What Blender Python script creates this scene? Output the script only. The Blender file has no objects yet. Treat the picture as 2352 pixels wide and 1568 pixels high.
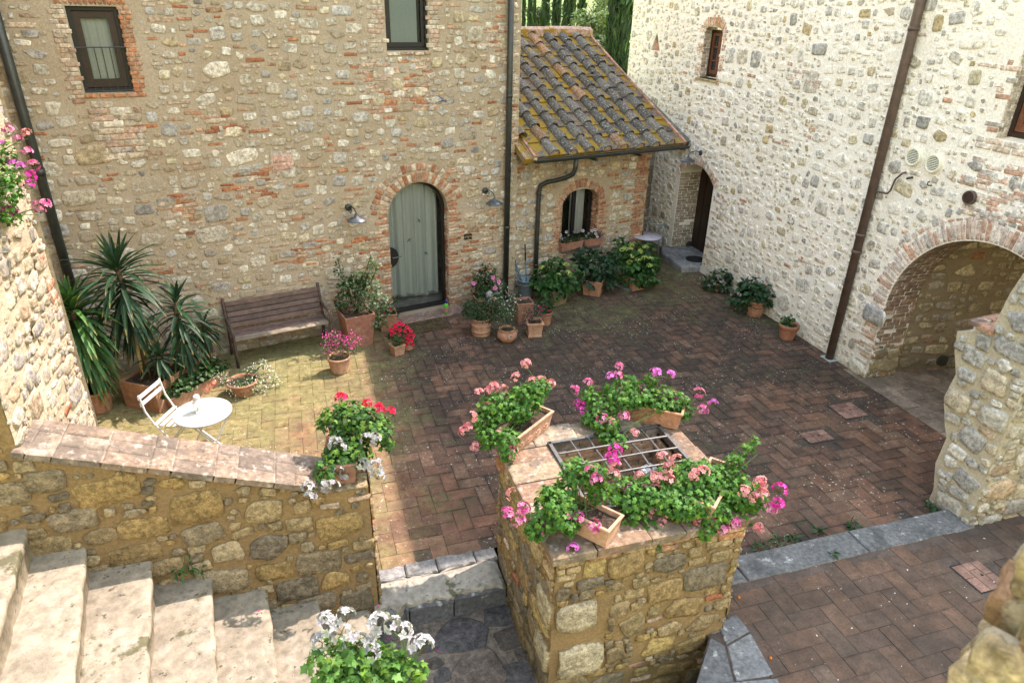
import bpy, math, random
import numpy as np
from mathutils import Vector, Matrix
from math import sin, cos, pi, radians, sqrt, atan2
random.seed(7); RG = np.random.default_rng(7)
sc = bpy.context.scene
COL = sc.collection
# ------------------------------------------------------------------ camera frame (measured from the photograph's vanishing points)
CX, CY, F, H = 1176., 784., 1568., 4.9
_d = np.array([1096-CX, 3968-CY, F]); DOWN = _d/np.linalg.norm(_d)
_f = np.array([0, 0, 1.]) - DOWN*DOWN[2]; _f /= np.linalg.norm(_f)
_r = np.cross(DOWN, _f); _r = _r if _r[0] > 0 else -_r
YAW = radians(17.6)
EX = cos(YAW)*_r + sin(YAW)*_f; EY = -sin(YAW)*_r + cos(YAW)*_f
CAM = np.array([0, 0, H])
def ray(px, py):
    d = np.array([px-CX, py-CY, F]); return np.array([d@EX, d@EY, -(d@DOWN)])/F
def G(px, py, z=0.):                      # point of a level surface at height z
    d = ray(px, py); return CAM + d*((z-H)/d[2])
def PL(px, py, p, n):
    d = ray(px, py); n = np.array(n, float); return CAM + d*(((np.array(p)-CAM)@n)/(d@n))
A0 = np.array([1.7, 10.9, 0.]); aa = radians(13.1)
AD = np.array([cos(aa), sin(aa), 0.]); AN = np.array([sin(aa), -cos(aa), 0.])
def A3(s, d, z): return A0 + AD*s + AN*d + np.array([0, 0, z])
def OA(px, py, d=0.):                     # (s, z) on the plane d in front of the back house
    P = PL(px, py, A0+AN*d, AN); return float((P-A0)@AD), float(P[2])
BX = 7.77
def OB(px, py, x=BX): P = PL(px, py, (x, 0, 0), (1, 0, 0)); return float(P[1]), float(P[2])
# ------------------------------------------------------------------ mesh builder
class MB:
    def __init__(s): s.v = []; s.f = []; s.c = []; s.n = 0
    def add(s, v, f, c=(1, 1, 1, 1)):
        v = np.asarray(v, float).reshape(-1, 3); k = len(v)
        c = np.asarray(c, float)
        if c.ndim == 1:
            if len(c) == 3: c = np.append(c, 1.)
            c = np.tile(c, (k, 1))
        elif c.shape[1] == 3: c = np.hstack([c, np.ones((k, 1))])
        n = s.n; s.f.extend([tuple(i+n for i in q) for q in f]); s.v.append(v); s.c.append(c); s.n += k
    def build(s, name, m, parent=None, smooth=False, local=False):
        me = bpy.data.meshes.new(name)
        V = np.vstack(s.v) if s.v else np.zeros((0, 3))
        if parent is not None and not local:
            r = parent
            while r.parent: r = r.parent
            V = V - np.array(r.location)
        me.from_pydata(V.tolist(), [], s.f)
        ca = me.color_attributes.new('Col', 'FLOAT_COLOR', 'POINT')
        ca.data.foreach_set('color', np.vstack(s.c).astype(np.float32).ravel())
        if smooth: me.polygons.foreach_set('use_smooth', [True]*len(me.polygons))
        for mm in (m if isinstance(m, (list, tuple)) else [m]): me.materials.append(mm)
        me.update()
        o = bpy.data.objects.new(name, me); COL.objects.link(o)
        if parent is not None: o.parent = parent
        return o
    def box(s, x0, x1, y0, y1, z0, z1, c=(1, 1, 1), fr=None, bev=0.):
        b = bev; v = []
        for (z, i) in ((z0, b), (z0+b, 0), (z1-b, 0), (z1, b)) if b else ((z0, 0), (z1, 0)):
            v += [(x0+i, y0+i, z), (x1-i, y0+i, z), (x1-i, y1-i, z), (x0+i, y1-i, z)]
        k = len(v)//4; f = [(3, 2, 1, 0), tuple(range(4*k-4, 4*k))]
        for r in range(k-1):
            for j in range(4): f.append((4*r+j, 4*r+(j+1) % 4, 4*r+4+(j+1) % 4, 4*r+4+j))
        v = np.array(v)
        if fr is not None: v = fr(v)
        s.add(v, f, c)
    def slab(s, pts, z0, z1, c=(1, 1, 1), bev=.01, top=None):   # chamfered prism over a plan polygon; top(x,y)->dz
        p = np.array(pts, float); m = p.mean(0); n = len(p)
        d = p-m; L = np.linalg.norm(d, axis=1, keepdims=True); q = m + d*(1-bev/L*1.3)
        rings = [(p, z0), (p, z1-bev), (q, z1)]; v = []
        for a, z in rings:
            for x, y in a: v.append((x, y, z + (top(x, y) if top and z > z0 else 0)))
        f = [tuple(range(2*n, 3*n))]
        for r in range(2):
            for j in range(n): f.append((r*n+j, r*n+(j+1) % n, r*n+n+(j+1) % n, r*n+n+j))
        s.add(v, f, c)
    def tube(s, path, r, c=(1, 1, 1), n=8, caps=True):
        path = [np.array(p, float) for p in path]; k = len(path)
        rr = r if hasattr(r, '__len__') else [r]*k
        v = []; pu = None
        for i in range(k):
            t = path[min(i+1, k-1)]-path[max(i-1, 0)]; t = t/(np.linalg.norm(t)+1e-9)
            if pu is None:
                u = np.cross(t, (0, 0, 1.) if abs(t[2]) < .9 else (1., 0, 0))
            else: u = pu - t*(pu@t)
            u = u/(np.linalg.norm(u)+1e-9); w = np.cross(t, u); pu = u
            for j in range(n):
                a = 2*pi*j/n; v.append(path[i] + rr[i]*(cos(a)*u + sin(a)*w))
        f = [(i*n+j, i*n+(j+1) % n, i*n+n+(j+1) % n, i*n+n+j) for i in range(k-1) for j in range(n)]
        if caps: f += [tuple(range(n-1, -1, -1)), tuple(range((k-1)*n, k*n))]
        s.add(v, f, c)
    def lathe(s, prof, c=(1, 1, 1), n=24, o=(0, 0, 0), sq=0, rz=0):   # prof: (r,z) list; sq>0 -> square section
        v = []
        N = 4 if sq else n
        for r, z in prof:
            for j in range(N):
                a = 2*pi*j/N + (pi/4 if sq else 0) + rz; R = r*(sqrt(2) if sq else 1)
                v.append((o[0]+R*cos(a), o[1]+R*sin(a), o[2]+z))
        k = len(prof)
        f = [(i*N+j, i*N+(j+1) % N, i*N+N+(j+1) % N, i*N+N+j) for i in range(k-1) for j in range(N)]
        f += [tuple(range(N-1, -1, -1)), tuple(range((k-1)*N, k*N))]
        s.add(v, f, c)
def frame(o, x, y, z):
    o, x, y, z = [np.array(q, float) for q in (o, x, y, z)]
    return lambda v: o + v[:, :1]*x + v[:, 1:2]*y + v[:, 2:3]*z
FA = frame(A0, AD, -AN, (0, 0, 1))         # local x = s along the house, y = depth INTO the wall, z up
def rotz(o, a): return frame(o, (cos(a), sin(a), 0), (-sin(a), cos(a), 0), (0, 0, 1))
def thing(name, label, cat, loc=(0, 0, 0), rz=0, group=None, kind=None):
    o = bpy.data.objects.new(name, None); COL.objects.link(o); o.empty_display_size = .2
    o.location = Vector([float(q) for q in loc]); o.rotation_euler = (0, 0, rz)
    return tag(o, label, cat, group, kind)
def tag(o, label=None, cat=None, group=None, kind=None):
    if label: o['label'] = label
    if cat: o['category'] = cat
    if group: o['group'] = group
    if kind: o['kind'] = kind
    return o
def struct(name, mb, m, label=None, smooth=False): return tag(mb.build(name, m, None, smooth), label, None, None, 'structure')
def dup_part(o, parent, loc, rot=(0, 0, 0), scale=1.):
    c = o.copy(); COL.objects.link(c); c.parent = parent; c.location = Vector([float(q) for q in loc]); c.rotation_euler = rot
    c.scale = (scale,)*3 if not hasattr(scale, '__len__') else scale
    return c
# ------------------------------------------------------------------ materials
def lin(r, g, b): return tuple((q/255/12.92 if q/255 < .04045 else ((q/255+.055)/1.055)**2.4) for q in (r, g, b))
class NT:
    def __init__(s, name):
        s.m = bpy.data.materials.new(name); s.m.use_nodes = True; s.t = s.m.node_tree; s.t.nodes.clear()
        s.out = s.n('ShaderNodeOutputMaterial')
    def n(s, k, **kw):
        o = s.t.nodes.new(k)
        for a, b in kw.items(): setattr(o, a, b)
        return o
    def l(s, a, b): s.t.links.new(a, b)
    def set(s, sock, val):
        if hasattr(val, 'links') or hasattr(val, 'is_linked'): s.l(val, sock)
        else: sock.default_value = val
    def math(s, op, a, b=0., c=None, clamp=False):
        o = s.n('ShaderNodeMath', operation=op, use_clamp=clamp); s.set(o.inputs[0], a); s.set(o.inputs[1], b)
        if c is not None: s.set(o.inputs[2], c)
        return o.outputs[0]
    def noise(s, vec, scale, detail=4., rough=.55, dist=0.):
        o = s.n('ShaderNodeTexNoise'); s.l(vec, o.inputs['Vector']); o.inputs['Scale'].default_value = scale
        o.inputs['Detail'].default_value = detail; o.inputs['Roughness'].default_value = rough; o.inputs['Distortion'].default_value = dist
        return o.outputs[0]
    def mr(s, v, a, b, c=0., d=1.):
        o = s.n('ShaderNodeMapRange'); s.set(o.inputs[0], v)
        for i, q in enumerate((a, b, c, d)): o.inputs[1+i].default_value = q
        return o.outputs[0]
    def mix(s, f, a, b, mode='MIX'):
        o = s.n('ShaderNodeMix', data_type='RGBA', blend_type=mode); s.set(o.inputs[0], f)
        for i, q in ((6, a), (7, b)):
            if isinstance(q, tuple): q = (*q[:3], 1.)
            s.set(o.inputs[i], q)
        return o.outputs[2]
    def gray(s, v):
        o = s.n('ShaderNodeCombineColor')
        for i in range(3): s.l(v, o.inputs[i])
        return o.outputs[0]
    def bsdf(s, col, rough=.85, spec=.3, height=None, bstr=.5, bdist=.01, metal=0.):
        b = s.n('ShaderNodeBsdfPrincipled'); s.set(b.inputs['Base Color'], (*col[:3], 1.) if isinstance(col, tuple) else col)
        s.set(b.inputs['Roughness'], rough); b.inputs['Specular IOR Level'].default_value = spec; b.inputs['Metallic'].default_value = metal
        if height is not None:
            u = s.n('ShaderNodeBump'); u.inputs['Strength'].default_value = bstr; u.inputs['Distance'].default_value = bdist
            s.l(height, u.inputs['Height']); s.l(u.outputs[0], b.inputs['Normal'])
        s.l(b.outputs[0], s.out.inputs[0]); return s.m
def wall_mat(name, mortar, mortar2, edge=.5, bd=.012, stain=None, ragged=1.5, ns=16, pit=(.5, .66, .78)):
    t = NT(name); P = t.n('ShaderNodeNewGeometry').outputs['Position']
    at = t.n('ShaderNodeAttribute', attribute_name='Col')
    n1 = t.math('ADD', t.math('MULTIPLY', t.noise(P, ns, 6, .66), .6), t.math('MULTIPLY', t.noise(P, ns*2.7, 5, .7), .4)); n2 = t.noise(P, 22, 8, .65); n3 = t.noise(P, 90, 4, .6); n4 = t.noise(P, 1.1, 5, .6); n5 = t.noise(P, 45, 6, .7)
    fac = t.mr(t.math('ADD', at.outputs['Alpha'], t.math('MULTIPLY_ADD', n1, ragged, -ragged/2)), edge-.1, edge+.12)
    var = t.mr(n2, .36, .64, .62, 1.32); var = t.math('MULTIPLY', var, t.mr(n3, .38, .62, .82, 1.15))
    st = t.mix(1., at.outputs['Color'], t.gray(var), 'MULTIPLY'); n6 = t.noise(P, 7., 7, .72, .8); n7 = t.noise(P, 30, 7, .75, 1.5)
    st = t.mix(1., st, t.gray(t.mr(n6, .38, .62, .78, 1.2)), 'MULTIPLY'); st = t.mix(t.math('MULTIPLY', t.mr(n7, pit[0]+.06, pit[1]), .55), st, t.mix(1., st, (.42, .40, .36), 'MULTIPLY'))
    st = t.mix(t.math('MULTIPLY', t.mr(n6, .56, .68), .3), st, mortar)
    mo = t.mix(t.mr(n4, .35, .65), mortar, mortar2)
    mo = t.mix(1., mo, t.gray(t.mr(n5, .36, .64, .8, 1.16)), 'MULTIPLY')
    c = t.mix(fac, mo, st)
    if stain:                                   # damp, mossy dirt that rises from the ground
        z = t.n('ShaderNodeSeparateXYZ'); t.l(P, z.inputs[0])
        f = t.math('MULTIPLY', t.mr(t.math('ADD', z.outputs[2], t.math('MULTIPLY_ADD', t.noise(P, 2.2, 5), 1.2, -.6)), stain[1], stain[2], 1., 0.), stain[3])
        c = t.mix(f, c, stain[0])
    h = t.math('ADD', t.math('MULTIPLY', n2, .55), t.math('MULTIPLY', n5, .45)); h = t.math('ADD', h, t.math('MULTIPLY', fac, .45)); h = t.math('ADD', h, t.math('MULTIPLY', n6, .9))
    return t.bsdf(c, .92, .2, h, .75, bd)
def vmat(name, rough=.8, spec=.3, sc_=20., lo=.75, hi=1.2, bstr=.35, bdist=.004, metal=0., blot=None):
    t = NT(name); P = t.n('ShaderNodeTexCoord').outputs['Object']
    at = t.n('ShaderNodeAttribute', attribute_name='Col')
    a = t.noise(P, sc_, 6, .65); b = t.noise(P, sc_*.18, 4, .6)
    c = t.mix(1., at.outputs['Color'], t.gray(t.math('MULTIPLY', t.mr(a, .36, .64, lo, hi), t.mr(b, .38, .62, (1+lo)/2, (1+hi)/2))), 'MULTIPLY')
    if blot:
        for (colr, scl, a0, a1, amt) in blot:
            c = t.mix(t.math('MULTIPLY', t.mr(t.noise(P, scl, 6, .65), a0, a1), amt), c, colr)
    return t.bsdf(c, rough, spec, a, bstr, bdist, metal)
def leaf_mat(name, trans=.35, rough=.45, spec=.35):
    t = NT(name); at = t.n('ShaderNodeAttribute', attribute_name='Col')
    P = t.n('ShaderNodeTexCoord').outputs['Object']
    c = t.mix(1., at.outputs['Color'], t.gray(t.mr(t.noise(P, 30, 3), .38, .62, .8, 1.2)), 'MULTIPLY')
    b = t.n('ShaderNodeBsdfPrincipled'); t.l(c, b.inputs['Base Color']); b.inputs['Roughness'].default_value = rough; b.inputs['Specular IOR Level'].default_value = spec
    tr = t.n('ShaderNodeBsdfTranslucent'); t.l(t.mix(1., c, (1.0, 1.15, .55), 'MULTIPLY'), tr.inputs[0])
    m = t.n('ShaderNodeMixShader'); m.inputs[0].default_value = trans; t.l(b.outputs[0], m.inputs[1]); t.l(tr.outputs[0], m.inputs[2])
    t.l(m.outputs[0], t.out.inputs[0]); return t.m
def paint(name, col, rough=.5, spec=.4, metal=0., var=.12, scale=30, dirt=None):
    t = NT(name); P = t.n('ShaderNodeTexCoord').outputs['Object']; n = t.noise(P, scale, 6, .65)
    c = t.mix(1., col, t.gray(t.mr(n, .36, .64, 1-var, 1+var)), 'MULTIPLY')
    if dirt: c = t.mix(t.math('MULTIPLY', t.mr(t.noise(P, dirt[1], 6, .7), dirt[2], dirt[2]+.12), dirt[3]), c, dirt[0])
    return t.bsdf(c, rough, spec, n, .15, .002, metal)
M = {}
M['wallA'] = wall_mat('rubble_wall_ochre_mortar', (.365, .285, .19), (.43, .35, .25), .5, .016, ((.10, .085, .055), -.2, .7, .45), 2.3, 12)
M['wallB'] = wall_mat('rubble_wall_white_mortar', (.90, .86, .77), (.84, .79, .69), .52, .018, ((.42, .37, .24), -.1, 1.1, .5), 2.9, 10)
M['wallG'] = wall_mat('rubble_wall_golden_mortar', (.265, .17, .075), (.22, .145, .07), .40, .03, ((.045, .042, .02), -.5, .3, .75), 2.2, 10, (.44, .56, .7))
M['wallP'] = wall_mat('rubble_wall_pale_mortar', (.45, .375, .265), (.39, .315, .215), .5, .03, None, 2.6, 10)
M['wallS'] = wall_mat('rubble_wall_grey_shaded', (.26, .235, .195), (.22, .20, .17), .5, .015, ((.08, .07, .05), -.2, .6, .5))  # shade of the covered passage put into the darker mortar
M['brickw'] = vmat('old_brick', .9, .2, 26, .72, 1.25, .5, .006, blot=[((.62, .56, .46), 9., .56, .7, .5)])
M['tile'] = vmat('terracotta_coping', .88, .25, 24, .65, 1.3, .5, .005, blot=[((.105, .085, .065), 4., .47, .58, .7), ((.42, .37, .31), 14, .56, .63, .5), ((.05, .043, .035), 22, .6, .64, .6)])
M['terra'] = vmat('terracotta_pot', .8, .3, 18, .78, 1.18, .3, .003, blot=[((.55, .45, .36), 6., .58, .74, .35), ((.09, .075, .05), 4., .6, .75, .4)])
M['stone'] = vmat('limestone_tread', .9, .25, 14, .72, 1.22, .8, .01, blot=[((.17, .145, .105), 3.0, .52, .66, .3), ((.31, .285, .235), 5., .54, .64, .5), ((.06, .06, .022), 2.3, .585, .625, .8), ((.045, .04, .028), 13., .62, .65, .75)])
M['gstone'] = vmat('grey_lichen_stone', .9, .25, 26, .7, 1.3, .6, .008, blot=[((.50, .50, .46), 10., .6, .68, .6), ((.035, .037, .035), 3., .52, .68, .6)])
M['metal'] = paint('dark_green_metal', (.028, .032, .027), .42, .5, .0, .3, 12, ((.22, .23, .2), 16, .66, .6))
M['brownpipe'] = paint('brown_painted_pipe', (.105, .07, .055), .5, .4, 0, .2, 10, ((.35, .33, .32), 14, .68, .7))
M['black'] = paint('black_frame', (.013, .012, .012), .45, .4)
M['iron'] = paint('grey_iron', (.10, .098, .09), .5, .5, .3, .25, 30, ((.22, .11, .06), 12, .58, .6))
M['white'] = paint('white_paint', (.60, .62, .59), .4, .4, 0, .05)
M['wood'] = vmat('weathered_wood', .75, .3, 12, .7, 1.25, .4, .003)
M['cloth'] = paint('curtain_cloth', (.44, .485, .475), .95, .1, 0, .06, 60)
M['soil'] = vmat('soil', 1., .1, 40, .5, 1.5, 1., .02)
M['leaf'] = leaf_mat('leaf'); M['gleaf'] = leaf_mat('geranium_leaf', .38, .5, .25); M['petal'] = leaf_mat('petal', .3, .6, .1)
M['sword'] = leaf_mat('sword_leaf', .15, .5, .25)
M['bark'] = vmat('bark', .95, .1, 18, .6, 1.3, .6, .01)
M['zinc'] = paint('zinc_bucket', (.22, .27, .30), .45, .5, .4, .2, 14)
M['bluemetal'] = paint('blue_handle', (.02, .10, .15), .4, .5)
M['wframe'] = paint('brown_window_wood', (.17, .06, .03), .45, .45, 0, .25, 20)
M['dframe'] = paint('dark_brown_wood', (.03, .016, .011), .45, .4, 0, .25, 20)
M['plaster'] = vmat('rough_grey_plaster', .95, .1, 8, .7, 1.2, .6, .01)
def glass(name, tint=(.02, .025, .03), rough=.06):
    t = NT(name); return t.bsdf(tint, rough, .6)
M['glass'] = glass('window_glass')
def clear(name, refl=.5):
    t = NT(name); tr = t.n('ShaderNodeBsdfTransparent'); tr.inputs[0].default_value = (.9, .93, .92, 1); g = t.n('ShaderNodeBsdfGlossy'); g.inputs[1].default_value = .03
    m = t.n('ShaderNodeMixShader'); fr = t.n('ShaderNodeFresnel'); fr.inputs[0].default_value = 1.5; t.l(fr.outputs[0], m.inputs[0])
    t.l(tr.outputs[0], m.inputs[1]); t.l(g.outputs[0], m.inputs[2]); t.l(m.outputs[0], t.out.inputs[0]); return t.m
M['pane'] = clear('clear_glass')
def floor_mat(name, region):
    t = NT(name); P = t.n('ShaderNodeNewGeometry').outputs['Position']; at = t.n('ShaderNodeAttribute', attribute_name='Col')
    xy = t.n('ShaderNodeSeparateXYZ'); t.l(P, xy.inputs[0]); X, Y = xy.outputs[0], xy.outputs[1]
    a = t.noise(P, 14, 8, .68); b = t.noise(P, 55, 5, .7); big = t.noise(P, .75, 6, .62, .4); mid = t.math('ADD', t.math('MULTIPLY', t.noise(P, 4.5, 9, .76), .7), t.math('MULTIPLY', t.noise(P, 19, 7, .75), .3)); edge = t.math('MULTIPLY_ADD', at.outputs['Alpha'], -.05, .05)
    c = t.mix(1., at.outputs['Color'], t.gray(t.math('MULTIPLY', t.mr(a, .36, .64, .7, 1.28), t.mr(b, .38, .62, .82, 1.15))), 'MULTIPLY')
    if region == 'court':
        # black grime: strongest in the middle and back of the yard
        g = t.math('ADD', edge, t.math('ADD', t.math('MULTIPLY', big, .5), t.math('MULTIPLY', mid, .62)))
        gx = t.math('ADD', t.mr(Y, 5.2, 8.6, -.055, .05), t.math('ADD', t.mr(X, .2, 1.4, -.2, .0), t.mr(X, 5.6, 7.6, 0., -.03)))
        c = t.mix(t.math('MULTIPLY', t.mr(t.math('ADD', g, gx), .48, .63), .85), c, (.032, .028, .023))
        # moss: over the sunny left and along the back wall
        m = t.math('ADD', t.mr(X, -.2, 1.7, .2, 0.), t.mr(Y, 8.2, 11.2, -.03, .075)); m = t.math('ADD', m, t.math('ADD', t.math('MULTIPLY', mid, .6), t.math('MULTIPLY', big, .4)))
        c = t.mix(t.math('MULTIPLY', t.mr(m, .52, .7), .74), c, t.mix(t.mr(a, .38, .62), (.13, .13, .035), (.29, .275, .125)))
        sp, s0 = .635, 24
    else:
        c = t.mix(t.math('MULTIPLY', t.mr(t.math('ADD', t.math('MULTIPLY', edge, .5), t.math('ADD', t.math('MULTIPLY', big, .5), t.math('MULTIPLY', mid, .6))), .48, .62), .6), c, (.05, .041, .032))
        sp, s0 = .69, 30
    spk = t.mr(t.noise(P, s0, 3, .6), sp, sp+.03)
    spk = t.math('MULTIPLY', spk, t.mr(t.noise(P, 1.3, 3), .42, .62))
    c = t.mix(spk, c, (.50, .49, .41)); c = t.mix(t.math('MULTIPLY', t.mr(t.noise(P, 7, 7, .72), .5, .6), .5), c, t.mix(1., c, (.45, .45, .46), 'MULTIPLY'))
    h = t.math('ADD', t.math('MULTIPLY', a, .6), t.math('MULTIPLY', b, .4))
    return t.bsdf(c, .9, .22, h, .6, .006)
M['floor'] = floor_mat('old_brick_paving', 'court'); M['floor2'] = floor_mat('dusty_brick_paving', 'front')
# ------------------------------------------------------------------ rubble masonry
def plane(o, u, v, n):
    o, u, v, n = [np.array(q, float) for q in (o, u, v, n)]
    fl = np.cross(u, v)@n < 0
    def P(U, V, Hh): return o + np.outer(U, u) + np.outer(V, v) + np.outer(Hh, n)
    P.flip = fl; return P
def polystone(mb, P, pts, hh, col, amax=1., jit=.16, rings=(1., .9, .55), rnd=1.):
    pts = np.asarray(pts, float); c = pts.mean(0); N = len(pts); d = pts-c
    uv = np.vstack([c+d*rings[0], c+d*rings[1], c+d*rings[2], c[None]])
    hs = np.concatenate([np.full(N, -.004), hh*(.7+.45*RG.random(N)*rnd), hh*(.9+.5*(RG.random(N)-.4)*rnd), [hh]])
    al = np.concatenate([np.zeros(N), np.full(N, amax), np.full(N, amax), [amax]])
    br = 1+jit*(RG.random(3*N+1)-.5)
    cc = np.hstack([np.outer(br, np.array(col[:3])), al[:, None]])
    f = []
    for r in range(2):
        for j in range(N): f.append((r*N+j, r*N+(j+1) % N, r*N+N+(j+1) % N, r*N+N+j))
    for j in range(N): f.append((2*N+j, 2*N+(j+1) % N, 3*N))
    if P.flip: f = [q[::-1] for q in f]
    mb.add(P(uv[:, 0], uv[:, 1], hs), f, cc)
def outline(w, h, kind, rot):
    if kind == 'b':
        k = .12*h; p = np.array([(-w/2+k, -h/2), (w/2-k, -h/2), (w/2, -h/2+k), (w/2, h/2-k), (w/2-k, h/2), (-w/2+k, h/2), (-w/2, h/2-k), (-w/2, -h/2+k)])
        p = p + RG.normal(0, .035*h, p.shape)
    else:
        if RG.random() < .62:                          # roughly squared block
            q = np.array([(-w/2, -h/2), (w/2, -h/2), (w/2, h/2), (-w/2, h/2)])*RG.uniform(.84, 1.06, (4, 2))
        else:
            K = RG.integers(4, 7); a = np.sort((np.arange(K)+RG.uniform(-.3, .3, K))*2*pi/K + RG.uniform(0, 6.3)); e = RG.uniform(3., 7.)
            r = (np.abs(np.cos(a))**e + np.abs(np.sin(a))**e)**(-1/e)*(1+RG.normal(0, .06, K)); q = np.c_[np.cos(a)*r*w/2, np.sin(a)*r*h/2]
        K = len(q); nx = np.roll(q, -1, 0); t0 = RG.uniform(.06, .17, (K, 1)); t1 = RG.uniform(.83, .94, (K, 1)); mid = (q+nx)/2*(1+RG.uniform(-.05, .09, (K, 1)))
        p = np.stack([q+(nx-q)*t0, mid, q+(nx-q)*t1], 1).reshape(-1, 2)*1.03; p = p*(1+RG.normal(0, .018, (len(p), 1)))
    c, s_ = cos(rot), sin(rot); return p@np.array([[c, s_], [-s_, c]])
def pack(U0, U1, V0, V1, blocked, seq, res=.014):
    nu, nv = int((U1-U0)/res)+1, int((V1-V0)/res)+1
    uu = U0+np.arange(nu)*res; vv = V0+np.arange(nv)*res
    mask = blocked(uu[:, None]+0*vv[None], vv[None]+0*uu[:, None]) if blocked else np.zeros((nu, nv), bool)
    out = []
    for (n, w0, w1, h0, h1, kind, gap) in seq:
        W = RG.uniform(w0, w1, n); Hh = RG.uniform(h0, h1, n); X = RG.integers(0, nu, n); Y = RG.integers(0, nv, n)
        for w, h, i, j in zip(W, Hh, X, Y):
            a, b = int((w/2+gap)/res), int((h/2+gap)/res)
            if i-a < 0 or j-b < 0 or i+a+1 > nu or j+b+1 > nv: continue
            if mask[i-a:i+a+1:2, j-b:j+b+1:2].any() or mask[i-a:i+a+1, j].any() or mask[i, j-b:j+b+1].any(): continue
            mask[i-a:i+a+1, j-b:j+b+1] = True; out.append((uu[i], vv[j], w, h, kind))
    return out
STA = [(.54, .465, .34), (.50, .41, .26), (.45, .415, .35), (.60, .545, .44), (.40, .31, .19), (.43, .405, .36), (.52, .46, .36), (.50, .445, .35), (.56, .485, .34), (.58, .52, .41), (.33, .305, .265), (.62, .57, .47), (.53, .47, .37)]
BRK = [(.44, .22, .125), (.46, .26, .165), (.48, .33, .23), (.40, .15, .08), (.52, .39, .28)]
STB = [(.64, .60, .51), (.56, .54, .49), (.48, .465, .43), (.60, .53, .37), (.52, .415, .24), (.68, .64, .55), (.38, .365, .33), (.50, .44, .33), (.70, .67, .59), (.62, .585, .51), (.55, .53, .48)]
STG = [(.31, .225, .12), (.27, .21, .13), (.33, .22, .09), (.23, .18, .115), (.35, .27, .16), (.29, .195, .09), (.18, .145, .10), (.31, .23, .12)]
def rubble(mb, P, U0, U1, V0, V1, blocked, seq, pal, hh=(.008, .02), bp=BRK, am=(1., 1.), bam=None):
    for (u, v, w, h, k) in pack(U0, U1, V0, V1, blocked, seq):
        if k == 'b': col = bp[RG.integers(len(bp))]; rot = RG.normal(0, .035)
        else: col = pal[RG.integers(len(pal))]; rot = RG.normal(0, .10)
        col = np.array(col)*RG.uniform(.8, 1.15)
        a = RG.uniform(*am)
        polystone(mb, P, outline(w*1.08, h*1.1, k, rot)+np.array([u, v]), RG.uniform(*hh), col, a)
def brickzone(mb, P, u0, u1, v0, v1, bl=.25, bh=.055, gap=.012, prob=1., pal=BRK, hh=.008, ragged=0., am=(1., 1.)):
    v = v0; r = 0
    while v+bh*.6 < v1:
        u = u0 - (bl*.5 if r % 2 else 0) + (RG.uniform(-ragged, ragged) if ragged else 0); ue = u1 + (RG.uniform(-ragged, ragged) if ragged else 0)
        while u < ue-.03:
            L = bl*RG.uniform(.82, 1.12); a, b = max(u, u0-ragged), min(u+L, ue)
            if b-a > .05 and RG.random() < prob:
                polystone(mb, P, outline(b-a-gap, bh-gap*.4, 'b', RG.normal(0, .012))+np.array([(a+b)/2, v+bh/2+RG.normal(0, .002)]), hh*RG.uniform(.7, 1.4), np.array(pal[RG.integers(len(pal))])*RG.uniform(.8, 1.18), RG.uniform(*am), rings=(1., .92, .6), rnd=.5)
            u += L
        v += bh; r += 1
def voussoirs(mb, P, cu, cv, r0, r1, a0, a1, n, pal=BRK, hh=.012, squash=1., am=(.62, 1.)):
    for i in range(n):
        b0, b1 = a0+(a1-a0)*(i+.06)/n, a0+(a1-a0)*(i+.94)/n; R1 = r1*RG.uniform(.97, 1.03)
        q = [(cu+r*cos(b), cv+r*sin(b)*squash) for r, b in ((r0, b0), (r0, b1), (R1, b1), (R1, b0))]
        q = np.array(q); c = q.mean(0); pts = []
        for k in range(4):
            p0, p1 = q[k], q[(k+1) % 4]; pts += [p0+(p1-p0)*.1, p0+(p1-p0)*.9]
        polystone(mb, P, pts, hh*RG.uniform(.7, 1.3), np.array(pal[RG.integers(len(pal))])*RG.uniform(.8, 1.18), RG.uniform(*am), rings=(1., .92, .6), rnd=.5)
from mathutils.geometry import tessellate_polygon
def holed(mb, P, outer, holes, depth, col=(.4, .3, .2, 0), rcol=None):
    loops = [outer]+holes; tri = tessellate_polygon([[Vector((u, v, 0)) for u, v in l] for l in loops])
    al = np.array([q for l in loops for q in l])
    f = []
    for t in tri:
        a, b, c = [al[i] for i in t]; ccw = (b[0]-a[0])*(c[1]-a[1])-(b[1]-a[1])*(c[0]-a[0]) > 0
        f.append(tuple(t) if ccw != P.flip else tuple(t[::-1]))
    mb.add(P(al[:, 0], al[:, 1], np.zeros(len(al))), f, col)
    for h, dp in zip(holes, depth):
        h = np.array(h); n = len(h); v = np.vstack([P(h[:, 0], h[:, 1], np.zeros(n)), P(h[:, 0], h[:, 1], np.full(n, -dp))])
        mb.add(v, [(j, (j+1) % n, n+(j+1) % n, n+j) for j in range(n)], rcol or col)
def arch_loop(u0, u1, v0, vs, rise, n=14):      # bottom-left, bottom-right, then over the arch from right to left
    c, r = (u0+u1)/2, (u1-u0)/2
    return [(u0, v0), (u1, v0)] + [(c+r*cos(pi*i/n), vs+rise*sin(pi*i/n)) for i in range(n+1)]
def in_poly(U, V, poly):
    r = np.zeros(U.shape, bool); n = len(poly)
    for i in range(n):
        (x0, y0), (x1, y1) = poly[i], poly[(i+1) % n]
        if y0 == y1: continue
        c = ((y0 > V) != (y1 > V)) & (U < (x1-x0)*(V-y0)/(y1-y0)+x0); r ^= c
    return r
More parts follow.
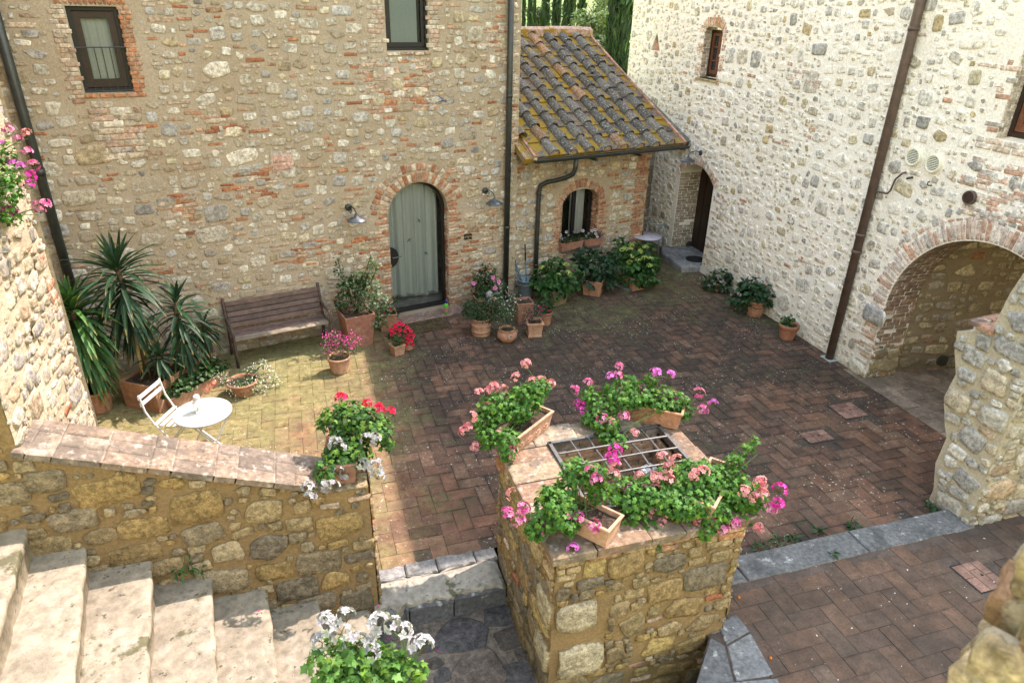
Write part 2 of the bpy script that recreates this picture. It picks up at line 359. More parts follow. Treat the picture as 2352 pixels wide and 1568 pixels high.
def sheet(mb, P, u0, u1, v0, v1, step, amp, col, keep=None, fr=3.):
    nu, nv = max(2, int((u1-u0)/step)+1), max(2, int((v1-v0)/step)+1)
    u = np.linspace(u0, u1, nu); v = np.linspace(v0, v1, nv); U, V = np.meshgrid(u, v, indexing='ij')
    ph = RG.uniform(0, 6, 6)
    Z = amp*(np.sin(U*fr*1.7+ph[0])*np.sin(V*fr*2.1+ph[1])*.5+np.sin(U*fr*4.3+ph[2])*np.sin(V*fr*3.7+ph[3])*.3+(RG.random(U.shape)-.5)*.5)
    f = []
    for i in range(nu-1):
        for j in range(nv-1):
            if keep is None or keep((u[i]+u[i+1])/2, (v[j]+v[j+1])/2):
                q = (i*nv+j, (i+1)*nv+j, (i+1)*nv+j+1, i*nv+j+1); f.append(q[::-1] if P.flip else q)
    mb.add(P(U.ravel(), V.ravel(), Z.ravel()), f, col)
# ================================================================== WORLD, SUN, CAMERA
SUN = Vector((.70, .22, 1.)).normalized()
w = bpy.data.worlds.new('World'); sc.world = w; w.use_nodes = True
nt = w.node_tree; nt.nodes.clear(); bg = nt.nodes.new('ShaderNodeBackground'); wo = nt.nodes.new('ShaderNodeOutputWorld'); sky = nt.nodes.new('ShaderNodeTexSky')
sky.sky_type = 'NISHITA'; sky.sun_disc = False; sky.sun_elevation = math.asin(SUN.z); sky.sun_rotation = atan2(SUN.x, SUN.y); sky.air_density = 3.; sky.dust_density = .6; sky.ozone_density = 1.5
bg.inputs['Strength'].default_value = .15; nt.links.new(sky.outputs[0], bg.inputs[0]); nt.links.new(bg.outputs[0], wo.inputs[0])
sl = bpy.data.lights.new('sun', 'SUN'); sl.energy = 2.0; sl.angle = radians(.53); sl.color = (1., .97, .92)
so = bpy.data.objects.new('sun', sl); COL.objects.link(so); so.rotation_euler = (-SUN).to_track_quat('-Z', 'Y').to_euler(); so.location = (8, 3, 14)
cd = bpy.data.cameras.new('camera'); cd.sensor_width = 36; cd.lens = 36*F/2352; cd.clip_start = .05; cd.clip_end = 3000
co = bpy.data.objects.new('camera', cd); COL.objects.link(co)
R3 = np.array([[EX[0], EX[1], -DOWN[0]], [-0., 0, 0], [0, 0, 0]])
cr = (EX[0], EY[0], -DOWN[0]); cu = tuple(-q for q in (EX[1], EY[1], -DOWN[1])); cb = tuple(-q for q in (EX[2], EY[2], -DOWN[2]))
co.matrix_world = Matrix(((cr[0], cu[0], cb[0], 0), (cr[1], cu[1], cb[1], 0), (cr[2], cu[2], cb[2], H), (0, 0, 0, 1)))
cd.dof.use_dof = True; cd.dof.focus_distance = 7.5; cd.dof.aperture_fstop = 4.5
sc.camera = co
sc.view_settings.view_transform = 'Standard'; sc.view_settings.look = 'None'; sc.view_settings.gamma = 1; sc.view_settings.exposure = 2.2; sc.view_settings.use_white_balance = True; sc.view_settings.white_balance_temperature = 7200; sc.view_settings.white_balance_tint = 26
sc.cycles.use_denoising = True; sc.cycles.max_bounces = 8; sc.cycles.diffuse_bounces = 5; sc.cycles.transparent_max_bounces = 8
sc.cycles.use_adaptive_sampling = True; sc.cycles.adaptive_threshold = .01; sc.cycles.caustics_reflective = False; sc.cycles.caustics_refractive = False
sc.cycles.sample_clamp_indirect = 6
NG = (0, 0, 1)
# ================================================================== GROUND
mb = MB()                                              # terrain sheet to the horizon with a far hillside
rr = [0, 8, 12, 18, 26, 36, 50, 70, 100, 140, 200, 300, 450, 700, 1100, 1800]; na = 72; v = []; f = []
def th(r, a):
    if r < 20: return -.6
    q = min(1, (r-20)/60.); base = -.6-7*q*q*(3-2*q)
    if r > 100: base += (r-100)*.075 + 9*sin(a*5+r*.004) * min(1, (r-100)/300)
    return base
for r in rr:
    for j in range(na):
        a = 2*pi*j/na; v.append((r*sin(a)+2, r*cos(a)+7, th(r, a)))
for i in range(len(rr)-1):
    for j in range(na): f.append((i*na+j, i*na+(j+1) % na, i*na+na+(j+1) % na, i*na+na+j))
mb.add(v, f, (.2, .3, .1))
t = NT('field_grass'); P = t.n('ShaderNodeNewGeometry').outputs['Position']
c = t.mix(t.mr(t.noise(P, .02, 4), .4, .6), (.11, .17, .05), (.19, .23, .09)); c = t.mix(t.mr(t.noise(P, .05, 6, .7), .52, .6), c, (.06, .11, .05))
t.bsdf(c, .95, .1)
struct('ground', mb, t.m)
# courtyard bed (joint earth) and herringbone bricks
BCOL = [(.225, .118, .080), (.195, .108, .077), (.26, .135, .089), (.175, .10, .073), (.235, .142, .10), (.275, .155, .107)]
def herring(mb, x0, x1, y0, y1, z, W=.166, keep=None, pal=BCOL, vr=.2):
    o = (x0-1.3, y0-.9); n = int((x1-x0)/W)+22; m = int((y1-y0)/W)+16
    for i in range(n):
        for j in range(m):
            k = (i-j) % 4
            if k == 0: a, b = (i, j), (i+2, j+1)
            elif k == 3: a, b = (i, j), (i+1, j+2)
            else: continue
            xa, xb, ya, yb = o[0]+a[0]*W, o[0]+b[0]*W, o[1]+a[1]*W, o[1]+b[1]*W
            xm, ym = (xa+xb)/2, (ya+yb)/2
            if xm < x0 or xm > x1 or ym < y0 or ym > y1 or (keep and not keep(xm, ym)): continue
            g = .0018; dz = RG.normal(0, .0012); tx, ty = RG.normal(0, .005, 2); J = RG.normal(0, .002, (4, 2))
            col = np.array(pal[RG.integers(len(pal))])*.74*np.array([1., .98, .9])*RG.uniform(1-vr, 1+vr)
            p = np.array([(xa+g, ya+g), (xb-g, ya+g), (xb-g, yb-g), (xa+g, yb-g)])+J
            cen = np.array([xm, ym]); dd_ = p-cen; L_ = np.linalg.norm(dd_, axis=1, keepdims=True); q1 = cen+dd_*(1-.004/L_); q2 = cen+dd_*(1-.045*1.4/L_)
            V = [(x, y, zz+(x-xm)*tx+(y-ym)*ty) for pp_, zz in ((p, z-.012), (p, z+dz-.003), (q1, z+dz), (q2, z+dz+.0006)) for x, y in pp_]
            cc = np.c_[np.tile(col, (16, 1)), np.repeat([0., 0., 0., 1.], 4)]
            mb.add(V, [(12, 13, 14, 15)]+[(r*4+j, r*4+(j+1) % 4, r*4+4+(j+1) % 4, r*4+4+j) for r in range(3) for j in range(4)], cc)
covers = [(6.66, 7.10, 6.08, 6.50), (5.80, 6.24, 5.72, 6.02)]
def kc(x, y):
    if x > BX+.1 and not (4.4 < y < 7.0): return False
    if x < 1.5 and y < 5.06: return False
    if 1.5 <= x < 3.0 and 3.5 < y < 4.9: return False
    for a, b, c_, d in covers:
        if a-.06 < x < b+.06 and c_-.06 < y < d+.06: return False
    return (x-A0[0])*AN[0]+(y-A0[1])*AN[1] > -.5 or x > 6.5
mb = MB()
for (x0, x1, y0, y1) in ((-4.2, 12, 5.05, 15), (1.5, 12, 3.9, 5.05)):
    mb.add([(x0, y0, -.008), (x1, y0, -.008), (x1, y1, -.008), (x0, y1, -.008)], [(0, 1, 2, 3)], (.10, .072, .052, 0))
herring(mb, -4., BX+.1, 4.28, 14.3, 0., keep=kc)
for (a, b, c_, d) in ((BX+.02, BX+.6, 4.4, 7.0),):           # threshold strip of pale tiles under the passage
    pass
struct('courtyard_paving', mb, M['floor'])
mb = MB(); y = 4.4
mb.add([(BX-.02, 4.3, -.003), (13, 4.3, -.003), (13, 7.2, -.003), (BX-.02, 7.2, -.003)], [(0, 1, 2, 3)], (.12, .10, .075))
x = BX-.12; r = 0
while x < 11:
    y = 4.3 - (.15 if r % 2 else 0)
    while y < 7.2:
        mb.slab([(x+.004, y+.004), (x+.3, y+.004), (x+.3, y+.296), (x+.004, y+.296)], -.002, .006+RG.normal(0, .001), np.array((.33, .25, .18))*RG.uniform(.8, 1.15), .004); y += .3
    x += .304; r += 1
struct('passage_floor', mb, M['floor2'])
# flush inspection covers: a brick-filled tray each
def cover(x0, x1, y0, y1, z, label, fm='floor'):
    t_ = thing('inspection_cover', label, 'manhole cover', ((x0+x1)/2, (y0+y1)/2, z), 0, 'brick filled inspection covers in the paving')
    mb = MB(); mb.box(x0, x1, y0, y1, z-.02, z-.004, (.02, .02, .018)); mb.build('tray', M[fm], t_)
    mb = MB(); n = 3; m = 2
    xs = [x0+.012, x0+(x1-x0)*.36, x0+(x1-x0)*.68, x1-.012]
    for i in range(3):
        ys = [y0+.012, y0+(y1-y0)*(.5 if i != 1 else .72), y1-.012]
        for j in range(2):
            mb.slab([(xs[i]+.003, ys[j]+.003), (xs[i+1]-.003, ys[j]+.003), (xs[i+1]-.003, ys[j+1]-.003), (xs[i]+.003, ys[j+1]-.003)], z-.01, z+.004, np.array((.27, .15, .11))*RG.uniform(.8, 1.2), .005)
    mb.build('brick_infill', M[fm], t_)
    mb = MB(); mb.tube([((x0+x1)/2+.03, (y0+y1)/2, z+.0045), ((x0+x1)/2+.03, (y0+y1)/2, z+.0065)], .014, (.01, .01, .01), 10); mb.build('lifting_hole', M[fm], t_)
cover(6.68, 7.08, 6.10, 6.48, 0, 'small square brick inspection cover in the yard paving nearest the arched passage')
cover(5.82, 6.22, 5.74, 6.0, 0, 'worn oblong brick inspection cover in the yard between the well and the passage')
# raised front terrace with its stone kerb
ZF = .11
mb = MB(); mb.box(3.0, 12, -3, 4.02, -.5, ZF-.006, (.11, .078, .06)); mb.slab([G(1590, 1600, ZF)[:2]-np.array([0, 3.]), G(1590, 1600, ZF)[:2], G(1640, 1420, ZF)[:2], (3.06, 3.95), (3.2, 3.95), (3.2, -3.)], -.5, ZF-.0075, (.11, .085, .07), .002)
cv3 = [(5.6, 6.0, 3.12, 3.52)]
E0, E1 = G(1790, 1566, ZF), G(1664, 1392, ZF)
K0, K1 = G(1700, 1275, .12)[1], G(1690, 1340, .12)[1]
herring(mb, 1.9, 9., -1., K1-.02, ZF, .172, vr=.13, keep=lambda x, y: not any(a-.05 < x < b+.05 and c_-.05 < y < d+.05 for a, b, c_, d in cv3) and not (x < 3.12 and y > 3.3) and (x-E0[0])*(E1[1]-E0[1])-(y-E0[1])*(E1[0]-E0[0]) > .03, pal=[(.20, .118, .084), (.17, .108, .08), (.22, .128, .09), (.155, .10, .077), (.195, .132, .10)])
struct('front_terrace', mb, M['floor2'])
cover(5.62, 5.98, 3.14, 3.5, ZF, 'square brick inspection cover with a deep dark joint in the front terrace', 'floor2')
mb = MB(); xs = [3.06, 3.62, 5.02, 6.42]
kl = [(3.06, 3.60), (3.615, 5.0), (5.015, 6.36)]
t_ = thing('kerb', 'grey lichen spotted stone kerb step running from the planted well to the right wall', 'kerb', (4.7, (K0+K1)/2, 0))
for i, (a, b) in enumerate(kl):
    mb = MB(); p = [(a, K1), (b-(.0 if i < 2 else -.03), K1), (b, K0), (a, K0)]
    n = 6; q = [(a+(b-a)*j/n, K1+RG.normal(0, .004)) for j in range(n+1)]+[(b-(b-a)*j/n, K0+RG.normal(0, .004)) for j in range(n+1)]
    mb.slab(q, -.05, .122+RG.normal(0, .002), np.array((.125, .122, .115))*RG.uniform(.9, 1.1), .008); mb.build('kerb_stone', M['gstone'], t_)
# stone edging slabs beside the well
mb = MB()
for px in ([(1648, 1432), (1690, 1408), (1722, 1448), (1668, 1478)], [(1670, 1482), (1724, 1452), (1778, 1548), (1690, 1562)], [(1632, 1462), (1664, 1480), (1686, 1566), (1600, 1566)], [(1655, 1395), (1664, 1392), (1678, 1405), (1650, 1425)], [(1600, 1572), (1786, 1556), (1840, 1680), (1600, 1690)]):
    q = [G(x, y, ZF+.004)[:2] for x, y in px][::-1]; mb.slab(q, -.05, ZF+.008+RG.normal(0, .002), np.array((.14, .142, .14))*RG.uniform(.8, 1.2), .01)
struct('edging_slabs', mb, M['gstone'])
# lower landing: dark flagstones
mb = MB(); mb.box(-.2, 1.9, 1.2, 4.6, -.6, -.262, (.16, .13, .10))
PL0 = plane((0, 0, -.258), (1, 0, 0), (0, 1, 0), (0, 0, 1))
rubble(mb, PL0, -.1, 1.7, 1.6, 4.56, None, [(500, .42, .6, .35, .5, 's', -.01), (900, .25, .42, .22, .36, 's', -.005), (3000, .12, .24, .1, .2, 's', 0.)], [(.075, .07, .065), (.10, .085, .07), (.06, .06, .06), (.12, .095, .075)], (.008, .014))
t = wall_mat('flagstones', (.20, .155, .115), (.15, .12, .09), .4, .01)
struct('lower_landing', mb, t)
# step between landing and yard
st = thing('stone_step', 'broad broken stone step with a sunlit rough tread between the stair foot and the well', 'step', (.9, 4.8, 0))
def jag(x0, x1, y0, y1, n=5, a=.008): return [(x0+(x1-x0)*j/n, y0+RG.normal(0, a)) for j in range(n+1)]+[(x1-(x1-x0)*j/n, y1+RG.normal(0, a)) for j in range(n+1)]
mb = MB()
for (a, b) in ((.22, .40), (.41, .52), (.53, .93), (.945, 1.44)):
    mb.slab(jag(a, b, 4.535+RG.normal(0, .008), 4.8, 7, .007), -.45, -.03+RG.normal(0, .006), np.array((.11, .112, .115))*RG.uniform(.8, 1.2), .02)  # riser shade put into the dark grey of these blocks
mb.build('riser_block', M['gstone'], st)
mb = MB()
mb.slab(jag(.22, 1.44, 4.56, 4.88, 26, .012), -.1, .010, np.array((.30, .275, .22)), .02, top=lambda x, y: .012*sin(x*23)*sin(y*19)+.006*sin(x*61+y*40))
mb.build('tread', M['stone'], st)
mb = MB()
for (a, b) in ((.22, .55), (.56, .86), (.87, 1.24), (1.25, 1.46)):
    mb.slab(jag(a, b, 4.88, 5.05+RG.normal(0, .01), 6, .007), -.3, .014+RG.normal(0, .006), np.array((.22, .215, .20))*RG.uniform(.85, 1.2), .014)
mb.build('rear_course', M['gstone'], st)
# ================================================================== STAIR
stair = thing('staircase', 'pale worn limestone stair climbing to the left along the parapet wall', 'stairs', (-.9, 4.0, -.25))
NO = [(-2.62, 4.63, -2.36, 2.6, 1.74), (-2.14, 4.63, -1.90, 2.6, 1.49), (-1.82, 4.63, -1.50, 2.6, 1.23), (-1.42, 4.63, -1.17, 2.6, 1.0), (-1.03, 4.63, -.81, 2.6, .74), (-.64, 4.63, -.44, 2.6, .49), (-.25, 4.63, -.08, 2.6, .25), (.18, 4.63, .30, 2.6, .01)]
for i in range(1, len(NO)):
    a, b = NO[i-1], NO[i]; z = b[4]; n = 16
    mb = MB(); V = []; rows = []
    for j in range(n+1):
        u = j/n; y = 4.63+(2.4-4.63)*u
        xr = b[0]+(b[2]-b[0])*(4.63-y)/2.03 + .006*sin(y*17+i)+RG.normal(0, .0035); xl = a[0]+(a[2]-a[0])*(4.63-y)/2.03 - .06
        wear = -.012*math.exp(-((u-.45)/.3)**2) + .003*sin(y*9+i*2)
        prof = [(xl, z+wear)] + [(xl+(xr-.035-xl)*q, z+wear*(.4+.6*q)-.006*q+RG.normal(0, .0016)) for q in (.2, .4, .6, .8, 1.)] + [(xr-.009, z+wear-.010+RG.normal(0, .0025)), (xr+RG.normal(0, .002), z+wear-.028), (xr-.004, z-.085), (xr-.022, z-.095), (xr-.025, z-.34)]
        rows.append([(x, y, zz) for x, zz in prof])
    k = len(rows[0]); V = [p for r in rows for p in r]
    f = [(r*k+q, r*k+q+1, (r+1)*k+q+1, (r+1)*k+q) for r in range(n) for q in range(k-1)]
    mb.add(V, [q[::-1] for q in f], np.array((.265, .228, .165))*(1.0-.025*max(0, i-2))*RG.uniform(.97, 1.04)); o = mb.build('step', M['stone'], stair, True)
# ================================================================== PARAPET
par = thing('parapet', 'sloping stair parapet of golden rubble stone capped with old terracotta tiles', 'wall', (-1, 4.8, 0))
def ztop(x): return 1.36 - .365*(x+.06)
mb = MB(); PF = plane((0, 4.61, 0), (1, 0, 0), (0, 0, 1), (0, -1, 0)); PE = plane((.27, 4.61, 0), (0, 1, 0), (0, 0, 1), (1, 0, 0))
xe = lambda z: .25
sheet(mb, PF, -3.6, .26, -.4, 2.9, .06, .012, (.3, .2, .1, 0), keep=lambda x, z: z < (ztop(x) if x < .0 else 1.34) or (x < -2.03))
sheet(mb, PE, 0., .38, -.4, 1.36, .06, .01, (.3, .2, .1, 0))
mb.add([(-2.1, 4.99, -.1), (.26, 4.99, -.1), (.26, 4.99, 1.34), (0, 4.99, 1.34), (-2.1, 4.99, ztop(-2.1))], [(4, 3, 2, 1, 0)], (.3, .2, .1, 0))
mb.add([(-.08, 4.61, 1.34), (.26, 4.61, 1.34), (.26, 4.99, 1.34), (-.08, 4.99, 1.34)], [(0, 1, 2, 3)], (.3, .2, .1, 0))
blk = lambda U, V: (V > np.where(U < 0, ztop(U), 1.35)-.01) & (U > -2.1) | (V < -.62*(U)-.25)
SEQG = [(500, .26, .42, .16, .26, 's', .008), (900, .16, .28, .1, .18, 's', .008), (120, .12, .2, .035, .05, 'b', .01), (3500, .09, .17, .06, .12, 's', .006), (6000, .045, .09, .035, .07, 's', .004)]
rubble(mb, PF, -3.6, .27, -.3, 2.6, blk, SEQG, STG, (.012, .032))
rubble(mb, PE, .0, .38, -.3, 1.36, None, SEQG, STG, (.012, .03))
PT = plane((0, 4.61, 1.34), (1, 0, 0), (0, 1, 0), (0, 0, 1)); rubble(mb, PT, -.02, .27, 0, .38, None, SEQG, STG, (.015, .03))
mb.build('wall', M['wallG'], par, True)
mb = MB(); th_ = math.atan(.365); PC = plane((-.03, 4.565, 1.352), (-cos(th_), 0, sin(th_)), (0, 1, 0), (sin(th_), 0, cos(th_)))
def captile(P, u0, u1, v0, v1, zt, col, mb):
    q = [(u0, v0), (u1, v0), (u1, v1), (u0, v1)]; q = np.array(q)+RG.normal(0, .003, (4, 2)); c = q.mean(0); b = .006
    ins = c+(q-c)*(1-b*2/np.abs(q-c).max(0)); V = np.vstack([P(q[:, 0], q[:, 1], np.full(4, 0.)), P(q[:, 0], q[:, 1], np.full(4, zt-b)), P(ins[:, 0], ins[:, 1], np.full(4, zt+RG.normal(0, .0015)))])
    f = [(0, 3, 2, 1), (8, 9, 10, 11)]+[(r*4+j, r*4+(j+1) % 4, r*4+4+(j+1) % 4, r*4+4+j) for r in range(2) for j in range(4)]
    mb.add(V, [g[::-1] for g in f] if P.flip else f, col)
TC = [(.205, .15, .108), (.185, .13, .09), (.215, .168, .125), (.175, .132, .097), (.22, .155, .107), (.16, .124, .094)]
u = 0.; Lc = 2.17; k = 0
pats = [(.30, [.15, .30, .445]), (.155, [.29, .445]), (.28, [.145, .445]), (.16, [.3, .445]), (.29, [.16, .445]), (.15, [.28, .445]), (.3, [.15, .3, .445])]
while u < Lc:
    w_, vs = pats[k % len(pats)]; v0 = 0.
    for v1 in vs: captile(PC, u+.004, min(u+w_, Lc)-.004, v0+.004, v1-.004, .055, np.array(TC[RG.integers(6)])*RG.uniform(.85, 1.1), mb); v0 = v1
    u += w_; k += 1
cp = mb.build('coping', M['tile'], par)
mb = MB(); q = PC(np.array([.005, Lc, Lc, .005]), np.array([.01, .01, .435, .435]), np.full(4, .046)); mb.add(q, [(0, 1, 2, 3)], (.25, .205, .155)); mb.build('mortar_bed', M['tile'], par)
# ================================================================== LEFT PIER
pier = thing('stone_pier', 'tall sunlit rough stone pier at the head of the parapet, left edge of the view', 'wall', (-2.3, 5.3, 0))
mb = MB(); PX = plane((-2.03, 0, 0), (0, 1, 0), (0, 0, 1), (1, 0, 0)); PY = plane((-2.03, 4.615, 0), (-1, 0, 0), (0, 0, 1), (0, -1, 0)); PB = plane((-2.03, 6.1, 0), (-1, 0, 0), (0, 0, 1), (0, 1, 0))
sheet(mb, PX, 3.0, 6.1, 2.7, 6.2, .08, .03, (.4, .3, .2, 0)); sheet(mb, PX, 4.62, 6.1, -.1, 2.7, .07, .03, (.4, .3, .2, 0)); sheet(mb, PB, 0, .7, -.1, 6.2, .1, .02, (.4, .3, .2, 0))
SEQP = [(60, .2, .3, .12, .2, 's', .02), (700, .12, .22, .07, .13, 's', .015), (70, .12, .22, .04, .055, 'b', .008), (5000, .07, .14, .04, .09, 's', .005), (5000, .04, .08, .03, .05, 's', .003)]
STP = [(.42, .375, .28), (.37, .31, .21), (.34, .32, .285), (.46, .42, .35), (.39, .285, .185), (.31, .285, .25)]
rubble(mb, PX, 3.0, 6.1, 2.5, 6.2, None, SEQP, STP, (.008, .026), BRK, (.35, .95)); rubble(mb, PX, 4.62, 6.1, 0., 2.5, None, SEQP, STP, (.008, .026), BRK, (.35, .95))
brickzone(mb, PX, 5.92, 6.1, 2.4, 3.2, .2, .06, .012, .6, BRK, .015, .05, (.5, .9))
mb.build('wall', M['wallP'], pier, True)
lw = thing('bounce_wing', 'tall unseen stone wing behind the left pier, added to bounce sunlight into the yard', 'house', (-3.5, 8, 0))  # unseen wing, added to bounce sunlight onto the white house
mb = MB(); PW = plane((-3.35, 0, 0), (0, 1, 0), (0, 0, 1), (1, 0, 0)); sheet(mb, PW, 6.1, 9.75, -.1, 6.4, .3, .01, (.5, .45, .35, 0))
rubble(mb, PW, 6.1, 9.75, 0, 6.4, None, [(700, .16, .3, .1, .18, 's', .012), (2500, .08, .16, .06, .12, 's', .01)], STA, (.006, .018), BPA if 'BPA' in globals() else BRK, (.6, 1.))
mb.add([(-3.35, 6.1, -.1), (-2.0, 6.1, -.1), (-2.0, 6.1, 6.4), (-3.35, 6.1, 6.4)], [(0, 1, 2, 3)], (.5, .45, .35, 0)); mb.build('wall', M['wallP'], lw, True)
mb = MB(); mb.box(-8, -2.9, 6.1, 9.7, 6.4, 6.5, (.3, .18, .12)); mb.box(-8, -1.9, 1.5, 6.1, 6.2, 6.3, (.3, .18, .12)); mb.build('roof', M['tile'], lw)
# near corner of the terrace wall, out of focus
nw = thing('terrace_wall', 'blurred sunlit stone wall end very close at the lower right', 'wall', (1.3, .5, 3.0))
Pn = (CAM+ray(2338, 1450)*1.15); cxy = Pn[:2]
mb = MB(); dA_ = np.array([ray(2338, 1450)[0], ray(2338, 1450)[1], 0]); dA_ /= np.linalg.norm(dA_); dS = np.array([dA_[1], -dA_[0], 0])
P1 = plane((cxy[0], cxy[1], 0), dS, (0, 0, 1), -dA_); P2 = plane((cxy[0], cxy[1], 0), dA_, (0, 0, 1), -dS)
for P_ in (P1, P2):
    sheet(mb, P_, 0, .8, 2.2, 4.75, .07, .02, (.45, .33, .2, 0))
    rubble(mb, P_, -.03, .8, 2.4, 4.75, None, [(150, .14, .26, .10, .17, 's', .006), (900, .07, .14, .05, .1, 's', .004)], [(.46, .34, .19), (.36, .24, .12), (.50, .41, .28), (.40, .23, .13), (.30, .22, .13)], (.03, .06))
mb.build('wall', M['wallP'], nw, True)
# ================================================================== BACK HOUSE (A)
hA = thing('stone_house', 'tall house of ochre rubble stone with an arched curtained door, back of the yard', 'house', A3(0, 0, 0))
PA = plane(A0, AD, (0, 0, 1), AN)
dS0, dS1, dZ0, dZs, dR = -.42, .64, .04, 1.78, .53
door_l = arch_loop(dS0, dS1, dZ0, dZs, dR, 20)
wl = [(-4.2, 3.815), (-3.655, 3.815), (-3.655, 4.775), (-4.2, 4.775)]; w2 = [(-.29, 4.26), (.375, 4.26), (.375, 5.6), (-.29, 5.6)]
mb = MB()
holed(mb, PA, [(-6.6, -.1), (1.97, -.1), (1.97, 7.2), (-6.6, 7.2)], [door_l, wl, w2], [.2, .2, .2], (.4, .3, .2, 0))
mb.add([A3(1.97, 0, -.1), A3(1.97, -5, -.1), A3(1.97, -5, 7.2), A3(1.97, 0, 7.2)], [(0, 1, 2, 3)], (.4, .3, .2, 0))
brs = [(-.95, -.42, 0, 2.0), (.64, 1.16, 0, 2.0), (-4.45, -4.2, 3.6, 5.0), (-3.655, -3.45, 3.72, 5.0), (-4.45, -3.45, 4.775, 5.), (-4.25, -3.6, 3.68, 3.815), (-.56, -.29, 4.2, 5.6), (.375, .64, 4.2, 5.6), (-.33, .42, 4.19, 4.26), (1.70, 1.97, 0, 5)]
def blkA(U, V):
    b = in_poly(U, V, door_l) | ((U-.11)**2+(V-1.78)**2 < .86**2) & (V > 1.7)
    for q in (wl, w2): b |= in_poly(U, V, q)
    for i in (2, 3, 4, 5, 6, 7, 8): a = brs[i]; b |= (U > a[0]) & (U < a[1]) & (V > a[2]) & (V < a[3])
    b |= (np.abs(U+.53-.006*0) < .11) & (V < 1.75) | (np.abs(U-.75) < .11) & (V < 1.75)
    return b
BPA = [(.45, .27, .17), (.48, .33, .22), (.50, .38, .27), (.43, .20, .11), (.40, .16, .08), (.52, .41, .30)]
BPL = [(.52, .43, .32), (.50, .40, .29), (.54, .46, .36), (.48, .33, .24)]; BPO = [(.44, .20, .10), (.40, .165, .085), (.46, .26, .16)]
voussoirs(mb, PA, .11, 1.78, .535, .70, 0, pi, 27, BPA, .012); voussoirs(mb, PA, .11, 1.78, .715, .84, .25, pi-.1, 25, BPA, .008)
for zz in range(33):                                    # toothed brick jambs of the door
    v0 = .02+zz*.054
    for sgn, u in ((-1, dS0), (1, dS1)):
        L = (.13, .25, .18, .24)[zz % 4]; uc = u+sgn*(L/2-.002)
        polystone(mb, PA, outline(L-.01, .046, 'b', 0)+np.array([uc, v0+.027]), .012, np.array(BPA[RG.integers(6)])*RG.uniform(.85, 1.15), rings=(1., .93, .6), rnd=.4)
PRJ = plane(A3(dS1, 0, 0), -AN, (0, 0, 1), -AD); brickzone(mb, PRJ, 0., .2, .03, 1.8, .2, .054, .01, 1., BPA, .012)
brickzone(mb, PA, -4.36, -4.2, 3.7, 4.8, .16, .052, .01, 1., BPL+BPA[:2], .008, .03); brickzone(mb, PA, -3.655, -3.52, 3.75, 4.8, .14, .052, .01, 1., BPO, .01, .02)
for i in range(15): polystone(mb, PA, outline(.045, .15, 's' if i == 99 else 'b', 0)+np.array([-4.28+.05*i, 4.865]), .01, np.array(BPO[RG.integers(3)])*RG.uniform(.85, 1.15), rings=(1., .9, .6))
brickzone(mb, PA, -4.22, -3.63, 3.755, 3.81, .17, .052, .01, 1., BPO, .022)
brickzone(mb, PA, -4.2, -3.62, 3.0, 3.7, .3, .08, .02, .9, BPL, .01, .03)
brickzone(mb, PA, -.52, -.29, 4.24, 5.4, .2, .062, .014, .95, BPL, .008, .05); brickzone(mb, PA, .375, .6, 4.24, 5.4, .2, .062, .014, .95, BPL, .008, .05); brickzone(mb, PA, -.3, .4, 4.2, 4.255, .2, .05, .01, 1, BPL, .02)
brickzone(mb, PA, -.6, .42, 3.4, 4.17, .24, .05, .01, .8, [(.50, .30, .20), (.46, .20, .10), (.52, .38, .28), (.50, .36, .25)], .006, .1)
brickzone(mb, PA, 1.70, 1.96, 2.6, 3.9, .2, .052, .01, .92, BPA+BPL, .008, .03)
for (u0, u1, v0, v1) in ((-2.55, -2.05, 2.3, 2.75), (-1.9, -1.3, 1.2, 1.6), (.95, 1.55, .3, 1.7), (-3.6, -3.15, 1.9, 2.5), (.7, 1.3, 2.2, 2.45), (-.95, -.5, .3, 1.6), (-2.9, -2.5, 3.2, 3.5), (1.2, 1.7, 4.3, 4.7)):
    brickzone(mb, PA, u0, u1, v0, v1, .24, .05, .012, .6, BPA, .007, .12)
captile(PA, -2.12, -1.80, 2.66, 2.93, .010, (.50, .36, .27), mb); captile(PA, -2.09, -1.83, 2.69, 2.79, .016, (.54, .33, .25), mb); captile(PA, -2.09, -1.83, 2.80, 2.90, .016, (.55, .34, .26), mb)
SEQA = [(30, .28, .40, .16, .22, 's', .02), (650, .16, .27, .09, .16, 's', .012), (420, .16, .30, .04, .055, 'b', .010), (8000, .10, .18, .06, .12, 's', .01), (4000, .07, .2, .03, .045, 'b', .008), (20000, .04, .1, .03, .065, 's', .006)]
rubble(mb, PA, -5.5, 1.97, -.05, 5.25, blkA, SEQA, STA, (.003, .012), BPA, (.42, 1.))
mb.build('wall', M['wallA'], hA, True)
mb = MB(); mb.box(-6.9, 2.4, -.62, 6, 7.2, 7.34, (.25, .16, .1), FA); mb.build('roof', M['tile'], hA)
mb = MB(); mb.add([A3(-6.6, 0, 0), A3(-6.6, -5, 0), A3(-6.6, -5, 7.2), A3(-6.6, 0, 7.2), A3(1.97, -5, 0), A3(1.97, -5, 7.2)], [(0, 1, 2, 3), (1, 4, 5, 2)], (.4, .32, .22)); mb.build('rear_wall', M['plaster'], hA)
def recess_box(root, FR, u0, u1, v0, v1, d, c=(.02, .02, .02)):
    mb = MB(); mb.add(FR(np.array([(u0, d, v0), (u1, d, v0), (u1, d, v1), (u0, d, v1)])), [(0, 1, 2, 3)], c); return mb.build('dark_interior', M['black'], root)
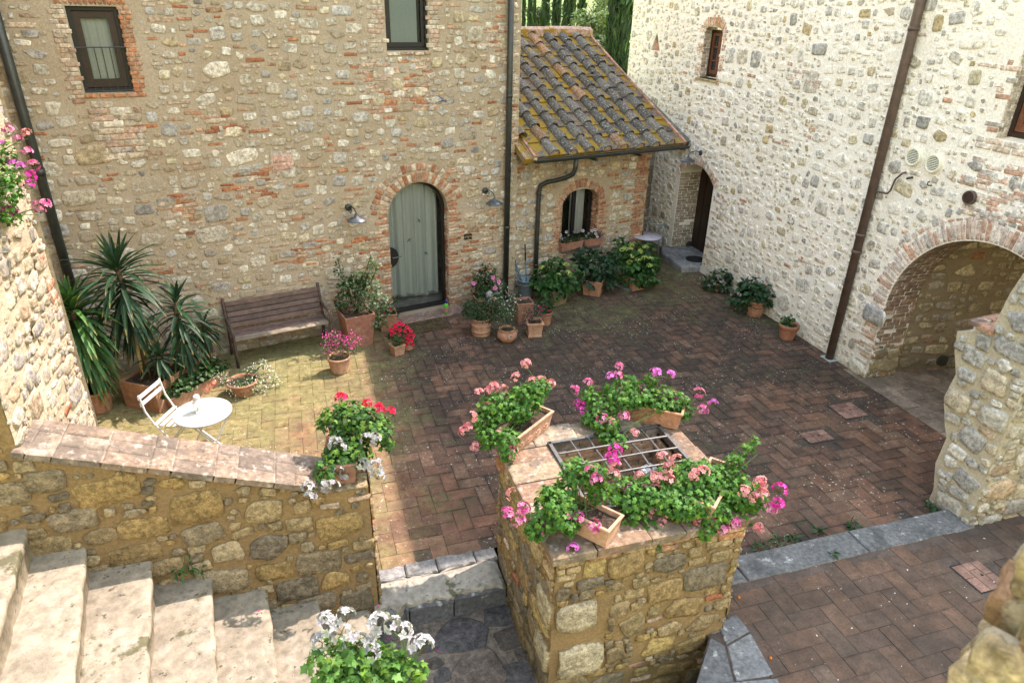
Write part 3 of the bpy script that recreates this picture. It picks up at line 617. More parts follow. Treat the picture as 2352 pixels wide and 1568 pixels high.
def casement(root, FR, u0, u1, v0, v1, d, fm, fw=.05, cols=1, rows=1, sash=.05, label=None, pane='glass', curtain=None):
    mb = MB()                                           # fixed frame
    for a in ((u0, u0+fw, v0, v1), (u1-fw, u1, v0, v1), (u0+fw, u1-fw, v1-fw, v1), (u0+fw, u1-fw, v0, v0+fw)): mb.box(a[0], a[1], d, d+.06, a[2], a[3], (1, 1, 1), FR, .004)
    wn = mb.build('window', M[fm[0]], root); tag(wn, label)
    mb = MB(); W = (u1-u0-2*fw)/cols
    for c in range(cols):
        a0, a1 = u0+fw+c*W+.004, u0+fw+(c+1)*W-.004; b0, b1 = v0+fw+.004, v1-fw-.004
        for a in ((a0, a0+sash, b0, b1), (a1-sash, a1, b0, b1), (a0+sash, a1-sash, b1-sash, b1), (a0+sash, a1-sash, b0, b0+sash*1.3)): mb.box(a[0], a[1], d+.012, d+.05, a[2], a[3], (1, 1, 1), FR, .004)
        for r in range(1, rows):
            z = b0+(b1-b0)*r/rows; mb.box(a0+sash, a1-sash, d+.018, d+.045, z-.011, z+.011, (1, 1, 1), FR)
    mb.build('sash', M[fm[1]], wn)
    mb = MB(); mb.add(FR(np.array([(u0+fw, d+.034, v0+fw), (u1-fw, d+.034, v0+fw), (u1-fw, d+.034, v1-fw), (u0+fw, d+.034, v1-fw)])), [(0, 1, 2, 3)], (1, 1, 1)); mb.build('pane', M[pane], wn)
    return wn
def curtain(root, FR, u0, u1, v0, v1, d, amp, nf, mat, name='curtain', fringe=False):
    mb = MB(); n = 60; k = 7; V = []; ph = RG.uniform(0, 6, 4)
    for i in range(n+1):
        u = i/n; y = d+amp*(sin(u*nf*2*pi+ph[0])*.6+sin(u*nf*4.3*pi+ph[1])*.3+.3*sin(u*nf*1.1*pi+ph[2]))
        for j in range(k):
            q = j/(k-1); V.append((u0+(u1-u0)*u, d+(y-d)*(1-.45*q), v0+(v1-v0)*q + (.03*sin(u*5+1) if j == 0 and fringe else 0)))
    mb.add(FR(np.array(V)), [(i*k+j, i*k+k+j, i*k+k+j+1, i*k+j+1) for i in range(n) for j in range(k-1)], (1, 1, 1))
    if fringe:
        for i in range(0, 120):
            u = i/120.; x = u0+(u1-u0)*u; z = v0+.03*sin(u*5+1); y = d+amp*.4*sin(u*nf*2*pi+ph[0]); mb.box(x, x+.0035, y, y+.003, z-.045, z+.01, (1, 1, 1), FR)
    return mb.build(name, mat, root, True)
wn = casement(hA, FA, -4.2, -3.655, 3.815, 4.775, .06, ('black', 'dframe'), .05, 1, 1, .075, 'small dark window with an iron guard rail', 'pane')
M['sheer'] = paint('sheer_curtain', (.50, .52, .52), .95, .1, 0, .06, 40); M['bluecloth'] = paint('grey_blue_curtain', (.33, .37, .40), .95, .1, 0, .05, 40); M['dgrey'] = paint('dark_grey_curtain', (.16, .18, .18), .95, .1, 0, .08, 40)
curtain(wn, FA, -4.08, -3.78, 3.9, 4.7, .15, .012, 3, M['sheer'])
mb = MB(); mb.tube(FA(np.array([(-4.2, -.012, 4.33), (-3.655, -.012, 4.33)])), .007, n=6)
for k in range(5): mb.tube(FA(np.array([(-4.08+k*.082, -.012, 3.83), (-4.08+k*.082, -.012, 4.33)])), .005, n=5)
mb.tube(FA(np.array([(-4.2, -.012, 3.835), (-3.655, -.012, 3.835)])), .006, n=6); mb.build('guard_rail', M['metal'], wn)
recess_box(wn, FA, -4.2, -3.655, 3.815, 4.775, .195)
wn = casement(hA, FA, -.29, .375, 4.26, 5.6, .05, ('black', 'black'), .04, 1, 1, .05, 'upper window with a blue grey blind', 'pane'); curtain(wn, FA, -.25, .24, 4.36, 5.55, .12, .004, 2, M['bluecloth'], 'blind'); recess_box(wn, FA, -.29, .375, 4.26, 5.6, .195)
# door
mb = MB(); n = len(door_l); inn = arch_loop(dS0+.05, dS1-.05, dZ0+.04, dZs, dR-.05, 20); dl = np.array(door_l); il = np.array(inn)
for (d0, d1) in ((.14, .2),):
    V = np.vstack([np.c_[dl[:, 0], np.full(n, d0), dl[:, 1]], np.c_[il[:, 0], np.full(n, d0), il[:, 1]], np.c_[dl[:, 0], np.full(n, d1), dl[:, 1]], np.c_[il[:, 0], np.full(n, d1), il[:, 1]]])
    f = [(j, (j+1) % n, n+(j+1) % n, n+j) for j in range(n)]+[(n+j, n+(j+1) % n, 3*n+(j+1) % n, 3*n+j) for j in range(n)]
    mb.add(FA(V), f, (1, 1, 1))
mb.box(dS0+.05, dS1-.05, .135, .2, dZ0, dZ0+.07, (1, 1, 1), FA)
dr = mb.build('door', M['black'], hA); tag(dr, 'arched glass door in a black frame with a long grey green curtain inside')
mb = MB(); V = np.c_[il[:, 0], np.full(n, .17), il[:, 1]]; mb.add(FA(V), [tuple(range(n))], (1, 1, 1)); mb.build('pane', M['pane'], dr)
curtain(dr, FA, dS0+.04, dS1-.07, .27, 2.36, .32, .075, 4.5, M['cloth'], 'curtain', True)
mb = MB(); mb.box(-.8, 1.0, .2, .8, dZ0-.02, dZ0+.01, (.62, .60, .55), FA); mb.box(-.8, 1.0, .78, .8, dZ0, 2.6, (.16, .16, .15), FA); mb.box(-.82, -.8, .21, .8, dZ0, 2.6, (.2, .2, .18), FA); mb.box(1., 1.02, .21, .8, dZ0, 2.6, (.2, .2, .18), FA); mb.box(-.8, 1., .21, .8, 2.6, 2.62, (.2, .2, .18), FA); mb.build('interior', M['plaster'], dr)
mb = MB(); a = np.linspace(-pi/2, pi/2, 17); V = [(dS0+.0, .128, 1.07)]+[(dS0+.19*cos(q), .128, 1.07+.19*sin(q)) for q in a]; V2 = [(x, .14, z) for x, y, z in V]; k = len(V)
mb.add(FA(np.array(V+V2)), [(0, j, j+1) for j in range(1, k-1)]+[(j, j+1, k+j+1, k+j) for j in range(1, k-1)], (1, 1, 1)); hd = mb.build('lock_plate', M['black'], dr)
mb = MB(); mb.tube(FA(np.array([(dS0+.07, .09, 1.07), (dS0+.22, .09, 1.075)])), .009, n=6); mb.tube(FA(np.array([(dS0+.08, .13, 1.07), (dS0+.08, .09, 1.07)])), .01, n=6); mb.build('handle', M['iron'], hd)
def bird(mb, o, span, yaw=0., pitch=0., roll=0., flat=1., dark=(.02, .025, .05), belly=(.6, .58, .52), flap=.25):
    R = np.array(Matrix.Rotation(yaw, 3, 'Z')@Matrix.Rotation(pitch, 3, 'Y')@Matrix.Rotation(roll, 3, 'X')); s = span
    Q = lambda v: np.array(o)+(np.array(v, float)*s)@R.T
    prof = [(-.26, .004), (-.2, .03), (-.08, .055), (.06, .06), (.16, .045), (.22, .035), (.27, .012), (.30, .002)]; V = []; C = []
    for x, r in prof:
        for j in range(8): a = 2*pi*j/8; V.append((x, r*cos(a), r*flat*sin(a))); C.append(dark if sin(a) > -.2 else belly)
    mb.add(Q(V), [(i*8+j, i*8+(j+1) % 8, i*8+8+(j+1) % 8, i*8+8+j) for i in range(7) for j in range(8)], np.array(C))
    for sg in (-1, 1):
        W = [(.14, .03), (.17, .16), (.10, .34), (-.10, .52), (-.02, .33), (.02, .16), (.0, .03)]
        up = [(x, sg*y, flap*y*flat+.012*flat) for x, y in W]; lo = [(x, sg*y, flap*y*flat-.006*flat) for x, y in W]; k = len(W)
        f = [tuple(range(k)), tuple(range(2*k-1, k-1, -1))]+[(j, (j+1) % k, k+(j+1) % k, k+j) for j in range(k)]
        mb.add(Q(up+lo), f, dark)
        T = [(-.22, 0, .004), (-.24, sg*.03, .004), (-.50, sg*.10, .002), (-.30, 0, .004)]; T2 = [(x, y, z-.008*flat) for x, y, z in T]
        mb.add(Q(T+T2), [(0, 1, 2, 3), (7, 6, 5, 4), (0, 1, 5, 4), (1, 2, 6, 5), (2, 3, 7, 6)], dark)
M['bird'] = vmat('bird_feathers', .6, .3, 30, .9, 1.1, .1, .001)
for (px, py, yw) in ((962, 507, .5), (940, 552, 2.2), (978, 582, 1.0)):
    s_, z_ = OA(px, py, -.16); mb = MB()
    def Q(v, s_=s_, z_=z_, yw=yw):
        v = np.array(v)*.10; c, s2 = cos(yw), sin(yw); x, y = v[:, 0]*c-v[:, 1]*s2, v[:, 0]*s2+v[:, 1]*c; return FA(np.c_[s_+x, .164-v[:, 2]*.02, z_+y])
    class B2(MB):
        def add(s, v, f, c=(1, 1, 1)): MB.add(s, Q(v), f, c)
    b2 = B2(); bird(b2, (0, 0, 0), 1., flap=0.); b2.build('bird_decal', M['bird'], dr)
# downpipes of the house
def pipe(root, path, r, m, n=12, joints=(), name='downpipe', label=None):
    mb = MB(); mb.tube(path, r, n=n)
    for p, q in joints: mb.tube([p, q], r*1.14, n=n)
    return tag(mb.build(name, m, root, True), label)
L_ = A3(-4.88, .1, 0); pipe(hA, [A3(-4.88, .09, -.02), A3(-4.88, .09, 7.1)], .058, M['metal'], joints=[(A3(-4.88, .09, 2.9), A3(-4.88, .09, 2.98))], label='black downpipe at the left end')
pipe(hA, [A3(1.735, .08, -.02), A3(1.735, .08, 7.1)], .05, M['metal'], joints=[(A3(1.735, .08, 1.35), A3(1.735, .08, 1.4)), (A3(1.735, .08, 3.55), A3(1.735, .08, 3.6))], label='black downpipe at the right corner')
mb = MB(); mb.tube([A3(1.815, .02, 3.6), A3(1.815, .02, 7)], .012, (.3, .22, .16), 6); mb.build('cable', M['plaster'], hA)
s_, z_ = OA(1074, 543); mb = MB(); mb.box(s_-.075, s_+.075, -.022, 0., z_-.05, z_+.05, (.02, .022, .025), FA, .008); pq = mb.build('name_plate', M['black'], hA)
mb = MB(); mb.box(s_-.045, s_+.045, -.0265, -.02, z_-.002, z_+.016, (.3, .2, .06), FA); mb.box(s_-.012, s_+.012, -.0265, -.02, z_-.03, z_-.016, (.5, .33, .08), FA)
for q in (-.06, .06): mb.box(s_+q-.006, s_+q+.006, -.0275, -.02, z_-.006, z_+.006, (.5, .5, .48), FA)
mb.build('gilt_mark', vmat('gilt', .4, .5, 30, .9, 1.1, .1, .001), pq)
mb = MB(); mb.box(dS0-.25, dS1+.22, -.30, .13, -.02, .028, (.26, .165, .125), FA, .006)
for k in range(5): mb.box(dS0-.24+k*.295, dS0+.045+k*.295, -.29, .125, .02, .034+RG.normal(0, .001), np.array((.30, .18, .135))*RG.uniform(.85, 1.15), FA, .004)
mb.build('door_step', M['tile'], hA)
# ================================================================== ANNEX (small house with the lichened tile roof)
hX = thing('annex', 'small stone annex with a lichen covered tile roof beside the tall house', 'outbuilding', A3(3.5, -.1, 0))
PX2 = plane(A3(0, -.1, 0), AD, (0, 0, 1), AN); FX = frame(A3(0, -.1, 0), AD, -AN, (0, 0, 1))
xw = arch_loop(3.03, 3.88, .72, 1.62, .22, 14)
mb = MB(); holed(mb, PX2, [(1.97, -.05), (5.04, -.05), (5.04, 2.62), (1.97, 2.62)], [xw], [.3], (.4, .3, .2, 0))
PXR = plane(A3(5.04, -.1, 0), -AN, (0, 0, 1), AD); PXB = plane(A3(5.04, -1.7, 0), AD, (0, 0, 1), AN)
holed(mb, PXR, [(0, -.05), (4, -.05), (4, 3.3), (3., 4.2), (0, 2.62)], [], [], (.4, .3, .2, 0))
def blkX(U, V): return in_poly(U, V, xw) | (U > 2.86) & (U < 4.1) & (V > .65) & (V < 2.0) | (U > 4.74)
PR2 = plane(A3(3.88, -.1, 0), -AN, (0, 0, 1), -AD)
BPX = [(.40, .20, .125), (.43, .26, .17), (.36, .165, .10), (.46, .32, .22)]
voussoirs(mb, PX2, 3.455, 1.40, .47, .63, radians(25), radians(155), 19, BPX, .012)
for zz in range(17):
    v0 = .70+zz*.056
    for sgn, u in ((-1, 3.03), (1, 3.88)):
        L = (.13, .24, .17, .22)[zz % 4]; polystone(mb, PX2, outline(L-.01, .047, 'b', 0)+np.array([u+sgn*(L/2-.002), v0+.027]), .01, np.array(BPX[RG.integers(4)])*RG.uniform(.85, 1.15), rings=(1., .93, .6), rnd=.4)
brickzone(mb, PR2, 0, .38, .62, 1.75, .25, .056, .01, 1., BPX, .012)
brickzone(mb, PX2, 4.76, 5.03, 0, 2.55, .25, .056, .01, 1., BPX, .012, .06); brickzone(mb, PXR, 0, 1.5, 0, 2.5, .25, .056, .01, .8, BPX, .01, .05)
rubble(mb, PX2, 1.97, 5.04, -.05, 2.6, blkX, SEQA[1:], STA, (.008, .02), BPA, (.72, 1.))
mb.build('wall', M['wallA'], hX, True)
wn = casement(hX, FX, 3.03, 3.88, .74, 1.86, .22, ('black', 'black'), .04, 2, 1, .035, 'arched window with a grey curtain on its right half', 'pane')
curtain(wn, FX, 3.44, 3.78, .85, 1.75, .36, .02, 5, M['sheer']); recess_box(wn, FX, 2.9, 4.0, .6, 2.0, .5)
mb = MB(); mb.box(3.0, 3.92, -.09, .3, .67, .72, (.16, .15, .14), FX, .008); mb.build('sill', M['gstone'], wn)
# cross wall closing the passage behind, with a dark window
PCW = plane(A3(0, -1.75, 0), AD, (0, 0, 1), AN); FC = frame(A3(0, -1.75, 0), AD, -AN, (0, 0, 1))
cw = [(5.02, 1.0), (5.34, 1.0), (5.34, 2.05), (5.02, 2.05)]
q0, q1 = OA(1482, 478, -1.75), OA(1514, 380, -1.75); cw = [(5.08, q0[1]), (q1[0], q0[1]), (q1[0], q1[1]), (5.08, q1[1])]
mb = MB(); holed(mb, PCW, [(5.04, -.05), (6.75, -.05), (6.75, 2.75), (5.04, 2.75)], [cw], [.12], (.4, .36, .3, 0))
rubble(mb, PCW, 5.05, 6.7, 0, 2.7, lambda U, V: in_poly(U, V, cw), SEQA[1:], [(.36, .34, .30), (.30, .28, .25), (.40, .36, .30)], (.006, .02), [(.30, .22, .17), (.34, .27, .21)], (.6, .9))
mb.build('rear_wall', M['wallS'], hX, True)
wn2 = casement(hX, FC, cw[0][0], cw[1][0], cw[0][1], cw[2][1], .03, ('black', 'black'), .03, 1, 1, .03, 'narrow dark window in the covered passage'); 
# roof
D0, Z0r, D1, Z1r = .38, 2.60, -3.02, 4.37; Lr = sqrt((D0-D1)**2+(Z1r-Z0r)**2); up = (-AN*(D0-D1)+np.array([0, 0, Z1r-Z0r]))/Lr; nr = np.cross(AD, up)
nr = nr if nr[2] > 0 else -nr
PRf = plane(A3(0, D0, Z0r), AD, up, nr)
S0, S1 = 2.07, 5.40; sp = (S1-S0)/9; row = .37
mb = MB(); LIC = 1
def rbox(mb, P, u0, u1, v0, v1, h00, h01, th, c):   # slab on the slope: h00 lower end, h01 upper end
    U = np.array([u0, u1, u1, u0]*2); V = np.array([v0, v0, v1, v1]*2); Hh = np.array([h00, h00, h01, h01, h00+th, h00+th, h01+th, h01+th])
    f = [(3, 2, 1, 0), (4, 5, 6, 7)]+[(j, (j+1) % 4, 4+(j+1) % 4, 4+j) for j in range(4)]
    mb.add(P(U, V, Hh), [q[::-1] for q in f] if P.flip else f, c)
TG = [(.125, .105, .095), (.105, .09, .083), (.15, .115, .097), (.09, .082, .078), (.165, .12, .097)]
for k in range(-1, 9):
    r = 0; v = 0.
    while v < Lr-.05:
        if k == -1 and v < .42: v += row; r += 1; continue
        a, b = S0+k*sp+.012, S0+(k+1)*sp-.012
        if k == -1: a = max(a, 1.90)
        dj = RG.normal(0, .004); rbox(mb, PRf, a, b, v-.02+RG.normal(0, .006), min(v+row+.03, Lr), .034+dj, .004, .022, np.array(TG[RG.integers(5)])*RG.uniform(.8, 1.2)); v += row; r += 1
rbox(mb, PRf, 1.9, S1-.02, .0, Lr, -.10, -.10, .095, (.3, .22, .15))
bk = plane(A3(0, D1, Z1r), AD, (up[0]*1., up[1]*1., -up[2]), -np.cross(AD, (up[0], up[1], -up[2])) if np.cross(AD, (up[0], up[1], -up[2]))[2] < 0 else np.cross(AD, (up[0], up[1], -up[2])))
rbox(mb, bk, 1.9, S1, 0, 3.2, -.06, -.06, .09, (.25, .18, .14))
def lichen_mat(name, amt, spk):
    t = NT(name); P = t.n('ShaderNodeNewGeometry').outputs['Position']; at = t.n('ShaderNodeAttribute', attribute_name='Col')
    a = t.noise(P, 20, 7, .68); b = t.noise(P, 70, 4, .65); m = t.noise(P, 5.5, 6, .68, .6); big = t.noise(P, 1.2, 4)
    c = t.mix(1., at.outputs['Color'], t.gray(t.math('MULTIPLY', t.mr(a, .36, .64, .6, 1.4), t.mr(b, .38, .62, .8, 1.2))), 'MULTIPLY')
    c = t.mix(t.math('MULTIPLY', t.mr(t.noise(P, 38, 3, .6), .60, .65), spk), c, (.46, .46, .42))
    l = t.mr(t.math('ADD', m, t.math('ADD', t.math('MULTIPLY_ADD', big, .3, -.15), at.outputs['Alpha'])), 1.515-amt, 1.56-amt)
    c = t.mix(t.math('MULTIPLY', l, .93), c, t.mix(t.mr(b, .35, .65), (.215, .14, .02), (.36, .215, .022)))
    return t.bsdf(c, .95, .15, a, .7, .008)
M['teg'] = lichen_mat('lichened_flat_tile', .035, .35); M['cov'] = lichen_mat('lichened_cover_tile', -.14, .9)
rf = mb.build('roof', M['teg'], hX)
mb = MB()
CG = [(.125, .12, .105), (.105, .10, .09), (.14, .13, .115), (.095, .09, .082), (.15, .138, .12)]
for k in range(0, 9):
    v = -.03+RG.uniform(-.02, .02) if k else .50
    while v < Lr-.12:
        L = min(.40, Lr-.05-v); orange = RG.random() < (.25 if k == 5 else .03) or (k == 1 and .25 < v < .7)
        col = np.array((.27, .165, .105) if orange else CG[RG.integers(5)])*RG.uniform(.8, 1.2); u = S0+k*sp+RG.normal(0, .006); sk = RG.normal(0, .008)
        r0, r1 = .100+RG.normal(0, .002), .082; n = 9; al = .09 if orange else RG.uniform(-.04, .03)
        V = []; Uu = []; Hh = []
        for (vv, r, lift) in ((v, r0-.018, .058), (v, r0, .058), (v+L+.03, r1, .034)):
            for j in range(n): a = pi*j/(n-1); Uu.append(u+sk*(vv-v)/L+r*cos(a)*1.05); V.append(vv); Hh.append(.0+lift+r*1.15*sin(a)-.01)
        f = [(q*n+j, q*n+j+1, q*n+n+j+1, q*n+n+j) for q in range(2) for j in range(n-1)]
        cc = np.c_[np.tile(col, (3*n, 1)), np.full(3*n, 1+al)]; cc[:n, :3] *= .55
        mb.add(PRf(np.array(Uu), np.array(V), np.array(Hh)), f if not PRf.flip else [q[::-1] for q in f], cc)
        if v < .05:                                    # mortared open end at the eave
            mb.add(PRf(np.array([u]+Uu[:n]), np.full(n+1, v+.012), np.array([.04]+Hh[:n])), [(0, j, j+1) for j in range(1, n)], (.42, .30, .19, .6))
        v += L-.03 if not RG.random() < .12 else L*.6
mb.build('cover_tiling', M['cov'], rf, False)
mb = MB(); u = 1.95; k = 0                              # angular ridge caps
while u < S1+.05:
    L = .82; e = .012 if k % 2 else 0.; r_ = .17
    sec = [(-.17, -.09), (-.155, .035), (-.07, .085), (.07, .085), (.155, .035), (.17, -.09)]
    V = []
    for uu in (u-.03, min(u+L, S1+.06)):
        for (x, z) in sec: V.append(A3(uu, D1-x*1.0+.02, Z1r+.03+z*1.05+e+.02))
    f = [(j, j+1, 7+j, 6+j) for j in range(5)]+[(0, 1, 2, 3, 4, 5), (11, 10, 9, 8, 7, 6)]
    cc = np.tile(np.array([.44, .29, .225, 1.0]), (12, 1)); cc[[0, 1, 4, 5, 6, 7, 10, 11], 3] = 1.13; cc[[2, 3, 8, 9], 3] = .90
    mb.add(V, f, cc); u += L; k += 1
mb.build('ridge_cap', M['cov'], rf)
mb = MB(); rbox(mb, PRf, S1-.02, S1+.03, -.02, Lr, -.05, -.05, .125, (.46, .25, .17)); mb.build('verge_tile', M['tile'], rf)
mb = MB(); V = []
for (d, z) in ((.42, 2.62), (.42, 2.56), (-.02, 2.61), (-.02, 2.84)): V.append(A3(S0-.02, d, z))
V2 = [q+AD*.05 for q in V]; mb.add(V+V2, [(0, 1, 2, 3), (7, 6, 5, 4)]+[(j, (j+1) % 4, 4+(j+1) % 4, 4+j) for j in range(4)], (.62, .50, .33)); mb.build('verge_board', M['plaster'], rf)
mb = MB(); rbox(mb, PRf, S0-.03, S0+.015, -.02, .46, .03, .03, .03, (.40, .2, .13)); mb.build('verge_tile', M['tile'], rf)
mb = MB()                                              # gutter
n = 9; V = []
for s_ in (S0-.02, S1+.06):
    for r in (.062, .057):
        for j in range(n): a = pi+pi*j/(n-1); V.append(A3(s_, D0+.075+r*cos(a), 2.585+r*sin(a)*.95))
f = [(j, j+1, 2*n+j+1, 2*n+j) for j in range(n-1)]+[(n+j+1, n+j, 3*n+j, 3*n+j+1) for j in range(n-1)]+[tuple(range(n)), tuple(range(2*n, 3*n))]
mb.add(V, f, (1, 1, 1)); mb.tube([A3(S0-.02, D0+.14, 2.588), A3(S1+.06, D0+.14, 2.588)], .009, n=6); gt = mb.build('gutter', M['metal'], hX, False)
for s_ in (3.35, 4.35): mb = MB(); mb.box(s_-.02, s_+.02, -.42, -.03, 2.46, 2.50, (.05, .05, .05), frame(A3(0, 0, 0), AD, -AN, (0, 0, 1))); mb.build('gutter_bracket', M['metal'], gt)
pa = [A3(2.88, .45, 2.54), A3(2.88, .44, 2.38), A3(2.87, .40, 2.27), A3(2.80, .28, 2.19), A3(2.70, .16, 2.13), A3(2.58, .03, 2.08), A3(2.49, -.03, 2.02), A3(2.455, -.035, 1.92), A3(2.45, -.035, 1.2), A3(2.45, -.035, -.02)]
pipe(hX, pa, .042, M['metal'], joints=[(A3(2.452, -.035, 1.86), A3(2.451, -.035, 1.9)), (A3(2.45, -.035, .5), A3(2.45, -.035, .54))])
s_, z_ = 3.93, 2.72; mb = MB()
q = PRf(np.array([3.86, 4.02, 4.02, 3.86]), np.array([.33, .33, .47, .47]), np.array([.10, .10, .085, .085])); mb.add(np.vstack([q, q+nr*.012]), [(4, 5, 6, 7), (3, 2, 1, 0)]+[(j, (j+1) % 4, 4+(j+1) % 4, 4+j) for j in range(4)], (.75, .76, .75))
tag(mb.build('tile_fragment', M['plaster']), 'loose white square tile lying on the lichened annex roof', 'tile')
# ================================================================== RIGHT HOUSE (B)
hB = thing('white_house', 'long house of whitish mortared rubble with an arched brick passage, right side of the yard', 'house', (BX, 9, 0))
FB = frame((BX, 0, 0), (0, 1, 0), (1, 0, 0), (0, 0, 1)); PBw = plane((BX, 0, 0), (0, 1, 0), (0, 0, 1), (-1, 0, 0))
tun = arch_loop(4.38, 6.98, -.02, 1.19, 1.30, 28); bd = arch_loop(11.63, 12.93, .12, 1.74, .33, 16)
bw = [(12.08, 3.70), (12.72, 3.70), (12.72, 4.62), (12.08, 4.62)]; bw2 = [(5.05, 3.64), (6.15, 3.64), (6.15, 5.1), (5.05, 5.1)]
sl0 = [(14.42, 4.07), (14.85, 4.07), (14.62, 4.43)]
mb = MB(); holed(mb, PBw, [(3.0, -.06), (15.9, -.06), (15.9, 9.3), (7.2, 9.3), (7.2, 6.95), (3.0, 6.95)], [tun, bd, bw, bw2, sl0], [.55, .6, .28, .28, .2], (.6, .6, .5, 0))
mb.add([(BX, 15.9, -.06), (BX+6, 15.9, -.06), (BX+6, 15.9, 9.3), (BX, 15.9, 9.3)], [(0, 1, 2, 3)], (.6, .6, .5, 0))
mb.add([(BX, 7.2, 6.95), (BX+6, 7.2, 6.95), (BX+6, 7.2, 9.3), (BX, 7.2, 9.3)], [(0, 1, 2, 3)], (.6, .6, .5, 0))
BPB = [(.62, .45, .36), (.66, .52, .44), (.58, .35, .25), (.68, .58, .50), (.54, .49, .44), (.61, .40, .30), (.66, .54, .46)]
def blkB(U, V):
    vb = sum(((U-a)**2+(V-c)**2 < .14**2).astype(int) for a, c in ((7.17, 3.23), (6.84, 3.21), (6.21, 2.93), (10.62, .27))) > 0
    b = in_poly(U, V, arch_loop(4.1, 7.24, -.1, 1.19, 1.58, 28)) | in_poly(U, V, arch_loop(11.5, 13.05, 0, 1.74, .5, 16)) | in_poly(U, V, sl0)
    return b | vb | (U > 11.95) & (U < 12.88) & (V > 3.58) & (V < 4.82) | (U > 4.9) & (U < 6.38) & (V > 3.4)
voussoirs(mb, PBw, 5.68, 1.19, 1.31, 1.54, -.15, pi+.15, 74, BPB, .014); voussoirs(mb, PBw, 5.68, 1.19, 1.55, 1.63, .5, pi*.62, 20, BPB, .008)
for zz in range(20):
    v0 = .02+zz*.059; L = (.20, .30, .14, .26, .0)[zz % 5]
    if L: polystone(mb, PBw, outline(L-.01, .05, 'b', 0)+np.array([6.98+L/2-.002, v0+.03]), .014, np.array(BPB[RG.integers(6)])*RG.uniform(.85, 1.15), rings=(1., .93, .6), rnd=.4)
polystone(mb, PBw, outline(.34, .2, 's', 0)+np.array([7.14, .1]), .05, (.6, .56, .46)); polystone(mb, PBw, outline(.36, .26, 's', 0)+np.array([7.12, .98]), .05, (.40, .39, .37))
voussoirs(mb, PBw, 12.28, 1.20, .86, 1.03, radians(38), radians(142), 19, BPB, .012)
voussoirs(mb, PBw, 12.4, 3.95, .68, .86, radians(62), radians(118), 12, [(.60, .36, .22), (.58, .32, .19), (.62, .45, .32)], .012)
brickzone(mb, PBw, 11.95, 12.08, 3.62, 4.62, .13, .06, .014, .9, BPB, .008, .04); brickzone(mb, PBw, 12.72, 12.9, 3.62, 4.62, .16, .06, .014, .9, BPB, .008, .05)
PBj = plane((BX, 12.72, 0), (1, 0, 0), (0, 0, 1), (0, -1, 0)); brickzone(mb, PBj, 0, .28, 3.7, 4.62, .25, .06, .012, 1., [(.42, .33, .27), (.46, .38, .32)], .01)
PBj2 = plane((BX, 6.15, 0), (1, 0, 0), (0, 0, 1), (0, -1, 0)); brickzone(mb, PBj2, 0, .28, 3.64, 5.1, .25, .062, .012, 1., [(.60, .52, .43), (.56, .47, .38)], .006)
brickzone(mb, PBw, 4.9, 6.36, 3.50, 3.64, .26, .07, .014, 1., [(.66, .58, .50), (.62, .50, .40)], .012, .04)
for (u0, u1, v0, v1, pr) in ((5.5, 6.5, 3.05, 3.42, .6), (5.3, 6.2, 2.72, 3.15, .7), (6.2, 6.36, 3.7, 4.6, .5), (9.3, 9.95, 3.85, 4.1, .6), (9.7, 10.2, 2.9, 3.1, .6), (9.9, 10.2, 2.45, 2.6, .5), (11.2, 11.6, .2, 1.7, .45), (7.0, 7.35, .2, 1.3, .55), (8.2, 8.9, 1.2, 1.35, .4), (8.9, 9.3, 3.1, 3.35, .5), (10.6, 11.0, .6, .75, .6)):
    brickzone(mb, PBw, u0, u1, v0, v1, .24, .06, .016, pr, BPB, .008, .1, (.8, 1.))
SEQB = [(45, .26, .36, .16, .3, 's', .04), (1600, .13, .23, .09, .18, 's', .018), (500, .12, .26, .035, .055, 'b', .02), (11000, .07, .15, .05, .12, 's', .012), (20000, .035, .08, .025, .06, 's', .008)]
rubble(mb, PBw, 3.9, 15.9, -.05, 5.35, blkB, SEQB, STB, (.004, .014), BPB, (.25, .9))
# passage: jamb, barrel, inner wall
PJ = plane((BX, 6.98, 0), (1, 0, 0), (0, 0, 1), (0, -1, 0)); brickzone(mb, PJ, .0, .56, .55, 1.19, .26, .06, .012, .95, [(.36, .22, .16), (.32, .20, .15), (.40, .28, .2)], .012, .02); rubble(mb, PJ, 0, .56, 0, .55, None, SEQG, STG, (.02, .04))
def PV(U, V, Hh):
    a = np.asarray(V)/1.30; r = 1.30-np.asarray(Hh); return np.c_[BX+np.asarray(U), 5.68+r*np.cos(a), 1.19+r*np.sin(a)]
PV.flip = False; brickzone(mb, PV, .0, .56, 0, 1.30*pi, .26, .06, .01, 1., [(.36, .24, .17), (.32, .21, .16), (.38, .27, .2)], .008)
mb.build('wall', M['wallB'], hB, True)
mb = MB(); PI = plane((BX+.55, 7.02, 0), (cos(-.12), sin(-.12), 0), (0, 0, 1), (sin(-.12), -cos(-.12), 0))
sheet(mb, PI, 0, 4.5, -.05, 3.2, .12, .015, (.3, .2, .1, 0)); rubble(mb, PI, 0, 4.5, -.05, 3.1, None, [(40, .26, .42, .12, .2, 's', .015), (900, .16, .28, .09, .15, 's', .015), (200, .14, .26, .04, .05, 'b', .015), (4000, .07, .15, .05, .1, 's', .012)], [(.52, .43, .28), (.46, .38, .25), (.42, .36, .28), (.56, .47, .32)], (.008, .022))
mb.add([(BX+.5, 4.2, 3.1), (BX+5.5, 4.2, 3.1), (BX+5.5, 7.2, 3.1), (BX+.5, 7.2, 3.1)], [(0, 1, 2, 3)], (.3, .2, .1, 0)); mb.add([(BX+.5, 4.3, -.05), (BX+5.5, 4.3, -.05), (BX+5.5, 4.3, 3.1), (BX+.5, 4.3, 3.1)], [(3, 2, 1, 0)], (.3, .2, .1, 0))
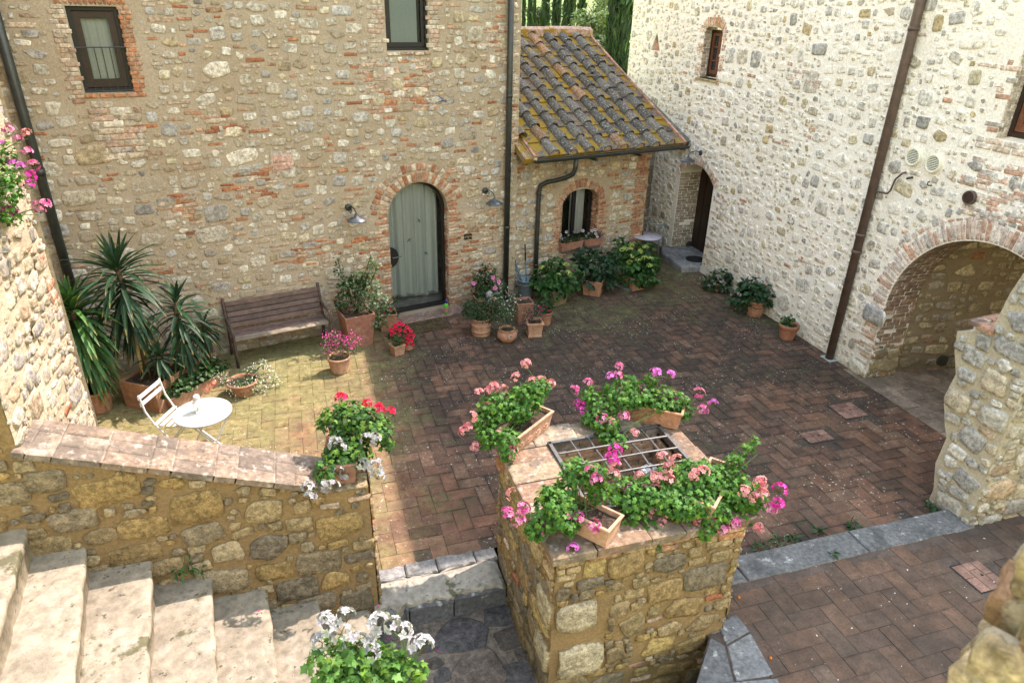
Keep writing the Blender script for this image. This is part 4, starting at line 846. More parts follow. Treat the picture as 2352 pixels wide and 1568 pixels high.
mb.add([(BX+.545, 3.4, 1), (BX+.545, 8.2, 1.0), (BX+.545, 8.2, 3.2), (BX+.545, 3.4, 3.2)][:0], [], (1, 1, 1)) if 0 else None
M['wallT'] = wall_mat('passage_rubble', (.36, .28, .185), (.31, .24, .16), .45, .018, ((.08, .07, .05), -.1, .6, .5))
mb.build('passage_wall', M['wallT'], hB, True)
mb = MB(); mb.box(7.27, BX+6.3, 7.0, 16.3, 9.3, 9.45, (.25, .16, .1)); mb.box(7.27, BX+6.3, 2.6, 7.0, 6.95, 7.1, (.25, .16, .1)); mb.build('roof', M['tile'], hB)
wn = casement(hB, FB, 12.08, 12.72, 3.72, 4.56, .16, ('dframe', 'wframe'), .05, 2, 3, .05, 'small brown casement window under a brick arch', 'glass')
mb = MB(); mb.box(12.02, 12.78, -.035, .2, 3.66, 3.70, (.40, .33, .16), FB, .006); mb.build('sill', M['tile'], wn)
for i in range(4): pass
wn = casement(hB, FB, 5.05, 6.15, 3.66, 5.1, .16, ('dframe', 'wframe'), .06, 2, 3, .07, 'large brown casement window at the right edge', 'glass')
recess_box(hB, FB, 14.3, 14.95, 4.0, 4.5, .19, (.02, .02, .02))
mb = MB(); mb.box(14.5, 14.75, .03, .15, 4.07, 4.22, (.45, .23, .16), FB); mb.build('niche_brick', M['brickw'], hB)
mb = MB(); mb.box(11.6, 12.96, .50, .56, .12, 2.1, (.025, .022, .02), FB)
for k in range(5): mb.box(11.66+k*.25, 11.88+k*.25, .485, .52, .16, 2.05, (.03, .026, .024), FB, .004)
dB = mb.build('door', M['dframe'], hB); tag(dB, 'dark plank door set deep in the arched doorway')
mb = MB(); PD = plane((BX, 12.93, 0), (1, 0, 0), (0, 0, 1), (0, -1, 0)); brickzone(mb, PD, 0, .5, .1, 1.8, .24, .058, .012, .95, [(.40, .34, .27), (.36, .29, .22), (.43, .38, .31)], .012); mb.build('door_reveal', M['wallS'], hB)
mb = MB(); mb.slab([(BX-.42, 11.7), (BX+.55, 11.62), (BX+.55, 12.95), (BX-.12, 13.15), (BX-.38, 12.6)], -.02, .13, (.22, .215, .21), .02); mb.build('door_step', M['gstone'], hB)
mb = MB(); mb.tube([(BX+.1, 12.05, .131), (BX+.1, 12.05, .145)], .2, (.025, .022, .02), 20); tag(mb.build('doormat', M['soil']), 'round dark doormat on the step of the deep arched doorway, right house', 'doormat')
yy, z_ = 7.65, 0; pipe(hB, [(BX-.08, 7.65, 0), (BX-.08, 7.65, 9.2)], .062, M['brownpipe'], 14, [((BX-.08, 7.65, q), (BX-.08, 7.65, q+.05)) for q in (1.75, 2.0, 4.72)], label='brown downpipe')
mb = MB(); mb.box(7.54, 7.76, -.16, -.01, -.01, .012, (.3, .36, .33), FB); mb.build('pipe_foot', M['gstone'], hB)
def vent(root, y, z, r, name, m, lab, slats=9, dark=(.03, .03, .03)):
    mb = MB(); n = 28; V = []
    for (q, d) in ((r, 0.), (r, -.045), (r*.93, -.053), (r*.80, -.049), (r*.79, -.027)):
        for j in range(n): a = 2*pi*j/n; V.append((y+q*cos(a), d, z+q*sin(a)))
    mb.add(FB(np.array(V)), [(i*n+j, i*n+(j+1) % n, i*n+n+(j+1) % n, i*n+n+j) for i in range(4) for j in range(n)], (1, 1, 1))
    o = tag(mb.build(name, m, root), lab)
    mb = MB(); a = np.linspace(0, 2*pi, 25)[:-1]; mb.add(FB(np.c_[y+r*.8*np.cos(a), np.full(24, -.028), z+r*.8*np.sin(a)]), [tuple(range(24))], dark); mb.build('backing', M['black'], o)
    mb = MB()
    for k in range(slats):
        zz = -r*.72+k*(r*1.44)/(slats-1); hw = sqrt(max(.0004, (r*.79)**2-zz*zz)); h = r*.04; V = np.array([(y-hw, -.03, z+zz+h), (y+hw, -.03, z+zz+h), (y+hw, -.047, z+zz-h*.6), (y-hw, -.047, z+zz-h*.6), (y-hw, -.028, z+zz+h-.004), (y+hw, -.028, z+zz+h-.004), (y+hw, -.045, z+zz-h*.6-.004), (y-hw, -.045, z+zz-h*.6-.004)])
        mb.add(FB(V), [(0, 1, 2, 3), (7, 6, 5, 4), (3, 2, 6, 7)], (1, 1, 1))
    mb.build('louvre', m, o)
M['cream'] = paint('cream_plastic', (.74, .73, .60), .5, .4, 0, .05)
vent(hB, 7.17, 3.23, .115, 'vent', M['cream'], 'cream round vent, the one nearer the downpipe'); vent(hB, 6.84, 3.21, .115, 'vent', M['cream'], 'cream round vent, the one farther from the downpipe')
vent(hB, 6.21, 2.93, .085, 'vent', M['brownpipe'], 'small brown round vent over the arch', 10)
vent(hB, 10.62, .27, .085, 'wall_grille', M['metal'], 'small dark oval grille near the flower pots', 8); 
mb = MB(); mb.tube([(BX-.02, 7.22, 3.02), (BX-.05, 7.25, 3.0), (BX-.06, 7.33, 2.90), (BX-.06, 7.36, 2.74), (BX-.06, 7.40, 2.69), (BX-.07, 7.6, 2.67)], .013, (.1, .04, .035), 8); mb.build('small_pipe', M['brownpipe'], hB)
mb = MB(); mb.tube([(BX, 7.12, 2.97), (BX-.09, 7.12, 2.96)], .016, (1, 1, 1), 8); mb.build('pipe_stub', M['metal'], hB)
mb = MB(); mb.tube([(BX, 6.80, 2.94), (BX-.05, 6.80, 2.94), (BX-.075, 6.80, 2.955), (BX-.075, 6.80, 2.985), (BX-.05, 6.80, 2.99)], .008, (1, 1, 1), 6); mb.build('iron_hook', M['metal'], hB)
mb = MB(); mb.tube([(BX, 9.18, 2.16), (BX-.1, 9.18, 2.155)], .011, (1, 1, 1), 6); mb.build('iron_spike', M['brownpipe'], hB)
gp = PL(1583, 562, (0, 12.9, 0), (0, 1, 0)); mb = MB(); mb.tube([gp, gp-np.array([0, .03, 0])], .085, (1, 1, 1), 18); mb.build('wall_grille', M['metal'], hB)
mb = MB(); y0, z0 = 6.9, .3
v_ = G(2110, 830); mb.tube([(9.0, 6.84, .22), (9.0, 6.79, .22)], .085, (.05, .06, .06), 16)
for k in range(5): mb.box(8.93, 9.07, 6.775, 6.79, .165+k*.026, .176+k*.026, (.1, .11, .11))
mb.build('wall_grille', M['metal'], hB)
# far masonry strip behind the roof verge
mb = MB(); PK = plane((BX-.03, 0, 0), (0, 1, 0), (0, 0, 1), (-1, 0, 0)); V = [(BX-.14, y, z) for y, z in ((15.75, 3.2), (12.8, 2.27), (12.68, 2.44), (15.75, 3.34))]; V += [(BX+.02, q[1], q[2]+.06) for q in V]; mb.add(V, [(0, 1, 2, 3), (7, 6, 5, 4)]+[(j, (j+1) % 4, 4+(j+1) % 4, 4+j) for j in range(4)], (.17, .16, .135)); mb.build('flashing', M['plaster'], hB)
# ================================================================== RIGHT BUTTRESS WALL
bt = thing('buttress_wall', 'broken end of a pale rubble wall with one terracotta cap tile, right of the kerb', 'wall', (6.6, 4.2, 0))
poly = [(3.92, -.1), (4.42, -.1), (4.40, .2), (4.48, .5), (4.46, .85), (4.52, .95), (4.64, 1.25), (4.60, 1.55), (4.70, 1.78), (4.74, 1.98), (4.60, 2.03), (4.56, 2.08), (4.46, 2.15), (4.40, 2.17), (4.36, 2.55), (4.30, 2.8), (4.26, 3.2), (3.92, 3.3)]
PQ = plane((6.33, 0, 0), (0, 1, 0), (0, 0, 1), (-1, 0, 0)); mb = MB()
n = len(poly); P3 = np.array([(6.33, y, z) for y, z in poly]); P4 = P3+np.array([1.4, 0, 0])
tri = tessellate_polygon([[Vector((y, z, 0)) for y, z in poly]]); mb.add(P3, [tuple(q) for q in tri], (.5, .4, .3, 0)); mb.add(np.vstack([P3, P4]), [(j, (j+1) % n, n+(j+1) % n, n+j) for j in range(n)], (.5, .4, .3, 0))
rubble(mb, PQ, 3.9, 4.8, -.05, 3.3, lambda U, V: ~in_poly(U, V, poly), [(400, .24, .38, .16, .26, 's', .008), (900, .14, .26, .09, .16, 's', .008), (60, .16, .26, .04, .055, 'b', .01), (4000, .06, .13, .05, .1, 's', .005)], [(.56, .535, .47), (.50, .475, .41), (.43, .42, .395), (.54, .47, .35), (.36, .35, .32)], (.015, .045))
PQ2 = plane((6.33, 3.92, 0), (1, 0, 0), (0, 0, 1), (0, -1, 0)); rubble(mb, PQ2, 0, 1.4, 0, 3.3, None, SEQG, STP, (.02, .05))
for (a, b) in zip(poly[1:11], poly[2:12]):              # stones breaking the outline
    m_ = np.array([(a[0]+b[0])/2, (a[1]+b[1])/2]); mbc = outline(.2, .2, 's', RG.uniform(0, 3))
    Pq = plane((6.37+.04*RG.random(), m_[0]-.06, m_[1]), (1, 0, 0), (0, 0, 1), (0, 1, 0)); polystone(mb, Pq, mbc+np.array([.1, 0]), RG.uniform(.05, .09), np.array((.58, .55, .47))*RG.uniform(.8, 1.1))
M['wallR'] = wall_mat('pale_rubble_buttress', (.50, .445, .335), (.44, .385, .28), .45, .02, ((.10, .09, .06), -.2, .5, .6))
mb.build('wall', M['wallR'], bt, True)
mb = MB(); mb.slab([(6.28, 4.36), (6.75, 4.36), (6.75, 4.66), (6.30, 4.64)], 2.12, 2.165, (.40, .22, .15), .006, top=lambda x, y: (x-6.3)*.05); mb.build('cap_tile', M['tile'], bt)
# ================================================================== THE WELL (hollow stone pier with grate)
we = thing('light_well', 'square hollow well of golden rubble with a tiled rim and iron grate', 'well', (2.25, 4.2, 0))
X0, X1, Y0, Y1, ZT = 1.47, 3.06, 3.45, 4.92, 1.30; gx0, gx1, gy0, gy1 = 1.90, 2.95, 3.80, 4.74
mb = MB(); PL1 = plane((X0, 0, 0), (0, 1, 0), (0, 0, 1), (-1, 0, 0)); PFr = plane((0, Y0, 0), (1, 0, 0), (0, 0, 1), (0, -1, 0)); PRt = plane((X1, 0, 0), (0, 1, 0), (0, 0, 1), (1, 0, 0)); PBk = plane((0, Y1, 0), (1, 0, 0), (0, 0, 1), (0, 1, 0))
for P_, a, b in ((PL1, Y0, Y1), (PFr, X0, X1), (PRt, Y0, Y1), (PBk, X0, X1)): sheet(mb, P_, a, b, -.7, ZT, .06, .012, (.3, .2, .1, 0))
def courses(U, V): return V > 1.30
for (P_, a, b) in ((PFr, X0, X1), (PL1, Y0, Y1), (PRt, Y0, Y1)):
    blkw = lambda U, V, a=a, b=b: (V > 1.235) | (V > 1.1) & ((U < a+.2) | (U > b-.35))
    if P_ is PFr:
        polystone(mb, PFr, outline(.36, .30, 's', 0)+np.array([1.66, .70]), .05, (.40, .33, .22)); polystone(mb, PFr, outline(.40, .34, 's', 0)+np.array([1.72, .22]), .06, (.45, .38, .25))
        b0 = blkw; blkw = lambda U, V, b0=b0: b0(U, V) | (U < 1.94) & (V > .04) & (V < .86)
    rubble(mb, P_, a, b, -.6, 1.29, blkw, SEQG, STG+[(.38, .27, .11), (.30, .22, .12)], (.012, .034))
    brickzone(mb, P_, a, b, 1.24, 1.295, .28, .055, .012, .95, [(.40, .27, .14), (.42, .24, .12), (.36, .25, .13)], .028)
    brickzone(mb, P_, a, a+.2, 1.11, 1.23, .2, .058, .012, .95, [(.42, .31, .17), (.40, .28, .15)], .03); brickzone(mb, P_, b-.34, b, 1.11, 1.23, .24, .058, .012, .9, [(.42, .31, .17), (.40, .2, .1)], .03)
for (a, b, z) in ((-.02, .0, .24), (-.02, 0, .72)):     # wrap the two big corner stones onto the left face
    polystone(mb, PL1, outline(.3, .3, 's', 0)+np.array([Y0+.13, z]), .04, (.42, .35, .22))
mb.build('wall', M['wallG'], we, True)
mb = MB()                                               # inner shaft: brick lined
for (o, u, nn, a, b) in (((0, gy1, 0), (1, 0, 0), (0, -1, 0), gx0, gx1), ((gx1, 0, 0), (0, 1, 0), (-1, 0, 0), gy0, gy1), ((gx0, 0, 0), (0, 1, 0), (1, 0, 0), gy0, gy1), ((0, gy0, 0), (1, 0, 0), (0, 1, 0), gx0, gx1)):
    P_ = plane(o, u, (0, 0, 1), nn); sheet(mb, P_, a, b, -1.0, 1.30, .2, .0, (.18, .14, .10)); brickzone(mb, P_, a, b, -1., 1.30, .26, .06, .012, 1., [(.42, .27, .16), (.38, .22, .13), (.44, .31, .2)], .012)
mb.build('shaft_lining', M['brickw'], we)
mb = MB(); herring(mb, gx0, gx1, gy0, gy1, -.95, .148); mb.box(gx0, gx1, gy0, gy1, -1.02, -.96, (.05, .05, .04)); mb.build('shaft_floor', M['floor2'], we)
mb = MB(); PCt = plane((0, 0, 1.295), (1, 0, 0), (0, 1, 0), (0, 0, 1)); e = .045
def row(x0, x1, y0, y1, n, along):
    cuts = np.linspace(0, 1, n+1)+np.r_[0, RG.normal(0, .02, n-1), 0]
    for a, b in zip(cuts[:-1], cuts[1:]):
        c = np.array([(.245, .175, .11), (.23, .145, .09), (.26, .205, .14), (.215, .13, .082)][RG.integers(4)])*RG.uniform(.9, 1.1)
        if along == 'x': captile(PCt, x0+(x1-x0)*a+.003, x0+(x1-x0)*b-.003, y0, y1, .075+RG.normal(0, .003), c, mb)
        else: captile(PCt, x0, x1, y0+(y1-y0)*a+.003, y0+(y1-y0)*b-.003, .075+RG.normal(0, .003), c, mb)
row(X0-e, gx0-.03, Y0+.36, gy1, 4, 'y'); row(gx1+.03, X1+e+.06, Y0+.36, gy1, 3, 'y'); row(X0-e, X1+e+.06, gy1+.006, Y1+e+.07, 5, 'x'); row(X0-e, X1+e+.06, Y0-e, Y0+.354, 5, 'x')
mb.build('coping', M['tile'], we)
mb = MB(); ZG = 1.385
for (a, b) in (((gx0-.02, gy1), (gx1+.02, gy1)), ((gx0-.02, gy0), (gx1+.02, gy0)), ((gx0-.02, gy0), (gx0-.02, gy1)), ((gx1+.02, gy0), (gx1+.02, gy1))):
    d = np.array([b[0]-a[0], b[1]-a[1]]); d = d/np.linalg.norm(d)*.016; nn = np.array([-d[1], d[0]])
    mb.slab([np.array(a)-d-nn, np.array(b)+d-nn, np.array(b)+d+nn, np.array(a)-d+nn], ZG-.012, ZG+.014, (1, 1, 1), .003)
for k in range(1, 6): x = gx0+(gx1-gx0)*k/6; mb.tube([(x, gy0, ZG+.004)]+[(x+RG.normal(0, .003), gy0+(gy1-gy0)*q, ZG+.006+RG.normal(0, .004)) for q in (.2, .4, .6, .8)]+[(x, gy1, ZG+.004)], .0095, n=8)
for k in range(1, 5): y = gy0+(gy1-gy0)*k/5; mb.tube([(gx0, y, ZG+.016)]+[(gx0+(gx1-gx0)*q, y, ZG+.018+RG.normal(0, .003)) for q in (.25, .5, .75)]+[(gx1, y, ZG+.016)], .0095, n=8)
mb.build('grate', M['iron'], we)
mb = MB(); pw_ = G(1490, 1062, 1.15); Rm = rotz((pw_[0], pw_[1], -.95), .3)
mb.box(-.075, .075, -.05, .05, 0, 2.05, (.80, .84, .85), Rm, .01); mb.box(-.05, .05, -.056, -.05, 1.0, 2.0, (.62, .68, .70), Rm)
tag(mb.build('white_post', M['white']), 'white painted wooden post standing under the iron grate in the well', 'post')
# ================================================================== PLANT KIT
def nrm(v): v = np.asarray(v, float); return v/(np.linalg.norm(v)+1e-9)
LT = {}
LT['ivy'] = ([(.36, 0, .06), (0, 0, 0), (.02, .40, -.03), (.26, .30, .03), (.50, .56, -.05), (.62, .24, .02), (1, 0, -.08), (.62, -.24, .02), (.50, -.56, -.05), (.26, -.30, .03), (.02, -.40, -.03)], [(0, i, i+1) for i in range(1, 10)]+[(0, 10, 1)])
LT['round'] = ([(.45, 0, -.04)]+[(.5+.5*cos(pi+2*pi*j/9), .52*sin(pi+2*pi*j/9), .05*(j % 2)) for j in range(9)], [(0, 1+j, 1+(j+1) % 9) for j in range(9)])
LT['ovate'] = ([(0, 0, 0), (.28, .30, .05), (.62, .30, .04), (1, 0, -.12), (.62, -.30, .04), (.28, -.30, .05), (.45, 0, -.03)], [(6, i, (i+1) % 6) for i in range(6)])
LT['lance'] = ([(0, 0, 0), (.35, .13, .03), (.7, .10, .01), (1, 0, -.08), (.7, -.10, .01), (.35, -.13, .03), (.5, 0, -.01)], [(6, i, (i+1) % 6) for i in range(6)])
LT['chip'] = ([(0, 0, 0), (.5, .28, .05), (1, 0, 0), (.5, -.28, .05)], [(0, 1, 2, 3)])
def leafset(mb, kind, P, N, T, S, C):
    tv, tf = LT[kind]; tv = np.array(tv); k = len(tv); n = len(P)
    T = T-N*(N*T).sum(1, keepdims=True); T /= np.linalg.norm(T, axis=1, keepdims=True)+1e-9; B = np.cross(N, T)
    V = P[:, None]+S[:, None, None]*(tv[None, :, :1]*T[:, None]+tv[None, :, 1:2]*B[:, None]+tv[None, :, 2:]*N[:, None])
    F_ = [tuple(i+j*k for i in q) for j in range(n) for q in tf]
    mb.add(V.reshape(-1, 3), F_, np.repeat(C, k, 0))
def unit(n): v = RG.normal(size=(n, 3)); return v/np.linalg.norm(v, axis=1, keepdims=True)
def blobs(mb, kind, bl, n, size, cols, up=.5, fill=.55, var=.25, droop=0.):
    tot = sum(b[1][0]*b[1][1]*b[1][2] if hasattr(b[1], '__len__') else b[1]**3 for b in bl); tot2 = sum((b[1][0]*b[1][1]*b[1][2] if hasattr(b[1], '__len__') else b[1]**3)**.67 for b in bl)
    for b in bl:
        c = np.array(b[0], float); r = np.array(b[1] if hasattr(b[1], '__len__') else (b[1],)*3, float); k = max(3, int(n*(r.prod()**.67)/tot2))
        d = unit(k); rad = RG.random(k)**(1-fill) if fill < 1 else np.ones(k); rad = rad**.6
        P = c+d*r*rad[:, None]; N = d*(1-up)+np.array([0, 0, up])+RG.normal(0, .35, (k, 3)); N /= np.linalg.norm(N, axis=1, keepdims=True)
        T = d+RG.normal(0, .6, (k, 3))-np.array([0, 0, droop]); S = size*RG.uniform(.65, 1.25, k)
        C = np.array(cols)[RG.integers(len(cols), size=k)]*RG.uniform(1-var, 1+var, (k, 1)); leafset(mb, kind, P, N, T, S, C)
GL = [(.045, .15, .022), (.065, .19, .03), (.038, .12, .02), (.085, .22, .035), (.05, .165, .03)]
DL = [(.022, .06, .018), (.03, .075, .02), (.018, .048, .016), (.035, .085, .025)]
HL = [(.026, .095, .022), (.036, .12, .026), (.02, .072, .02), (.045, .14, .032)]
def stem(mb, a, b, r=.003, c=(.07, .15, .03), sag=.0, n=4):
    a, b = np.array(a, float), np.array(b, float); m = (a+b)/2+np.array([RG.normal(0, .012), RG.normal(0, .012), sag]); pts = [a*(1-t)**2+2*m*t*(1-t)+b*t*t for t in np.linspace(0, 1, n+1)]; mb.tube(pts, r, c, 4, False)
# flower heads (shared meshes, one object per head)
def umbel_mesh(name, col, col2, R=.052, n=15, ps=.020, seed=0, dome=.35):
    mb = MB()
    for i in range(n):
        d = unit(1)[0]; d[2] = abs(d[2])*1.1+dome*.3-.15; d = nrm(d); c = d*R*RG.uniform(.8, 1.05); t0 = nrm(np.cross(d, RG.normal(size=3))); b0 = np.cross(d, t0)
        cc = np.array(col if RG.random() < .65 else col2)*RG.uniform(.85, 1.15)
        mb.tube([(0, 0, -R*.55), c*.9], .0012, (.12, .10, .03), 3, False)
        for k in range(5):
            a = 2*pi*k/5+RG.normal(0, .12); e = t0*cos(a)+b0*sin(a); s_ = np.cross(d, e); L = ps*RG.uniform(.85, 1.2)*(1.15 if k < 2 else 1.)
            mb.add([c, c+e*L*.5+s_*L*.36+d*L*.25, c+e*L+d*L*.12, c+e*L*.5-s_*L*.36+d*L*.25], [(0, 1, 2, 3)], np.vstack([cc*.75, cc, cc*1.05, cc]))
    me = mb.build(name, M['petal']); m = me.data; bpy.data.objects.remove(me); return m
PINK, SALM, MAG, WHT, RED = (.72, .12, .36), (.78, .22, .22), (.62, .04, .32), (.82, .82, .80), (.70, .02, .05)
UM = {'pink': [umbel_mesh('flower_head', (.66, .24, .38), (.56, .08, .27)) for _ in range(2)], 'salmon': [umbel_mesh('flower_head', (.70, .30, .31), (.62, .14, .17)) for _ in range(2)],
      'magenta': [umbel_mesh('flower_head', MAG, (.72, .12, .48)) for _ in range(2)], 'lilac': [umbel_mesh('flower_head', (.72, .22, .62), (.62, .12, .46)) for _ in range(2)],
      'white': [umbel_mesh('flower_head', (.44, .44, .43), (.37, .35, .37), .056, 11, .026) for _ in range(2)], 'red': [umbel_mesh('flower_head', RED, (.74, .03, .12), .05, 12, .024) for _ in range(2)]}
HY = []
for _ in range(2):
    mb = MB()
    for i in range(46):
        d = unit(1)[0]; d[2] = abs(d[2])*.9-.05; d = nrm(d); c = d*np.array([.062, .062, .045]); t0 = nrm(np.cross(d, RG.normal(size=3))); b0 = np.cross(d, t0); L = .016; cc = np.array((.30, .42, .10) if RG.random() < .6 else (.42, .50, .20))*RG.uniform(.8, 1.15)
        mb.add([c+t0*L, c+b0*L, c-t0*L, c-b0*L], [(0, 1, 2, 3)], cc)
    o = mb.build('flower_head', M['petal']); HY.append(o.data); bpy.data.objects.remove(o)
def head(root, kind, p, s=1., tilt=.3):
    m = UM[kind][RG.integers(2)] if isinstance(kind, str) else kind[RG.integers(len(kind))]
    o = bpy.data.objects.new('flower_head', m); COL.objects.link(o); o.parent = root
    q = np.array(p, float)-np.array(root.location); 
    if root.rotation_euler.z: a = -root.rotation_euler.z; q = np.array([q[0]*cos(a)-q[1]*sin(a), q[0]*sin(a)+q[1]*cos(a), q[2]])
    o.location = Vector(q.tolist()); o.rotation_euler = (RG.normal(0, tilt), RG.normal(0, tilt), RG.uniform(0, 6.28)); o.scale = (s*RG.uniform(.85, 1.12),)*3; return o
# pots -- built in the local frame of the thing
TERR = [(.40, .20, .12), (.44, .25, .16), (.36, .175, .105), (.42, .23, .145)]
def pot_round(root, rt, rb, h, rim=.03, col=TERR[0], belly=0., n=26, soil=True, bands=0):
    mb = MB()
    prof = [(rb*.96, 0), (rb, .008)]
    for i in range(1, 9): t = i/9; prof.append((rb+(rt*.93-rb)*t+belly*sin(pi*t), t*(h-rim)))
    if bands:
        for z in (.06, h*.55): k = [i for i, q in enumerate(prof) if q[1] > z][0]; prof[k:k] = [(prof[k-1][0]+.004, z), (prof[k-1][0]+.008, z+.012), (prof[k-1][0]+.003, z+.024)]
    prof += [(rt*.93, h-rim), (rt, h-rim+.006), (rt*1.01, h-.008), (rt*.985, h), (rt*.90, h), (rt*.87, h-.01), (rt*.84, h-.06)]
    mb.lathe(prof, col, n); o = mb.build('pot', M['terra'], root, True, True)
    if soil: soilmesh(root, [(rt*.86*cos(2*pi*j/16), rt*.86*sin(2*pi*j/16)) for j in range(16)], h-.035)
    return o
def soilmesh(root, loop, z):
    mb = MB(); L = np.array(loop); V = [(0, 0, z+.012)]
    for q in (.35, .7, 1.): V += [(x*q, y*q, z+RG.normal(0, .008)*(q < 1)) for x, y in L]
    n = len(L); f = [(0, 1+j, 1+(j+1) % n) for j in range(n)]+[(1+r*n+j, 1+r*n+(j+1) % n, 1+r*n+n+(j+1) % n, 1+r*n+n+j) for r in range(2) for j in range(n)]
    mb.add(V, f, (.075, .052, .036)); return mb.build('soil', M['soil'], root, False, True)
def rect_ring(w, d, z): return [(-w/2, -d/2, z), (w/2, -d/2, z), (w/2, d/2, z), (-w/2, d/2, z)]
def pot_rect(root, wt, dt, wb, db, h, rim=.03, rimw=.012, col=TERR[0], wall=.016, soil=True, foot=False, relief=False):
    mb = MB(); R = [rect_ring(wb, db, 0)]
    if foot: R = [rect_ring(wb+.02, db+.02, 0), rect_ring(wb+.02, db+.02, .03), rect_ring(wb, db, .04)]
    wm, dm = wb+(wt-wb)*(h-rim)/h, db+(dt-db)*(h-rim)/h
    R += [rect_ring(wm, dm, h-rim), rect_ring(wm+2*rimw, dm+2*rimw, h-rim+.006), rect_ring(wt+2*rimw, dt+2*rimw, h-.006), rect_ring(wt+2*rimw-.01, dt+2*rimw-.01, h), rect_ring(wt-2*wall, dt-2*wall, h), rect_ring(wt-2*wall-.012, dt-2*wall-.012, h-.06)]
    V = [p for r in R for p in r]; k = len(R); f = [(3, 2, 1, 0)]+[(r*4+j, r*4+(j+1) % 4, r*4+4+(j+1) % 4, r*4+4+j) for r in range(k-1) for j in range(4)]+[(4*k-4, 4*k-3, 4*k-2, 4*k-1)]
    mb.add(V, f, col)
    if relief:                                          # moulded leaf fans on the long sides
        for sy in (-1, 1):
            for cx in np.linspace(-wb*.36, wb*.36, 4):
                for a in (-1.1, -.6, -.2, .2, .6, 1.1):
                    L = h*.34*(1-.12*abs(a)); b = np.array([cx, h*.18]); e = b+np.array([sin(a)*L*.8, cos(a)*L])
                    yy = lambda z: sy*(db/2+(dt-db)/2*z/h); m_ = (b+e)/2
                    mb.tube([(b[0], yy(b[1])+sy*.001, b[1]), (m_[0], yy(m_[1])+sy*.003, m_[1]), (e[0], yy(e[1])+sy*.003, e[1])], [.004, .006, .008], np.array(col)*1.2, 5)
    o = mb.build('pot', M['terra'], root, False, True)
    if soil:
        a, b = (wt-2*wall)/2, (dt-2*wall)/2; soilmesh(root, [(-a, -b), (-a/3, -b), (a/3, -b), (a, -b), (a, 0), (a, b), (a/3, b), (-a/3, b), (-a, b), (-a, 0)], h-.04)
    return o
def W(px, py, ref):                                     # point on the pixel's ray at the distance of a reference point
    c = np.array(ref)-CAM; dep = EX*0; zc = c[0]*EX[2]+c[1]*EY[2]-c[2]*DOWN[2]; return CAM+ray(px, py)*zc
def local(root): return np.array(root.location)
# ================================================================== GERANIUM BOXES ON THE WELL AND PARAPET
def gbox(label, c, rz, L=.50, Wd=.20, h=.19, group=None, relief=True, col=TERR[1], plain=False):
    t_ = thing('geranium_box', label, 'flower box', c, rz, group); pot_rect(t_, L, Wd, L-.05, Wd-.05, h, .03, .008, col, .014, True, False, relief); return t_
def geranium(root, top, blob, heads, n=420, size=.052, cols=GL, hs=1.):
    mb = MB(); o = np.array(root.location); top = np.array(top)
    bl = [((np.array(b[0])-o), b[1]) for b in blob]
    # build in world orientation: undo the root's rotation afterwards
    blobs(mb, 'ivy', [(b[0], tuple(q*1.22 for q in b[1])) for b in bl], int(n*2.6), size*.82, cols+[(.11, .22, .03)], .45, .6, .35, .2)
    for b in bl:
        for _ in range(3): stem(mb, top-o+RG.normal(0, .06, 3)*np.array([1, 1, 0]), b[0]+RG.normal(0, .04, 3), .0035, (.10, .17, .04), .04)
    for k, p in heads:
        q = np.array(p)-o; b = min(bl, key=lambda b: np.linalg.norm(b[0]-q)); stem(mb, b[0], q-np.array([0, 0, .03]), .0026, (.12, .22, .05), .03)
    a = -root.rotation_euler.z; R = np.array([[cos(a), -sin(a), 0], [sin(a), cos(a), 0], [0, 0, 1]])
    mb.v = [v@R.T for v in mb.v]; mb.build('foliage', M['gleaf'], root, False, True)
    for k, p in heads: head(root, k, p, hs*.98)
GB = 'geranium boxes on the rim of the well'
ZB = 1.375
def between(p, q): return (np.array(p)+np.array(q))/2
# box at the back left of the well
c1 = np.array([1.70, 4.90, ZB]); b1 = gbox('terracotta box of salmon pink geraniums at the back left corner of the well', c1, .645, .58, .22, .19, GB)
r = c1+np.array([0, 0, .25])
def spots(ref, lst, dz=.0): return [(k, W(x, y, np.array(ref)+np.array([0, 0, 0]))) for k, x, y in lst]
D1_ = 2.2967
geranium(b1, c1+np.array([-.08, .05, .17]), [(W(1190, 928, r), (.17, .15, .10)), (W(1140, 935, r), (.13, .13, .10)), (W(1215, 905, r), (.13, .12, .09)), (W(1115, 965, r), (.10, .10, .10)), (W(1120, 1000, r-np.array([.05, .1, 0])), (.08, .08, .10)), (W(1165, 1010, r-np.array([0, .25, 0])), (.09, .09, .09)), (W(1170, 1045, r-np.array([0, .3, 0])), (.05, .05, .06)), (W(1238, 890, r), (.08, .08, .07))],
  spots(r+np.array([0, .05, 0]), [('salmon', 1207, 836), ('salmon', 1189, 868), ('salmon', 1223, 878), ('salmon', 1243, 876), ('salmon', 1264, 884), ('salmon', 1100, 903), ('salmon', 1124, 898), ('salmon', 1135, 890), ('salmon', 1157, 894), ('salmon', 1167, 912), ('salmon', 1123, 928)]) + spots(r-np.array([0, .12, 0]), [('salmon', 1082, 958), ('salmon', 1075, 982), ('salmon', 1066, 990), ('salmon', 1091, 1025), ('pink', 1140, 1017)]) + spots(r-np.array([0, .3, 0]), [('salmon', 1178, 1035), ('salmon', 1175, 1048)]), 620)
c2 = np.array([2.98, 4.86, ZB]); b2 = gbox('ornate terracotta box with magenta pink geraniums at the back right corner of the well', c2, -.63, .52, .22, .19, GB, True, (.42, .205, .11))
r = c2+np.array([0, 0, .26])
